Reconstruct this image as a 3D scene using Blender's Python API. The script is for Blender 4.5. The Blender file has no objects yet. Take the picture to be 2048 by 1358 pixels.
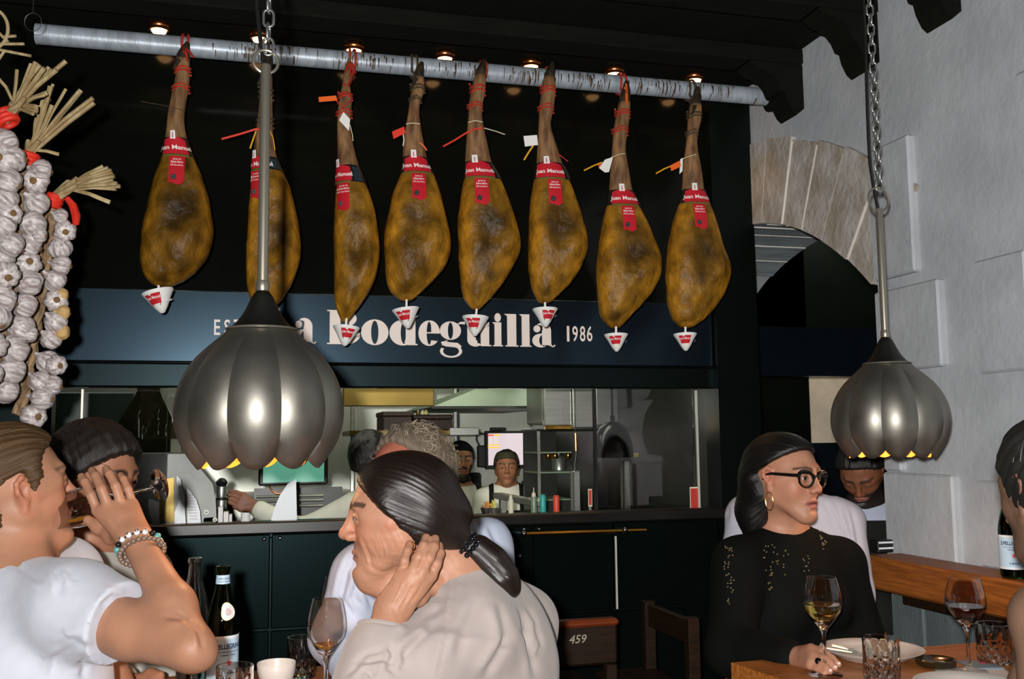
import bpy, math, random
import numpy as np
from mathutils import Matrix, Vector

random.seed(7)
RNG = np.random.RandomState(11)
SC = bpy.context.scene
COL = SC.collection
PI = math.pi

# ------------------------------------------------------------------ camera
# world axes: X runs along the bar front to the right, Y runs into the bar, Z up
W, H, FPX = 2048, 1358, 1990.0
CAM = np.array([0.0, 0.0, 1.25])
YAW, PITCH, ROLL = math.radians(15), math.radians(5.9), 0.0117
FH = np.array([math.sin(YAW), math.cos(YAW), 0.0])          # camera heading on the ground
RH = np.array([math.cos(YAW), -math.sin(YAW), 0.0])         # camera right on the ground
UP = np.array([0.0, 0.0, 1.0])
_F = FH * math.cos(PITCH) + UP * math.sin(PITCH)
_U0 = UP * math.cos(PITCH) - FH * math.sin(PITCH)
_R = RH * math.cos(ROLL) - _U0 * math.sin(ROLL)
_U = _U0 * math.cos(ROLL) + RH * math.sin(ROLL)
cam_data = bpy.data.cameras.new('camera')
cam = bpy.data.objects.new('camera', cam_data)
COL.objects.link(cam)
cam_data.sensor_width = 36.0
cam_data.lens = FPX / W * 36.0
cam_data.clip_start = 0.02
m = Matrix.Identity(4)
for i in range(3):
    m[i][0], m[i][1], m[i][2], m[i][3] = _R[i], _U[i], -_F[i], CAM[i]
cam.matrix_world = m
SC.camera = cam
SC.view_settings.view_transform = 'Standard'
SC.view_settings.look = 'None'
SC.view_settings.gamma = 1.0
SC.view_settings.use_curve_mapping = False
SC.view_settings.exposure = 0.0

# ------------------------------------------------------------------ world and lamps
world = bpy.data.worlds.new('world')
SC.world = world
world.use_nodes = True
bg = world.node_tree.nodes['Background']
bg.inputs[0].default_value = (0.55, 0.75, 0.55, 1)
bg.inputs[1].default_value = 0.006


def lamp(name, kind, loc, energy, color, target=None, **kw):
    d = bpy.data.lights.new(name, kind)
    d.energy = energy
    d.color = color
    for k, v in kw.items():
        setattr(d, k, v)
    o = bpy.data.objects.new(name, d)
    COL.objects.link(o)
    o.location = tuple(loc)
    if target is not None:
        v = Vector(tuple(target)) - Vector(tuple(loc))
        o.rotation_euler = v.to_track_quat('-Z', 'Y').to_euler()
    return o


FLASH = CAM - FH * 0.12 - RH * 0.055 + UP * 0.05
_fl = lamp('flash', 'POINT', FLASH, 118, (1.0, 0.985, 0.965), shadow_soft_size=0.022)
_fl.data.use_nodes = True
_nt = _fl.data.node_tree
_fo = _nt.nodes.new('ShaderNodeLightFalloff')          # gentle falloff, the way the film holds near and far
_fo.inputs['Strength'].default_value = 1.0
_nt.links.new(_fo.outputs['Linear'], _nt.nodes['Emission'].inputs['Strength'])
# kitchen lamps: an added low fill first, then two ceiling strip lights
lamp('kitchen_light', 'AREA', (0.75, 4.5, 1.98), 13, (1.0, 0.98, 0.82), (0.75, 6.2, 1.0), shape='RECTANGLE', size=1.6, size_y=0.5)  # unseen fill added behind the fascia to brighten the cooks' faces
lamp('kitchen_light', 'AREA', (1.7, 6.2, 2.45), 12, (0.95, 1.0, 0.80), (1.7, 6.2, 0), shape='RECTANGLE', size=1.2, size_y=0.4)
lamp('kitchen_light', 'AREA', (-0.7, 5.4, 2.45), 5, (0.9, 1.0, 0.85), (-0.7, 5.4, 0), shape='RECTANGLE', size=1.0, size_y=0.4)
# warm ceiling lamp in the room beyond the arch
lamp('back_room_light', 'AREA', (4.2, 6.1, 3.15), 18, (1.0, 0.86, 0.68), (4.2, 6.6, 0), shape='RECTANGLE', size=0.8, size_y=0.8)


def ray(px, py):
    return _F + _R * ((px - W / 2) / FPX) - _U * ((py - H / 2) / FPX)


def P(px, py, t):
    return CAM + ray(px, py) * t


def PX(px, py, x):
    r = ray(px, py)
    return CAM + r * ((x - CAM[0]) / r[0])


def PY(px, py, y):
    r = ray(px, py)
    return CAM + r * ((y - CAM[1]) / r[1])


def PZ(px, py, z):
    r = ray(px, py)
    return CAM + r * ((z - CAM[2]) / r[2])


def unit(v):
    v = np.asarray(v, float)
    return v / (np.linalg.norm(v) + 1e-12)


# ------------------------------------------------------------------ materials
def srgb(r, g, b):
    return tuple((c / 255 / 12.92) if c / 255 <= 0.04045 else ((c / 255 + 0.055) / 1.055) ** 2.4 for c in (r, g, b)) + (1.0,)


def L(*c):
    return tuple(c) + (1.0,)


def setin(b, name, v):
    if name in b.inputs:
        b.inputs[name].default_value = v


MATS = {}


def mat(name, col, rough=0.5, metal=0.0, spec=0.5, var=0.0, vscale=8.0, bump=0.0, bscale=60.0, stretch=None,
        col2=None, emit=None, estr=0.0, trans=0.0, ior=1.45, attr=None, coat=0.0, sheen=0.0, sss=0.0, aniso=0.0,
        bdist=0.01, rvar=0.0, detail=4.0, alpha=None, tint=None):
    """principled material with procedural colour variation and fine relief"""
    if name in MATS:
        return MATS[name]
    mt = bpy.data.materials.new(name)
    MATS[name] = mt
    mt.use_nodes = True
    nt = mt.node_tree
    N, K = nt.nodes, nt.links
    b = N['Principled BSDF']
    setin(b, 'Base Color', col)
    setin(b, 'Roughness', rough)
    setin(b, 'Metallic', metal)
    setin(b, 'Specular IOR Level', spec)
    setin(b, 'Transmission Weight', trans)
    setin(b, 'IOR', ior)
    setin(b, 'Coat Weight', coat)
    setin(b, 'Sheen Weight', sheen)
    setin(b, 'Anisotropic', aniso)
    if sss:
        setin(b, 'Subsurface Weight', sss)
        setin(b, 'Subsurface Radius', (0.01, 0.004, 0.002))
        setin(b, 'Subsurface Scale', 0.5)
    if tint:
        setin(b, 'Specular Tint', tint)
    if emit:
        setin(b, 'Emission Color', emit)
        setin(b, 'Emission Strength', estr)
    tc = N.new('ShaderNodeTexCoord')
    mp = N.new('ShaderNodeMapping')
    K.new(tc.outputs['Object'], mp.inputs['Vector'])
    if stretch:
        mp.inputs['Scale'].default_value = stretch
    src = None
    if attr:
        a = N.new('ShaderNodeAttribute')
        a.attribute_name = attr
        src = a.outputs['Color']
    if var > 0 or col2:
        nz = N.new('ShaderNodeTexNoise')
        nz.inputs['Scale'].default_value = vscale
        nz.inputs['Detail'].default_value = detail
        K.new(mp.outputs[0], nz.inputs['Vector'])
        if col2:
            r = N.new('ShaderNodeValToRGB')
            r.color_ramp.elements[0].position = 0.36
            r.color_ramp.elements[1].position = 0.64
            r.color_ramp.elements[0].color = col
            r.color_ramp.elements[1].color = col2
            K.new(nz.outputs['Fac'], r.inputs[0])
            if src is None:
                src = r.outputs[0]
        else:
            mr = N.new('ShaderNodeMapRange')
            mr.inputs['From Min'].default_value = 0.3
            mr.inputs['From Max'].default_value = 0.7
            mr.inputs['To Min'].default_value = 1 - var
            mr.inputs['To Max'].default_value = 1 + var
            K.new(nz.outputs['Fac'], mr.inputs['Value'])
            mx = N.new('ShaderNodeVectorMath')
            mx.operation = 'SCALE'
            if src is None:
                rgb = N.new('ShaderNodeRGB')
                rgb.outputs[0].default_value = col
                src = rgb.outputs[0]
            K.new(src, mx.inputs[0])
            K.new(mr.outputs[0], mx.inputs['Scale'])
            src = mx.outputs[0]
        if rvar:
            m2 = N.new('ShaderNodeMapRange')
            m2.inputs['From Min'].default_value = 0.3
            m2.inputs['From Max'].default_value = 0.7
            m2.inputs['To Min'].default_value = max(0.02, rough - rvar)
            m2.inputs['To Max'].default_value = min(1, rough + rvar)
            K.new(nz.outputs['Fac'], m2.inputs['Value'])
            K.new(m2.outputs[0], b.inputs['Roughness'])
    if src is not None:
        K.new(src, b.inputs['Base Color'])
    if bump > 0:
        n2 = N.new('ShaderNodeTexNoise')
        n2.inputs['Scale'].default_value = bscale
        n2.inputs['Detail'].default_value = 5
        K.new(mp.outputs[0], n2.inputs['Vector'])
        bp = N.new('ShaderNodeBump')
        bp.inputs['Strength'].default_value = bump
        bp.inputs['Distance'].default_value = bdist
        K.new(n2.outputs['Fac'], bp.inputs['Height'])
        K.new(bp.outputs[0], b.inputs['Normal'])
    if alpha is not None:
        setin(b, 'Alpha', alpha)
    return mt


def glassmat(name, col=(1, 1, 1, 1), rough=0.0, ior=1.45):
    return mat(name, col, rough=rough, trans=1.0, ior=ior, spec=0.5)


def hairmat(name, c1, c2, rough=0.38, scale=60.0, bump=0.5):
    """strand colour and relief from the 'strand' attribute (runs across the combing direction)"""
    if name in MATS:
        return MATS[name]
    mt = bpy.data.materials.new(name)
    MATS[name] = mt
    mt.use_nodes = True
    nt = mt.node_tree
    N, K = nt.nodes, nt.links
    b = N['Principled BSDF']
    a = N.new('ShaderNodeAttribute')
    a.attribute_name = 'strand'
    nz = N.new('ShaderNodeTexNoise')
    nz.noise_dimensions = '1D'
    nz.inputs['Scale'].default_value = scale
    nz.inputs['Detail'].default_value = 6
    nz.inputs['Roughness'].default_value = 0.7
    K.new(a.outputs['Fac'], nz.inputs['W'])
    r = N.new('ShaderNodeValToRGB')
    r.color_ramp.elements[0].position = 0.3
    r.color_ramp.elements[1].position = 0.75
    r.color_ramp.elements[0].color = c1
    r.color_ramp.elements[1].color = c2
    K.new(nz.outputs['Fac'], r.inputs[0])
    K.new(r.outputs[0], b.inputs['Base Color'])
    bp = N.new('ShaderNodeBump')
    bp.inputs['Strength'].default_value = bump
    bp.inputs['Distance'].default_value = 0.004
    K.new(nz.outputs['Fac'], bp.inputs['Height'])
    K.new(bp.outputs[0], b.inputs['Normal'])
    setin(b, 'Roughness', rough)
    setin(b, 'Specular IOR Level', 0.6)
    return mt


# ------------------------------------------------------------------ mesh building
class MB:
    def __init__(s):
        s.v = []
        s.f = []
        s.m = []
        s.n = 0

    def add(s, v, f, mi=0):
        v = np.asarray(v, float).reshape(-1, 3)
        s.v.append(v)
        o = s.n
        for q in f:
            s.f.append([int(i) + o for i in q])
            s.m.append(mi)
        s.n += len(v)
        return s

    def verts(s):
        return np.concatenate(s.v) if s.v else np.zeros((0, 3))

    def box(s, lo, hi, mi=0, bev=0.0):
        lo, hi = np.asarray(lo, float), np.asarray(hi, float)
        lo, hi = np.minimum(lo, hi), np.maximum(lo, hi)
        if bev > 0:
            bev = min(bev, 0.45 * float(np.min(hi - lo)))
        if bev <= 0:
            v = [[(lo, hi)[i & 1][0], (lo, hi)[(i >> 1) & 1][1], (lo, hi)[(i >> 2) & 1][2]] for i in range(8)]
            f = [(0, 2, 3, 1), (4, 5, 7, 6), (0, 1, 5, 4), (2, 6, 7, 3), (0, 4, 6, 2), (1, 3, 7, 5)]
            return s.add(v, f, mi)
        # bevelled box: each corner gives three vertices
        v = []
        idx = {}
        for i in range(8):
            sg = np.array([1 if i & 1 else -1, 1 if i & 2 else -1, 1 if i & 4 else -1])
            c = np.where(sg > 0, hi, lo)
            for ax in range(3):
                p = c - sg * bev
                p[ax] = c[ax]
                idx[(i, ax)] = len(v)
                v.append(p)
        f = []
        for ax in range(3):
            a, b = [x for x in range(3) if x != ax]
            for side in (0, 1):
                base = side << ax
                q = [base, base | (1 << a), base | (1 << a) | (1 << b), base | (1 << b)]
                f.append([idx[(c, ax)] for c in q])
        for ax in range(3):
            a, b = [x for x in range(3) if x != ax]
            for sa in (0, 1):
                for sb in (0, 1):
                    c0 = (sa << a) | (sb << b)
                    c1 = c0 | (1 << ax)
                    f.append([idx[(c0, a)], idx[(c1, a)], idx[(c1, b)], idx[(c0, b)]])
        for i in range(8):
            f.append([idx[(i, 0)], idx[(i, 1)], idx[(i, 2)]])
        # orient the faces outwards
        v = np.array(v)
        c = (lo + hi) / 2
        ff = []
        for q in f:
            pts = v[q]
            nrm = np.cross(pts[1] - pts[0], pts[2] - pts[0])
            if np.dot(nrm, pts.mean(0) - c) < 0:
                q = q[::-1]
            ff.append(q)
        return s.add(v, ff, mi)

    def tube(s, pts, r, n=8, mi=0, closed=False, caps=True):
        pts = np.asarray(pts, float)
        k = len(pts)
        r = np.full(k, r, float) if np.isscalar(r) else np.asarray(r, float)
        tg = np.zeros_like(pts)
        if closed:
            tg = np.roll(pts, -1, 0) - np.roll(pts, 1, 0)
        else:
            tg[1:-1] = pts[2:] - pts[:-2]
            tg[0] = pts[1] - pts[0]
            tg[-1] = pts[-1] - pts[-2]
        tg /= (np.linalg.norm(tg, axis=1, keepdims=True) + 1e-12)
        a = np.array([0, 0, 1.0]) if abs(tg[0][2]) < 0.9 else np.array([1.0, 0, 0])
        nrm = unit(np.cross(tg[0], a))
        ang = np.arange(n) * 2 * PI / n
        vs = []
        for i in range(k):
            nrm = unit(nrm - tg[i] * np.dot(nrm, tg[i]))
            bi = np.cross(tg[i], nrm)
            vs.append(pts[i] + r[i] * (np.cos(ang)[:, None] * nrm + np.sin(ang)[:, None] * bi))
        v = np.concatenate(vs)
        f = []
        for i in range(k if closed else k - 1):
            j = (i + 1) % k
            for q in range(n):
                q2 = (q + 1) % n
                f.append((i * n + q, i * n + q2, j * n + q2, j * n + q))
        if caps and not closed:
            f.append(tuple(range(n))[::-1])
            f.append(tuple((k - 1) * n + i for i in range(n)))
        return s.add(v, f, mi)

    def lathe(s, prof, n=32, c=(0, 0, 0), mi=0, axis=None, capb=True, capt=True):
        """profile of (radius, height) pairs turned about z (or about axis)"""
        prof = np.asarray(prof, float)
        ang = np.arange(n) * 2 * PI / n
        v = np.zeros((len(prof) * n, 3))
        for i, (r, z) in enumerate(prof):
            v[i * n:(i + 1) * n] = np.stack([r * np.cos(ang), r * np.sin(ang), np.full(n, z)], 1)
        f = []
        for i in range(len(prof) - 1):
            for q in range(n):
                q2 = (q + 1) % n
                f.append((i * n + q, i * n + q2, (i + 1) * n + q2, (i + 1) * n + q))
        if capb:
            f.append(tuple(range(n))[::-1])
        if capt:
            f.append(tuple((len(prof) - 1) * n + i for i in range(n)))
        if axis is not None:
            R = frame(axis)
            v = v @ R.T
        v = v + np.asarray(c, float)
        return s.add(v, f, mi)

    def sphere(s, c, r, n=12, k=8, mi=0, R=None):
        r = np.array([r, r, r], float) if np.isscalar(r) else np.asarray(r, float)
        v = []
        f = []
        for i in range(1, k):
            th = PI * i / k
            for j in range(n):
                ph = 2 * PI * j / n
                v.append((math.sin(th) * math.cos(ph), math.sin(th) * math.sin(ph), math.cos(th)))
        top, bot = len(v), len(v) + 1
        v += [(0, 0, 1), (0, 0, -1)]
        for i in range(k - 2):
            for j in range(n):
                j2 = (j + 1) % n
                f.append((i * n + j, (i + 1) * n + j, (i + 1) * n + j2, i * n + j2))
        for j in range(n):
            j2 = (j + 1) % n
            f.append((top, j, j2))
            f.append((bot, (k - 2) * n + j2, (k - 2) * n + j))
        v = np.array(v) * r
        if R is not None:
            v = v @ np.asarray(R).T
        return s.add(v + np.asarray(c, float), f, mi)

    def prism(s, poly, vec, mi=0):
        """planar polygon (3-D points) pushed along vec"""
        a = np.asarray(poly, float)
        n = len(a)
        b = a + np.asarray(vec, float)
        f = [tuple(range(n))[::-1], tuple(range(n, 2 * n))]
        for i in range(n):
            j = (i + 1) % n
            f.append((i, j, n + j, n + i))
        return s.add(np.concatenate([a, b]), f, mi)


def frame(axis):
    """rotation whose third column is axis"""
    z = unit(axis)
    a = np.array([0, 0, 1.0]) if abs(z[2]) < 0.95 else np.array([1.0, 0, 0])
    x = unit(np.cross(a, z))
    y = np.cross(z, x)
    return np.stack([x, y, z], 1)


ORG = {}


def props(o, label=None, cat=None, group=None, kind=None):
    if label:
        o['label'] = label
    if cat:
        o['category'] = cat
    if group:
        o['group'] = group
    if kind:
        o['kind'] = kind
    return o


def thing(name, label, cat, loc, group=None):
    o = bpy.data.objects.new(name, None)
    o.empty_display_size = 0.05
    COL.objects.link(o)
    o.location = tuple(loc)
    ORG[o.name] = np.array(loc, float)
    return props(o, label, cat, group)


def meshdata(name, v, f, mats, mi=None, smooth=True, sharp=None):
    me = bpy.data.meshes.new(name)
    v = np.asarray(v, np.float32)
    if isinstance(f, np.ndarray):
        nf = len(f)
        me.vertices.add(len(v))
        me.vertices.foreach_set('co', v.ravel())
        me.loops.add(nf * 4)
        me.loops.foreach_set('vertex_index', f.astype(np.int32).ravel())
        me.polygons.add(nf)
        me.polygons.foreach_set('loop_start', np.arange(nf, dtype=np.int32) * 4)
        me.update(calc_edges=True)
    else:
        me.from_pydata(v.tolist(), [], f)
    for x in (mats if isinstance(mats, (list, tuple)) else [mats]):
        me.materials.append(x)
    if mi is not None and len(me.materials) > 1:
        me.polygons.foreach_set('material_index', np.array(mi, np.int32))
    if smooth:
        me.polygons.foreach_set('use_smooth', np.ones(len(me.polygons), bool))
        if sharp:
            me.set_sharp_from_angle(angle=math.radians(sharp))
    else:
        me.polygons.foreach_set('use_smooth', np.zeros(len(me.polygons), bool))
    me.update()
    return me


def obj(name, mb, mats, parent=None, loc=None, smooth=True, sharp=40, label=None, cat=None, group=None, kind=None):
    """link a mesh (built in world coordinates) as one object below parent"""
    v = mb.verts()
    if parent is not None:
        org = ORG[parent.name]
    elif loc is not None:
        org = np.asarray(loc, float)
    else:
        org = np.array([(v[:, 0].min() + v[:, 0].max()) / 2, (v[:, 1].min() + v[:, 1].max()) / 2, v[:, 2].min()])
    me = meshdata(name, v - org, mb.f, mats, mb.m, smooth, sharp)
    o = bpy.data.objects.new(name, me)
    COL.objects.link(o)
    if parent is not None:
        o.parent = parent
    else:
        o.location = tuple(org)
    ORG[o.name] = org
    return props(o, label, cat, group, kind)


def inst(name, me, parent, loc=(0, 0, 0), R=None, scale=1.0, **kw):
    """another object on shared mesh data, placed relative to its parent"""
    o = bpy.data.objects.new(name, me)
    COL.objects.link(o)
    M = np.eye(4)
    if R is not None:
        M[:3, :3] = np.asarray(R)
    if not np.isscalar(scale):
        M[:3, :3] = M[:3, :3] @ np.diag(scale)
    else:
        M[:3, :3] *= scale
    M[:3, 3] = loc
    if parent is not None:
        o.parent = parent
    o.matrix_local = Matrix(M.tolist()) if parent is not None else Matrix(M.tolist())
    ORG[o.name] = np.asarray(loc, float) + (ORG[parent.name] if parent is not None else 0)
    return props(o, **kw)


_TXT = {}


def text(s, offset=0.0, align='CENTER'):
    """flat mesh of a line of lettering, unit size"""
    key = (s, offset, align)
    if key in _TXT:
        return _TXT[key]
    cu = bpy.data.curves.new('lettering', 'FONT')
    cu.body = s
    cu.align_x = align
    cu.resolution_u = 3
    cu.offset = offset
    o = bpy.data.objects.new('lettering', cu)
    COL.objects.link(o)
    dg = bpy.context.evaluated_depsgraph_get()
    me = bpy.data.meshes.new_from_object(o.evaluated_get(dg))
    v = np.array([x.co[:] for x in me.vertices]).reshape(-1, 3)
    f = [tuple(p.vertices) for p in me.polygons]
    bpy.data.objects.remove(o)
    bpy.data.curves.remove(cu)
    bpy.data.meshes.remove(me)
    _TXT[key] = (v, f)
    return v, f


def vnoise(p, s, seed=0):
    """cheap smooth noise in about -1..1 from summed sines"""
    p = np.asarray(p, float) * s
    r = np.random.RandomState(seed)
    out = np.zeros(len(p))
    for i in range(7):
        d = unit(r.randn(3)) * (0.7 + 0.25 * i)
        out += np.sin(p @ d + r.rand() * 6.28) * (1.0 / (1 + 0.35 * i))
    return out / 3.2


def normals(v, f):
    f = np.asarray(f)
    n = np.cross(v[f[:, 2]] - v[f[:, 0]], v[f[:, 3]] - v[f[:, 1]])
    out = np.zeros_like(v)
    for i in range(4):
        np.add.at(out, f[:, i], n)
    return out / (np.linalg.norm(out, axis=1, keepdims=True) + 1e-12)


def smooth1(x, a, b):
    t = np.clip((x - a) / (b - a), 0, 1)
    return t * t * (3 - 2 * t)


# ------------------------------------------------------------------ organic solids: blended capsules and ellipsoids
class Solid:
    def __init__(s):
        s.p = []

    def cap(s, a, b, ra, rb=None, k=0.012, op=1):
        a, b = np.asarray(a, float), np.asarray(b, float)
        rb = ra if rb is None else rb
        s.p.append((0, op, k, (a, b, ra, rb), np.minimum(a - ra, b - rb), np.maximum(a + ra, b + rb)))
        return s

    def ell(s, c, r, R=None, k=0.012, op=1):
        c = np.asarray(c, float)
        r = np.array([r, r, r], float) if np.isscalar(r) else np.asarray(r, float)
        R = np.eye(3) if R is None else np.asarray(R, float)
        e = np.sqrt(((R * r) ** 2).sum(1))
        s.p.append((1, op, k, (c, r, R), c - e, c + e))
        return s

    def chain(s, pts, rs, k=0.01, op=1):
        for i in range(len(pts) - 1):
            s.cap(pts[i], pts[i + 1], rs[i], rs[i + 1], k, op)
        return s

    def half(s, c, nrm, k=0.006):
        """cut away everything on the side nrm points to"""
        s.p.append((2, -1, k, (np.asarray(c, float), unit(nrm)), None, None))
        return s

    def ext(s, o):
        s.p += o.p
        return s

    def mesh(s, v):
        lo = np.min([q[4] for q in s.p if q[1] == 1], 0) - 4 * v
        hi = np.max([q[5] for q in s.p if q[1] == 1], 0) + 4 * v
        n = np.ceil((hi - lo) / v).astype(int) + 1
        ax = [(lo[i] + np.arange(n[i]) * v).astype(np.float32) for i in range(3)]
        D = np.ones(n, np.float32)
        for kind, op, k, dat, a, b in s.p:
            if kind == 2:
                sl = (slice(None),) * 3
            else:
                pad = k + 3 * v
                i0 = np.maximum(np.floor((a - pad - lo) / v).astype(int), 0)
                i1 = np.minimum(np.ceil((b + pad - lo) / v).astype(int) + 1, n)
                if np.any(i1 <= i0):
                    continue
                sl = tuple(slice(i0[i], i1[i]) for i in range(3))
            X = ax[0][sl[0]][:, None, None]
            Y = ax[1][sl[1]][None, :, None]
            Z = ax[2][sl[2]][None, None, :]
            if kind == 0:
                A, B, ra, rb = dat
                ba = (B - A).astype(np.float32)
                l2 = float(ba @ ba) + 1e-12
                x, y, z = X - np.float32(A[0]), Y - np.float32(A[1]), Z - np.float32(A[2])
                h = np.clip((x * ba[0] + y * ba[1] + z * ba[2]) / np.float32(l2), 0, 1)
                d = np.sqrt((x - h * ba[0]) ** 2 + (y - h * ba[1]) ** 2 + (z - h * ba[2]) ** 2) - (np.float32(ra) + h * np.float32(rb - ra))
            elif kind == 1:
                c, r, R = dat
                x, y, z = X - np.float32(c[0]), Y - np.float32(c[1]), Z - np.float32(c[2])
                k0 = 0
                k1 = 0
                for i in range(3):
                    w = R[:, i].astype(np.float32)
                    q = (x * w[0] + y * w[1] + z * w[2])
                    k0 = k0 + (q / np.float32(r[i])) ** 2
                    k1 = k1 + (q / np.float32(r[i] ** 2)) ** 2
                k0 = np.sqrt(k0)
                d = k0 * (k0 - 1) / (np.sqrt(k1) + np.float32(1e-9))
            else:
                c, w = dat
                d = -((X - c[0]) * w[0] + (Y - c[1]) * w[1] + (Z - c[2]) * w[2]).astype(np.float32)
            S = D[sl]
            if op == 1:
                if k > 0:
                    hh = np.maximum(k - np.abs(S - d), 0) / k
                    D[sl] = np.minimum(S, d) - hh * hh * (k * 0.25)
                else:
                    D[sl] = np.minimum(S, d)
            else:
                d = -d
                if k > 0:
                    hh = np.maximum(k - np.abs(S - d), 0) / k
                    D[sl] = np.maximum(S, d) + hh * hh * (k * 0.25)
                else:
                    D[sl] = np.maximum(S, d)
        return nets(D, lo, v)


def nets(D, lo, v):
    S = D < 0
    c = [S[i:S.shape[0] - 1 + i, j:S.shape[1] - 1 + j, k:S.shape[2] - 1 + k] for i in (0, 1) for j in (0, 1) for k in (0, 1)]
    any_ = c[0].copy()
    all_ = c[0].copy()
    for q in c[1:]:
        any_ |= q
        all_ &= q
    act = any_ & ~all_
    idx = np.argwhere(act)
    if len(idx) == 0:
        return np.zeros((0, 3)), np.zeros((0, 4), int)
    num = np.full(act.shape, -1, np.int32)
    num[act] = np.arange(len(idx), dtype=np.int32)
    acc = np.zeros((len(idx), 3))
    cnt = np.zeros(len(idx))
    offs = [(i, j, k) for i in (0, 1) for j in (0, 1) for k in (0, 1)]
    val = {o: D[idx[:, 0] + o[0], idx[:, 1] + o[1], idx[:, 2] + o[2]] for o in offs}
    for o in offs:
        for a in range(3):
            if o[a]:
                continue
            o2 = list(o)
            o2[a] = 1
            d0, d1 = val[o], val[tuple(o2)]
            x = (d0 < 0) != (d1 < 0)
            t = np.where(x, d0 / np.where(x, d0 - d1, 1), 0)
            pt = np.tile(np.array(o, float), (len(idx), 1))
            pt[:, a] += np.clip(t, 0.02, 0.98)
            acc += pt * x[:, None]
            cnt += x
    vs = (idx + acc / cnt[:, None]) * v + lo
    fs = []
    for a in range(3):
        b, c2 = [(1, 2), (2, 0), (0, 1)][a]
        sh = [slice(1, -1)] * 3
        sh[a] = slice(0, -1)
        s0 = S[tuple(sh)]
        sh1 = list(sh)
        sh1[a] = slice(1, None)
        s1 = S[tuple(sh1)]
        e = np.argwhere(s0 != s1)
        if len(e) == 0:
            continue
        e0 = s0[e[:, 0], e[:, 1], e[:, 2]]
        g = e.copy()
        for q in range(3):
            if q != a:
                g[:, q] += 1
        quad = []
        for db, dc in ((-1, -1), (0, -1), (0, 0), (-1, 0)):
            h = g.copy()
            h[:, b] += db
            h[:, c2] += dc
            quad.append(num[h[:, 0], h[:, 1], h[:, 2]])
        quad = np.stack(quad, 1)
        quad[~e0] = quad[~e0][:, ::-1]
        quad = quad[(quad >= 0).all(1)]
        fs.append(quad)
    return vs, np.concatenate(fs)


def organic(name, solid, v, mats, parent, disp=None, color=None, strand=None, relax=0, **kw):
    """one continuous mesh from a Solid; disp(v, n) moves vertices along n, color(v) and strand(v) give attributes"""
    vs, fs = solid.mesh(v)
    if disp is not None:
        n = normals(vs, fs)
        vs = vs + n * np.asarray(disp(vs, n)).reshape(-1, 1)
    org = ORG[parent.name] if parent is not None else vs.mean(0)
    me = meshdata(name, vs - org, fs, mats)
    if color is not None:
        c = np.concatenate([color(vs), np.ones((len(vs), 1))], 1).astype(np.float32)
        at = me.color_attributes.new('col', 'FLOAT_COLOR', 'POINT')
        at.data.foreach_set('color', c.ravel())
    if strand is not None:
        at = me.attributes.new('strand', 'FLOAT', 'POINT')
        at.data.foreach_set('value', np.asarray(strand(vs), np.float32).ravel())
    o = bpy.data.objects.new(name, me)
    COL.objects.link(o)
    if parent is not None:
        o.parent = parent
    else:
        o.location = tuple(org)
    ORG[o.name] = np.asarray(org, float)
    return props(o, **kw)
# ------------------------------------------------------------------ setting
XW = 2.17            # face of the white stone wall on the right
YB = 3.97            # face of the black wall over the pass
ZC = 2.832            # black ceiling
M_floor = mat('dark_wood_floor', srgb(58, 40, 26), 0.45, var=0.3, vscale=6, stretch=(1, 8, 1), bump=0.2)
M_black = mat('black_satin_panel', L(.003, .004, .003), 0.34, spec=0.25, tint=(0.5, 0.8, 0.9, 1), var=0.2, vscale=3)
M_ceil = mat('black_ceiling_paint', L(.004, .0045, .003), 0.9, spec=0.15, var=0.2, bump=0.1, bscale=90)
M_gloss = mat('black_gloss_wall', L(.003, .0036, .0026), 0.12, spec=0.25, var=0.2, vscale=2)
M_stone = mat('white_painted_stone', srgb(182, 186, 190), 0.6, col2=srgb(168, 172, 176), vscale=5, bump=0.55, bscale=30, bdist=0.006, detail=8)
M_stone2 = mat('white_painted_stone_stained', srgb(190, 185, 180), 0.6, col2=srgb(158, 148, 132), vscale=7, bump=0.8, bscale=34, bdist=0.009, detail=8)
M_mortar = mat('pale_mortar', srgb(212, 207, 198), 0.7, var=0.1, bump=0.4, bscale=80)
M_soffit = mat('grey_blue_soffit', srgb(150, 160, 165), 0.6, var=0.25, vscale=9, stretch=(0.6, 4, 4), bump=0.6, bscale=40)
M_navy = mat('dark_navy_board', L(.004, .006, .009), 0.28, spec=0.7, tint=(0.45, 0.75, 1.0, 1), var=0.12, vscale=3)
M_beige = mat('beige_plaster', srgb(205, 192, 170), 0.8, var=0.12, bump=0.3)
M_grey_panel = mat('grey_wainscot', srgb(92, 102, 102), 0.6, var=0.2, vscale=5, stretch=(4, 4, 0.7), bump=0.4, bscale=50)


def structure(name, mb, mats, parent=None, **kw):
    return obj(name, mb, mats, parent, kind=None if parent is not None else 'structure', **kw)


structure('floor', MB().box((-4.5, -3.0, -0.1), (XW, 3.90, 0.0)), M_floor, smooth=False)
structure('floor_kitchen', MB().box((-4.5, 3.91, -0.45), (2.1, 8.0, -0.35)).box((XW + 0.002, 0.5, -0.45), (7.0, 8.0, -0.352)), M_floor, smooth=False)
structure('ceiling', MB().box((-4.5, -0.5, ZC), (XW, YB, ZC + 0.1)), M_ceil, smooth=False)

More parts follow.
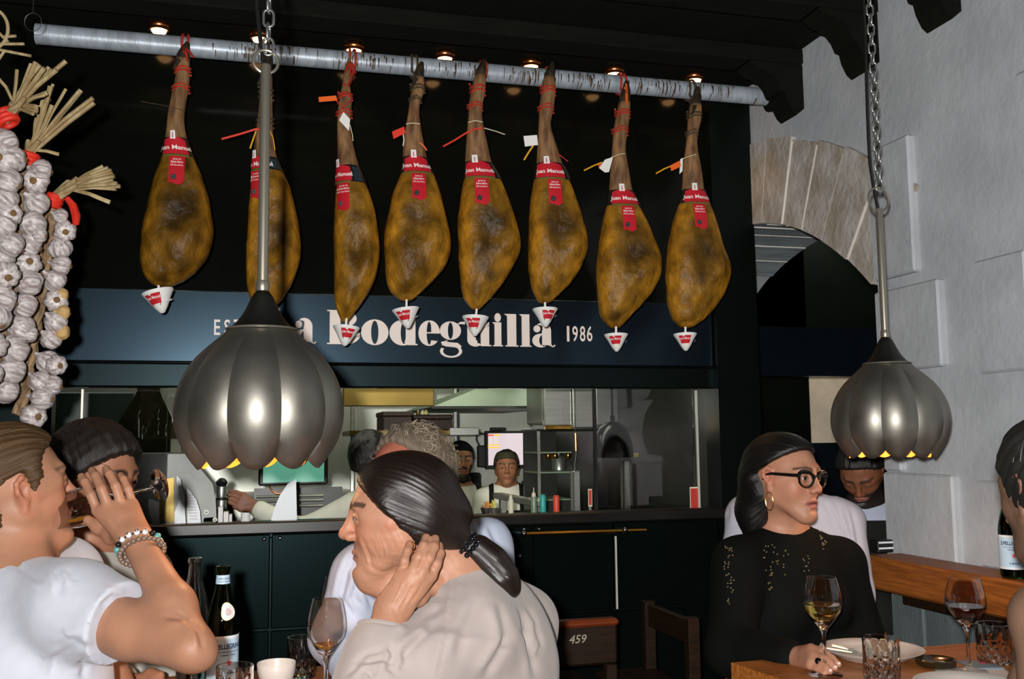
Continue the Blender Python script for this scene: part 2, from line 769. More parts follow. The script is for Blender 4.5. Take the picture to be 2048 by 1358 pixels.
# right wall with the segmental arch: circle in the wall plane
AY, AZ, RI, RO = 4.10, 0.724, 1.486, 1.847
JY0, JY1 = 3.052, 5.148
XB = XW + 0.5
mb = MB()
ys = np.linspace(JY0, JY1, 29)
zs = AZ + np.sqrt(np.maximum((RI + 0.01) ** 2 - (ys - AY) ** 2, 0))
ZT = 3.3
for x in (XW, XB):
    for i in range(28):
        q = [(x, ys[i], zs[i]), (x, ys[i + 1], zs[i + 1]), (x, ys[i + 1], ZT), (x, ys[i], ZT)]
        mb.add(q, [(3, 2, 1, 0) if x == XB else (0, 1, 2, 3)])
    for a, b in ((0.4, JY0), (JY1, 8.0)):
        q = [(x, a, -0.4), (x, b, -0.4), (x, b, ZT), (x, a, ZT)]
        mb.add(q, [(3, 2, 1, 0) if x == XB else (0, 1, 2, 3)])
for i in range(28):
    mb.add([(XW, ys[i], zs[i]), (XW, ys[i + 1], zs[i + 1]), (XB, ys[i + 1], zs[i + 1]), (XB, ys[i], zs[i])], [(0, 3, 2, 1)])
for y, i in ((JY0, 0), (JY1, 28)):
    mb.add([(XW, y, -0.4), (XB, y, -0.4), (XB, y, zs[i]), (XW, y, zs[i])], [(0, 1, 2, 3)])
mb.add([(XW, 0.4, -0.4), (XB, 0.4, -0.4), (XB, 0.4, ZT), (XW, 0.4, ZT)], [(0, 1, 2, 3)])
wall_right = structure('wall_right', mb, M_stone, smooth=False)


def wedge(a0, a1, r0, r1, x0, x1, n=3):
    """solid ring segment of the arch (angles from the vertical, positive towards the camera)"""
    v, f = [], []
    for i in range(n + 1):
        a = math.radians(a0 + (a1 - a0) * i / n)
        for r in (r0, r1):
            for x in (x0, x1):
                v.append((x, AY - r * math.sin(a), AZ + r * math.cos(a)))
    for i in range(n):
        o, q = i * 4, i * 4 + 4
        f += [(o, o + 2, q + 2, q), (o + 1, q + 1, q + 3, o + 3), (o, q, q + 1, o + 1), (o + 2, o + 3, q + 3, q + 2)]
    f += [(0, 1, 3, 2), (4 * n, 4 * n + 2, 4 * n + 3, 4 * n + 1)]
    m_ = MB()
    m_.add(v, f)
    return m_


JA = [-22, -15.4, -8.5, -1.8, 4.8, 11.1, 17.4, 23.6, 29.8, 37.0, 43.8]
for i in range(len(JA) - 1):
    rr = RO + (0.03 if i == 9 else 0) + RNG.uniform(-0.012, 0.012)
    o = structure('arch_stone', wedge(JA[i] + 0.12, JA[i + 1] - 0.12, RI, rr, XW - 0.014 - 0.004 * (i % 3), XW + 0.2), M_stone2, wall_right)
    structure('soffit_stone', wedge(JA[i] + 0.16, JA[i + 1] - 0.16, RI - 0.002 * (i % 2) - 0.001, RI + 0.05, XW + 0.004, XB), M_soffit, wall_right)
for a in JA[1:-1]:
    structure('mortar_joint', wedge(a - 0.14, a + 0.14, RI + 0.004, RO - 0.02, XW - 0.022, XW + 0.05, 1), M_mortar, wall_right)
    structure('mortar_joint', wedge(a - 0.10, a + 0.10, RI - 0.006, RI + 0.03, XW + 0.004, XB - 0.002, 1), M_mortar, wall_right)


def stone(px0, py0, px1, py1, proud=0.028, name='quoin_stone', y1=None):
    """raised block of the right wall given by two opposite pixel corners"""
    a, b = PX(px0, py0, XW), PX(px1, py1, XW)
    ya, yb = max(a[1], b[1]), min(a[1], b[1])
    if y1 is not None:
        ya = y1
    z0, z1 = min(a[2], b[2]), max(a[2], b[2])
    m_ = MB().box((XW - proud, yb, z0), (XW + 0.1, ya, z1), bev=0.007)
    structure(name, m_, M_stone, wall_right, smooth=False)


stone(1828, 268, 1790, 556, y1=3.04)
stone(1888, 556, 1790, 744, y1=3.04)
stone(1803, 748, 1785, 942, 0.022, y1=3.04)
stone(1918, 950, 1790, 1118, y1=3.04)
stone(1956, 524, 2075, 738, 0.022)
stone(1962, 960, 2075, 1150, 0.02)
stone(2036, 150, 2100, 330, 0.016)
# grey wainscot below the ledge
for y0, y1 in ((1.2, 1.95), (1.96, 2.862), (2.872, 3.04)):
    structure('wainscot_panel', MB().box((XW - 0.02, y0, 0.0), (XW + 0.02, y1, 0.80), bev=0.006), M_grey_panel, wall_right, smooth=False)

# black wall over the pass, its end post, the far left wall
zsb = PY(900, 728, 3.93)[2]        # lower edge of the sign board
zst = PY(1000, 597, 3.93)[2]
zop = PY(900, 776, 3.95)[2]        # top of the opening
zct = PY(900, 1032, 3.84)[2]       # counter top
structure('wall_back', MB().box((-4.5, YB, zop + 0.002), (2.1, YB + 0.08, ZC)), M_gloss, smooth=False)
structure('trim_1', MB().box((-1.75, 3.945, zop), (2.05, YB - 0.002, zsb - 0.004), bev=0.006), M_black, smooth=False)
structure('trim_2', MB().box((1.96, 3.90, 0.0), (XW - 0.012, YB + 0.06, ZC - 0.004)), M_black, smooth=False)
structure('wall_left', MB().box((-4.5, -0.5, 0.0), (-4.4, YB, ZC)), M_black, smooth=False)
structure('wall_left_of_pass', MB().box((-4.4, YB, 0.0), (PY(104, 800, YB)[0], YB + 0.08, zop)), M_black, smooth=False)

# ceiling beams with carved brackets on the stone wall
PROF = [(0, 0), (0, -0.235), (-0.035, -0.262), (-0.055, -0.245), (-0.075, -0.205), (-0.083, -0.17), (-0.1, -0.165), (-0.115, -0.13), (-0.135, -0.105),
        (-0.158, -0.098), (-0.165, -0.088), (-0.19, -0.084), (-0.212, -0.068), (-0.228, -0.04), (-0.235, 0)]
M_beam = mat('black_stained_beam', L(.0045, .005, .003), 0.8, spec=0.15, var=0.3, vscale=5, stretch=(1, 8, 8), bump=0.3)
ZBM = 2.765
for (bpx, bpy_, tx, ty), lbl in (((1605, 100, 1588, 235), 'farthest'), ((1758, 60, 1725, 150), 'middle'), ((1925, 20, 1893, 47), 'nearest')):
    yf = PX(bpx, bpy_, XW)[1]
    ztip = PX(tx, ty, XW - 0.03)[2]
    bt = thing('ceiling_beam', 'black wooden ceiling beam with scalloped bracket on the white wall, %s from the camera of the three' % lbl, 'beam', (XW, yf + 0.06, ZBM))
    obj('beam', MB().box((-4.4, yf - 0.01, ZBM), (XW - 0.002, yf + 0.13, ZC - 0.002), bev=0.006), M_beam, bt, smooth=False)
    poly = [(XW - 0.004 + dx * 1.02, yf, min(ztip + 0.262 + dz, ZBM - 0.001)) for dx, dz in PROF]
    poly[0] = (XW - 0.004, yf, ZBM - 0.001)
    poly[-1] = (poly[-1][0], yf, ZBM - 0.001)
    obj('bracket', MB().prism(poly[::-1], (0, 0.12, 0)), M_beam, bt, smooth=False)

# room beyond the arch
zf0, zf1 = PY(1640, 752, 5.2)[2], PY(1640, 655, 5.2)[2]
structure('trim_3', MB().box((2.72, 5.2, zf0), (6.5, 5.3, zf1)), M_navy, smooth=False)
structure('wall_far_right', MB().box((PY(1620, 800, 6.5)[0], 6.5, 1.22), (7.0, 6.6, zf0 + 0.25)), M_beige, smooth=False)
structure('wainscot_far', MB().box((PY(1620, 800, 6.5)[0], 6.48, -0.35), (7.0, 6.6, 1.215)), M_navy, smooth=False)
structure('wall_far_left', MB().box((XB + 0.01, 6.5, -0.35), (PY(1619, 800, 6.5)[0], 6.6, 3.2)), M_black, smooth=False)
structure('wall_far_top', MB().box((2.72, 6.5, zf0 + 0.255), (7.0, 6.6, 3.2)), M_black, smooth=False)
structure('wall_far_side', MB().box((7.0, 0.5, -0.35), (7.1, 6.6, 3.2)), M_black, smooth=False)
structure('ceiling_far', MB().box((XB, 0.5, 3.2), (7.0, 6.6, 3.3)), M_ceil, smooth=False)

# kitchen shell
M_steel = mat('brushed_steel', srgb(196, 198, 190), 0.32, metal=0.9, var=0.12, vscale=4, stretch=(1, 1, 12), bump=0.05, bscale=200)
M_steel_d = mat('dull_steel', srgb(150, 152, 142), 0.42, metal=0.85, var=0.2, vscale=5, bump=0.04, bscale=120)
M_kwall = mat('kitchen_wall_sheet', srgb(168, 170, 160), 0.38, metal=0.6, var=0.10, vscale=3, bump=0.04, bscale=60)
M_dark = mat('dark_kitchen_panel', srgb(34, 36, 30), 0.35, var=0.3, vscale=4)
structure('wall_kitchen_back', MB().box((-4.4, 7.3, -0.35), (2.1, 7.4, 2.5)), M_kwall, smooth=False)
structure('wall_kitchen_right', MB().box((2.1, YB + 0.09, -0.35), (2.16, 7.4, 2.5)), M_dark, smooth=False)
structure('wall_kitchen_left', MB().box((-4.5, YB + 0.09, -0.35), (-4.4, 7.4, 2.5)), M_dark, smooth=False)
structure('ceiling_kitchen', MB().box((-4.4, YB + 0.09, 2.5), (2.1, 7.4, 2.6)), M_dark, smooth=False)
# ------------------------------------------------------------------ bar counter
M_count = mat('black_counter_front', L(.002, .0035, .003), 0.30, spec=0.10, tint=(0.5, 0.95, 1.0, 1), var=0.15, vscale=3)
M_top = mat('dark_wood_worktop', srgb(24, 22, 20), 0.3, var=0.25, vscale=6, stretch=(1, 8, 8))
M_brass = mat('polished_brass', srgb(214, 160, 70), 0.22, metal=1.0, var=0.08)
M_chrome = mat('chrome', srgb(225, 225, 222), 0.12, metal=1.0, var=0.04)
M_pale = mat('pale_metal_strip', srgb(222, 220, 205), 0.35, metal=0.3, var=0.06)
XL = -2.6
bar = thing('bar_counter', 'long black panelled bar counter under the kitchen pass', 'counter', (0, 3.9, 0))
obj('worktop', MB().box((XL, 3.83, zct - 0.045), (2.15, 3.895, zct), bev=0.006), M_top, bar, smooth=False)
edges = [XL] + [PY(x, 1150, 3.87)[0] for x in (322, 541, 800, 1066)] + [PY(1230, 1150, 3.87)[0], PY(1442, 1150, 3.87)[0], 2.15]
zpl = PY(1200, 1222, 3.87)[2]
for i in range(len(edges) - 1):
    z0 = zpl + 0.004
    y0 = 3.872 + 0.004 * (i % 2)
    obj('front_panel', MB().box((edges[i] + 0.003, y0, z0), (edges[i + 1] - 0.003, 3.895, zct - 0.05), bev=0.004), M_count, bar, smooth=False)
    obj('front_panel', MB().box((edges[i] + 0.003, y0 + 0.006, 0.02), (edges[i + 1] - 0.003, 3.895, zpl - 0.004), bev=0.004), M_count, bar, smooth=False)
ZK = zct - 0.035
obj('inner_top', MB().box((XL, 3.8955, ZK - 0.03), (1.955, 4.42, ZK), bev=0.004), M_black, bar, smooth=False)
obj('carcass', MB().box((XL, 3.8955, 0.0), (1.95, 4.40, ZK - 0.031)), M_black, bar, smooth=False)
a, b = PY(1231, 1072, 3.868), PY(1234, 1218, 3.868)
obj('metal_strip', MB().box((b[0] - 0.0035, 3.862, b[2]), (b[0] + 0.0035, 3.872, a[2]), bev=0.001), M_pale, bar, smooth=False)
for px, py in ((528, 1078), (560, 1076), (1049, 1058), (1079, 1058), (1040, 1112)):
    p = PY(px, py, 3.868)
    obj('screw', MB().lathe([(0.008, 0), (0.008, 0.003), (0.005, 0.006), (0.001, 0.007)], 12, (p[0], 3.872, p[2]), axis=(0, -1, 0)), M_chrome, bar)
# brass rail
a, b = PY(1043, 1068, 3.82), PY(1292, 1060, 3.82)
rl = obj('rail', MB().tube([a, b], 0.0075, 12), M_brass, bar, sharp=60)
for px in (1047, 1249):
    p = PY(px, 1062, 3.82)
    p[2] = a[2]
    q = p.copy()
    q[1] = 3.874
    obj('rail_bracket', MB().tube([p, q], 0.006, 10).sphere(p + [0, -0.004, 0.002], 0.0125, 12, 8), M_chrome, rl)

# ------------------------------------------------------------------ sign board
M_letter = mat('cream_letters', srgb(236, 222, 212), 0.5, var=0.03)
sx0, sx1 = -1.72, 1.955
sign = thing('sign_board', 'dark navy sign board over the pass with large cream serif lettering', 'sign', ((sx0 + sx1) / 2, 3.93, zsb))
obj('board', MB().box((sx0, 3.932, zsb), (sx1, YB - 0.001, zst), bev=0.003), M_navy, sign, smooth=False)


def ringseg(cx, cy, rx, ry, ix, iy, a0=0, a1=360, dx=0.0, n=28):
    """flat crescent between an outer and an inner ellipse (inner shifted by dx)"""
    v, f = [], []
    k = max(4, int(n * abs(a1 - a0) / 360) + 1)
    for i in range(k + 1):
        a = math.radians(a0 + (a1 - a0) * i / k)
        v.append((cx + rx * math.cos(a), cy + ry * math.sin(a)))
        v.append((cx + dx + ix * math.cos(a), cy + iy * math.sin(a)))
    for i in range(k):
        f.append((2 * i, 2 * i + 2, 2 * i + 3, 2 * i + 1))
    return v, f


def rect(x0, y0, x1, y1):
    return [(x0, y0), (x1, y0), (x1, y1), (x0, y1)], [(0, 1, 2, 3)]


def quad(*p):
    return list(p), [tuple(range(len(p)))]


def disc(cx, cy, r, n=20, ry=None):
    ry = r if ry is None else ry
    return [(cx + r * math.cos(2 * PI * i / n), cy + ry * math.sin(2 * PI * i / n)) for i in range(n)], [tuple(range(n))]


def stem(x, y0, y1, w=0.40, serif=True, base=True):
    s_ = [rect(x, y0, x + w, y1)]
    if serif:
        s_.append(quad((x - 0.13, y1), (x, y1 - 0.09), (x + 0.02, y1 - 0.05), (x + 0.02, y1)))
    if base:
        s_.append(rect(x - 0.09, y0, x + w + 0.09, y0 + 0.05))
    return s_


GL = {
    'L': (1.15, stem(0.1, 0, 1.36, 0.42) + [rect(0, 0, 1.05, 0.05), rect(0, 1.31, 0.66, 1.36), quad((0.62, 0), (1.06, 0), (1.09, 0.46), (1.04, 0.46), (0.98, 0.2), (0.86, 0.05))]),
    'a': (0.98, [rect(0.42, 0.08, 0.80, 0.70), ringseg(0.36, 0.27, 0.36, 0.29, 0.17, 0.24, 60, 300, 0.10), ringseg(0.44, 0.68, 0.36, 0.34, 0.0, 0.28, 0, 130, 0.0),
                 disc(0.20, 0.76, 0.145, ry=0.15), ringseg(0.87, 0.16, 0.13, 0.16, 0.07, 0.11, 180, 330), quad((0.80, 0.05), (0.80, 0.30), (0.72, 0.30), (0.72, 0.05)),
                 quad((0.40, 0.50), (0.50, 0.58), (0.42, 0.58), (0.30, 0.54)), quad((0.28, 0.0), (0.42, 0.10), (0.42, 0.02), (0.34, -0.02))]),
    'B': (1.36, stem(0.1, 0, 1.36, 0.42, False, False) + [rect(0, 0, 0.75, 0.05), rect(0, 1.31, 0.72, 1.36), ringseg(0.70, 1.03, 0.46, 0.33, 0.08, 0.28, -90, 90), ringseg(0.72, 0.37, 0.58, 0.37, 0.15, 0.32, -90, 90),
                                                         rect(0.5, 0.69, 0.74, 0.74), rect(0.5, 1.31, 0.71, 1.36), rect(0.5, 0.0, 0.73, 0.05)]),
    'o': (1.10, [ringseg(0.54, 0.5, 0.54, 0.52, 0.145, 0.47)]),
    'd': (1.14, [ringseg(0.52, 0.5, 0.52, 0.52, 0.13, 0.45, 60, 300, 0.05), ringseg(0.52, 0.5, 0.4, 0.50, 0.13, 0.46, -60, 60, 0.0), rect(0.64, 0.06, 1.02, 1.36),
                 quad((0.52, 1.36), (0.64, 1.26), (0.66, 1.30), (0.66, 1.36)), quad((0.64, 0.06), (1.02, 0.06), (1.10, 0.05), (1.10, 0.0), (0.72, 0.0))]),
    'e': (0.96, [ringseg(0.50, 0.5, 0.50, 0.52, 0.12, 0.47, 20, 322), ringseg(0.56, 0.5, 0.44, 0.52, 0.04, 0.47, 0, 90), rect(0.36, 0.49, 0.99, 0.54), ]),
    'g': (1.06, [ringseg(0.44, 0.62, 0.44, 0.38, 0.11, 0.34), ringseg(0.46, -0.22, 0.46, 0.27, 0.33, 0.2, 150, 400, 0.0), quad((0.06, 0.02), (0.24, 0.2), (0.34, 0.24), (0.2, 0.10), (0.18, 0.02)),
                 quad((0.05, 0.14), (0.22, -0.03), (0.60, -0.06), (0.84, -0.12), (0.90, -0.02), (0.74, 0.12), (0.44, 0.14), (0.24, 0.17)), quad((0.70, 0.88), (0.84, 0.98), (1.04, 1.00), (1.04, 0.88), (0.90, 0.90)),
                 quad((0.04, 0.15), (0.10, 0.02), (0.24, -0.02), (0.24, 0.2))]),
    'u': (1.18, stem(0.1, 0.20, 1.0, 0.38, True, False) + stem(0.70, 0.0, 1.0, 0.38, True, False) + [ringseg(0.46, 0.24, 0.36, 0.26, 0.0, 0.16, 180, 320, 0.08), quad((0.7, 0), (1.08, 0), (1.18, 0.0), (1.18, 0.05), (1.0, 0.06))]),
    'i': (0.58, stem(0.09, 0, 1.0, 0.40) + [disc(0.28, 1.20, 0.19, ry=0.185)]),
    'l': (0.60, stem(0.09, 0, 1.36, 0.40)),
}


def glyph_obj(parts, x0, z0, sc, y, depth, mt, parent, name='letter'):
    m_ = MB()
    for pi_, (v, f) in enumerate(parts):
        v = np.array(v)
        n = len(v)
        fr = np.stack([x0 + v[:, 0] * sc[0], np.full(n, y - 0.00025 * pi_), z0 + v[:, 1] * sc[1]], 1)
        bk = fr + [0, depth, 0]
        ff = []
        for q in f:
            ff.append(q)
            ff.append(tuple(i + n for i in q)[::-1])
        # rim
        cnt = {}
        for q in f:
            for i in range(len(q)):
                e = (q[i], q[(i + 1) % len(q)])
                cnt[e] = cnt.get(e, 0) + 1
        for (i, j) in cnt:
            if (j, i) not in cnt:
                ff.append((j, i, i + n, j + n))
        m_.add(np.concatenate([fr, bk]), ff)
    return obj(name, m_, mt, parent, smooth=False)


yb = 3.926
bl = PY(654, 688, yb)
br = PY(1110, 693, yb)
spans = [('a', 588, 633), ('B', 654, 720), ('o', 722, 777), ('d', 779, 835), ('e', 837, 880), ('g', 880, 930), ('u', 929, 983), ('i', 985, 1006), ('l', 1009, 1037), ('l', 1039, 1063), ('a', 1065, 1111), ('L', 527, 580)]
ph = PY(700, 638, yb)[2] - PY(700, 688, yb)[2]
for ch, xa, xb_ in spans:
    adv, parts = GL[ch]
    xs = [q[0] for v, f in parts for q in v]
    w = max(xs) - min(xs)
    A = PY(xa, 690, yb)[0]
    Bx = PY(xb_, 690, yb)[0]
    s_ = (Bx - A) / w
    glyph_obj(parts, A - min(xs) * s_, bl[2], (s_, ph), yb, 0.005, M_letter, sign)


def word(s, pxa, pxb, pyt, pyb, y, mt, parent, depth=0.004, off=0.0, name='lettering'):
    v, f = text(s, off)
    A, Bq = PY(pxa, pyb, y), PY(pxb, pyb, y)
    T = PY((pxa + pxb) / 2, pyt, y)
    B2 = PY((pxa + pxb) / 2, pyb, y)
    lo, hi = v.min(0), v.max(0)
    n = len(v)
    q = np.stack([A[0] + (v[:, 0] - lo[0]) / (hi[0] - lo[0]) * (Bq[0] - A[0]), np.full(n, y), B2[2] + (v[:, 1] - lo[1]) / (hi[1] - lo[1]) * (T[2] - B2[2])], 1)
    m_ = MB().add(q, f)
    return obj(name, m_, mt, parent, smooth=False)


yt = 3.9305
for ch, xa, xb_ in (('E', 428, 440), ('S', 448, 460), ('T', 467, 481), ('.', 486, 489)):
    word(ch, xa, xb_, 639 if ch != '.' else 666, 670, yt, M_letter, sign, off=0.012)
for ch, xa, xb_ in (('1', 1134, 1139), ('9', 1145, 1156), ('8', 1160, 1171), ('6', 1174, 1185)):
    word(ch, xa, xb_, 652, 683, yt, M_letter, sign, off=0.012)

# ------------------------------------------------------------------ pipe and downlights
M_pipe = mat('weathered_pipe', srgb(176, 186, 196), 0.42, metal=0.25, col2=srgb(152, 160, 168), vscale=14, stretch=(3, 1, 1), bump=0.1, bscale=60)
M_drip = mat('brown_drip', srgb(66, 46, 20), 0.4, var=0.4, vscale=20)
YPIPE = 3.67
pa, pb = PY(72, 62, YPIPE), PY(1000, 148, YPIPE)
ZP = pb[2]
PR = 0.036
pipe = thing('hanging_pipe', 'long pale metal pipe carrying the row of hams, streaked with brown drips', 'pipe', (0, YPIPE, ZP))
obj('tube', MB().tube([(pa[0], YPIPE, ZP), (XW - 0.03, YPIPE, ZP)], PR, 28), M_pipe, pipe, sharp=50)
m_ = MB()
for i in range(300):
    x = RNG.choice([pa[0] + 0.75, 0.05, 0.4, 0.75, 1.05, 1.32, 1.6, 1.84]) + RNG.randn() * 0.07
    x = min(max(x, pa[0] + 0.3), XW - 0.12)
    a0 = RNG.uniform(40, 125)
    a1 = a0 + RNG.uniform(10, 80)
    w = RNG.uniform(0.0008, 0.0032)
    v, f = [], []
    for j in range(6):
        a = math.radians(a0 + (a1 - a0) * j / 5)
        ww = w * (1 - 0.5 * j / 5)
        for q in (-1, 1):
            v.append((x + q * ww, YPIPE - math.sin(a) * (PR + 0.0012), ZP + math.cos(a) * (PR + 0.0012)))
    for j in range(5):
        f.append((2 * j, 2 * j + 1, 2 * j + 3, 2 * j + 2))
    m_.add(v, f)
obj('drip_stain', m_, M_drip, pipe, kind='stuff')
obj('flange', MB().lathe([(0.06, 0), (0.06, 0.012), (0.045, 0.02), (0.04, 0.03)], 24, (XW - 0.03, YPIPE, ZP), axis=(-1, 0, 0)), M_beam, pipe)

M_copper = mat('copper_trim', srgb(196, 120, 70), 0.3, metal=1.0, var=0.1)
M_lens = mat('lit_lens', srgb(255, 230, 190), 0.4, emit=srgb(255, 190, 120), estr=9.0)
rim_me = lens_me = None
YD = 3.83
for i, (px, py) in enumerate(((318, 61), (520, 79), (708, 102), (890, 118), (1062, 134), (1229, 149), (1389, 161))):
    p = PY(px, py, YD)
    nth = ('first', 'second', 'third', 'fourth', 'fifth', 'sixth', 'last')[i]
    t_ = thing('downlight', 'lit copper rimmed ceiling downlight above the pipe, %s of seven from the left' % nth, 'light', (p[0], YD, p[2] + 0.030), 'ceiling downlights over the pass')
    if rim_me is None:
        r1 = MB().lathe([(0.024, 0.0), (0.030, -0.006), (0.030, -0.016), (0.0225, -0.022), (0.020, -0.014)], 20, capb=False, capt=False)
        rim_me = meshdata('rim', r1.verts(), [q[::-1] for q in r1.f], M_copper)
        lens_me = meshdata('lens', *[(MB().lathe([(0.0205, -0.014), (0.018, -0.025), (0.010, -0.031), (0.001, -0.033)], 20)).__dict__[k] if k == 'f' else (MB().lathe([(0.0205, -0.014), (0.018, -0.025), (0.010, -0.031), (0.001, -0.033)], 20)).verts() for k in ('v', 'f')], M_lens)
    inst('rim', rim_me, t_, scale=1.45)
    inst('lens', lens_me, t_, scale=1.45)
    hz = ZC - (p[2] + 0.030)
    can = MB().lathe([(0.034, 0.0), (0.034, max(hz, 0.002))], 16, (p[0], YD, p[2] + 0.030))
    obj('housing', can, M_black, t_)
    l_ = lamp('downlight_beam', 'SPOT', (p[0], YD, p[2] - 0.025), 3.0, (1.0, 0.62, 0.32), (p[0], YD - 0.05, 0), spot_size=1.7, spot_blend=0.6, shadow_soft_size=0.02)
# ------------------------------------------------------------------ hams hanging from the pipe
M_ham = mat('cured_ham_skin', srgb(160, 108, 34), 0.42, spec=0.28, attr='col', var=0.5, vscale=18, stretch=(1.2, 1.2, 0.9), bump=0.6, bscale=40, bdist=0.012, detail=9)
M_shank = mat('dry_shank', srgb(150, 112, 72), 0.6, col2=srgb(92, 62, 40), vscale=22, stretch=(1.6, 1.6, 0.4), bump=0.5, bscale=70, detail=8)
M_hoof = mat('dark_hoof', srgb(34, 28, 22), 0.5, col2=srgb(60, 48, 32), vscale=30, bump=0.4)
M_band = mat('black_band', L(.008, .009, .008), 0.35)
M_red = mat('red_label', srgb(196, 34, 46), 0.42, var=0.04)
M_gold = mat('gold_strip', srgb(138, 122, 62), 0.35, metal=0.4)
M_white = mat('white_card', srgb(236, 234, 230), 0.6, var=0.03)
M_print = mat('white_print', srgb(240, 225, 220), 0.6)
M_rope = mat('red_cord', srgb(176, 44, 26), 0.75, var=0.3, vscale=60, bump=0.4, bscale=200)
M_rope_b = mat('brown_cord', srgb(70, 56, 36), 0.8, var=0.3, vscale=60, bump=0.4, bscale=200)
M_orange = mat('orange_clip', srgb(240, 104, 34), 0.4)
M_redtag = mat('red_tag', srgb(226, 60, 44), 0.4)
M_yellow = mat('yellow_tie', srgb(230, 170, 40), 0.4)
M_twine = mat('pale_twine', srgb(206, 196, 160), 0.8)

YH = YPIPE - 0.068
# outline rows (pixel y, left x, right x) of each ham from hoof to tip
HAMS = [
    dict(px=362, rows=[(118, 352, 380), (150, 352, 380), (180, 346, 378), (215, 338, 370), (245, 334, 368), (272, 331, 373), (300, 328, 380), (318, 324, 388), (350, 312, 404), (390, 299, 417), (430, 290, 424), (460, 284, 429),
                       (490, 280, 426), (520, 279, 412), (545, 284, 392), (562, 296, 368), (572, 312, 346)], cup=(315, 582, 28), pin=(316, 574), tilt=-0.25, ropepx=368),
    dict(px=532, rows=[(150, 520, 545), (200, 519, 545), (250, 514, 545), (290, 508, 548), (325, 506, 556), (345, 506, 566), (375, 502, 580), (420, 497, 592), (470, 493, 602), (510, 491, 602), (545, 492, 594), (575, 494, 580), (598, 500, 566), (612, 508, 552)],
         cup=None, pin=None, tilt=0, ropepx=531),
    dict(px=700, rows=[(172, 684, 700), (200, 678, 704), (230, 674, 702), (260, 674, 699), (300, 674, 708), (335, 675, 718), (355, 675, 725), (390, 670, 740), (430, 668, 751), (470, 667, 758), (510, 667, 759), (550, 668, 753), (580, 669, 741),
                       (605, 670, 725), (625, 674, 708), (642, 682, 694)], cup=(693, 653, 25), pin=(693, 640), tilt=0.1, ropepx=707, yaw=0.9),
    dict(px=834, rows=[(155, 826, 848), (185, 822, 850), (200, 820, 840), (225, 816, 837), (250, 812, 840), (280, 807, 845), (310, 805, 851), (335, 804, 857), (350, 803, 866), (385, 786, 881), (420, 778, 888), (450, 771, 894), (480, 768, 903), (510, 768, 899), (540, 769, 884), (565, 772, 862),
                       (585, 779, 842), (600, 800, 824)], cup=(811, 617, 26), pin=(813, 602), tilt=-0.12, ropepx=832),
    dict(px=960, rows=[(150, 950, 972), (190, 940, 970), (215, 937, 962), (245, 935, 964), (280, 932, 972), (310, 930, 978), (335, 929, 983), (352, 929, 996), (385, 922, 1010), (420, 917, 1024), (455, 914, 1034), (488, 915, 1041), (515, 917, 1035), (545, 919, 1018),
                       (575, 920, 998), (600, 928, 978), (618, 944, 960)], cup=(951, 633, 26), pin=(954, 622), tilt=0.06, ropepx=972),
    dict(px=1098, rows=[(155, 1088, 1110), (190, 1082, 1110), (220, 1078, 1106), (250, 1076, 1098), (275, 1075, 1105), (305, 1073, 1116), (330, 1072, 1122), (352, 1069, 1133), (385, 1063, 1145), (420, 1058, 1158), (455, 1056, 1168), (485, 1056, 1174), (515, 1056, 1168), (545, 1057, 1155), (570, 1060, 1136),
                        (590, 1067, 1115), (605, 1078, 1100)], cup=(1090, 617, 25), pin=(1090, 606), tilt=0.0, ropepx=1106),
    dict(px=1244, rows=[(205, 1238, 1260), (235, 1232, 1258), (265, 1226, 1254), (295, 1224, 1248), (325, 1222, 1252), (355, 1219, 1258), (385, 1217, 1262), (410, 1213, 1274), (440, 1206, 1290), (475, 1199, 1303), (505, 1195, 1316), (530, 1193, 1320), (560, 1192, 1315), (590, 1194, 1298), (615, 1196, 1276), (637, 1200, 1255), (655, 1222, 1240)],
         cup=(1232, 668, 24), pin=(1232, 657), tilt=0.0, ropepx=1252),
    dict(px=1388, rows=[(210, 1380, 1402), (240, 1376, 1402), (270, 1374, 1392), (300, 1370, 1392), (330, 1366, 1398), (360, 1364, 1403), (385, 1362, 1405), (408, 1358, 1415), (440, 1346, 1428), (475, 1338, 1436), (505, 1334, 1446), (535, 1332, 1458), (560, 1331, 1456), (590, 1334, 1445), (615, 1336, 1428), (640, 1345, 1405), (654, 1362, 1385)],
         cup=(1370, 667, 24), pin=(1371, 656), tilt=0.0, ropepx=1390),
]
WHERE = ['leftmost of the eight, darkest and hung highest with a tilted cup', 'second from the left, half hidden behind the lamp pole', 'third from the left, turned narrow side on, paper tag above',
         'fourth from the left, red tag beside its shank', 'fifth from the left, long orange tie left of its shank', 'sixth from the left, square white card left of its shank',
         'seventh from the left, white card and cord bow on top', 'rightmost of the eight, orange clip at its shank']


def spiral(c, r, z0, z1, turns, n=26, wob=0.002, sx=1.0):
    t = np.linspace(0, 1, n)
    a = t * turns * 2 * PI
    return np.stack([c[0] + sx * (r + wob * np.sin(5 * a)) * np.cos(a), c[1] + (r + wob * np.sin(7 * a)) * np.sin(a), z0 + (z1 - z0) * t + 0.004 * np.sin(3 * a)], 1)


def bendtext(s, cx, cy, z, rx, ry, width, height, a0=-PI / 2, off=0.02, arc=0.0, out=0.0015, shear=0.0):
    """lettering wrapped round an elliptical band; the middle of the line faces -y turned by a0"""
    v, f = text(s, off)
    lo, hi = v.min(0), v.max(0)
    u = ((v[:, 0] - lo[0]) / (hi[0] - lo[0]) - 0.5) * width
    h = (v[:, 1] - lo[1]) / (hi[1] - lo[1]) * height
    r = 0.5 * (rx + ry)
    a = a0 + u / r
    q = np.stack([cx + (rx + out) * np.cos(a), cy + (ry + out) * np.sin(a), z + h - arc * (u / width) ** 2 + shear * u], 1)
    return q, f


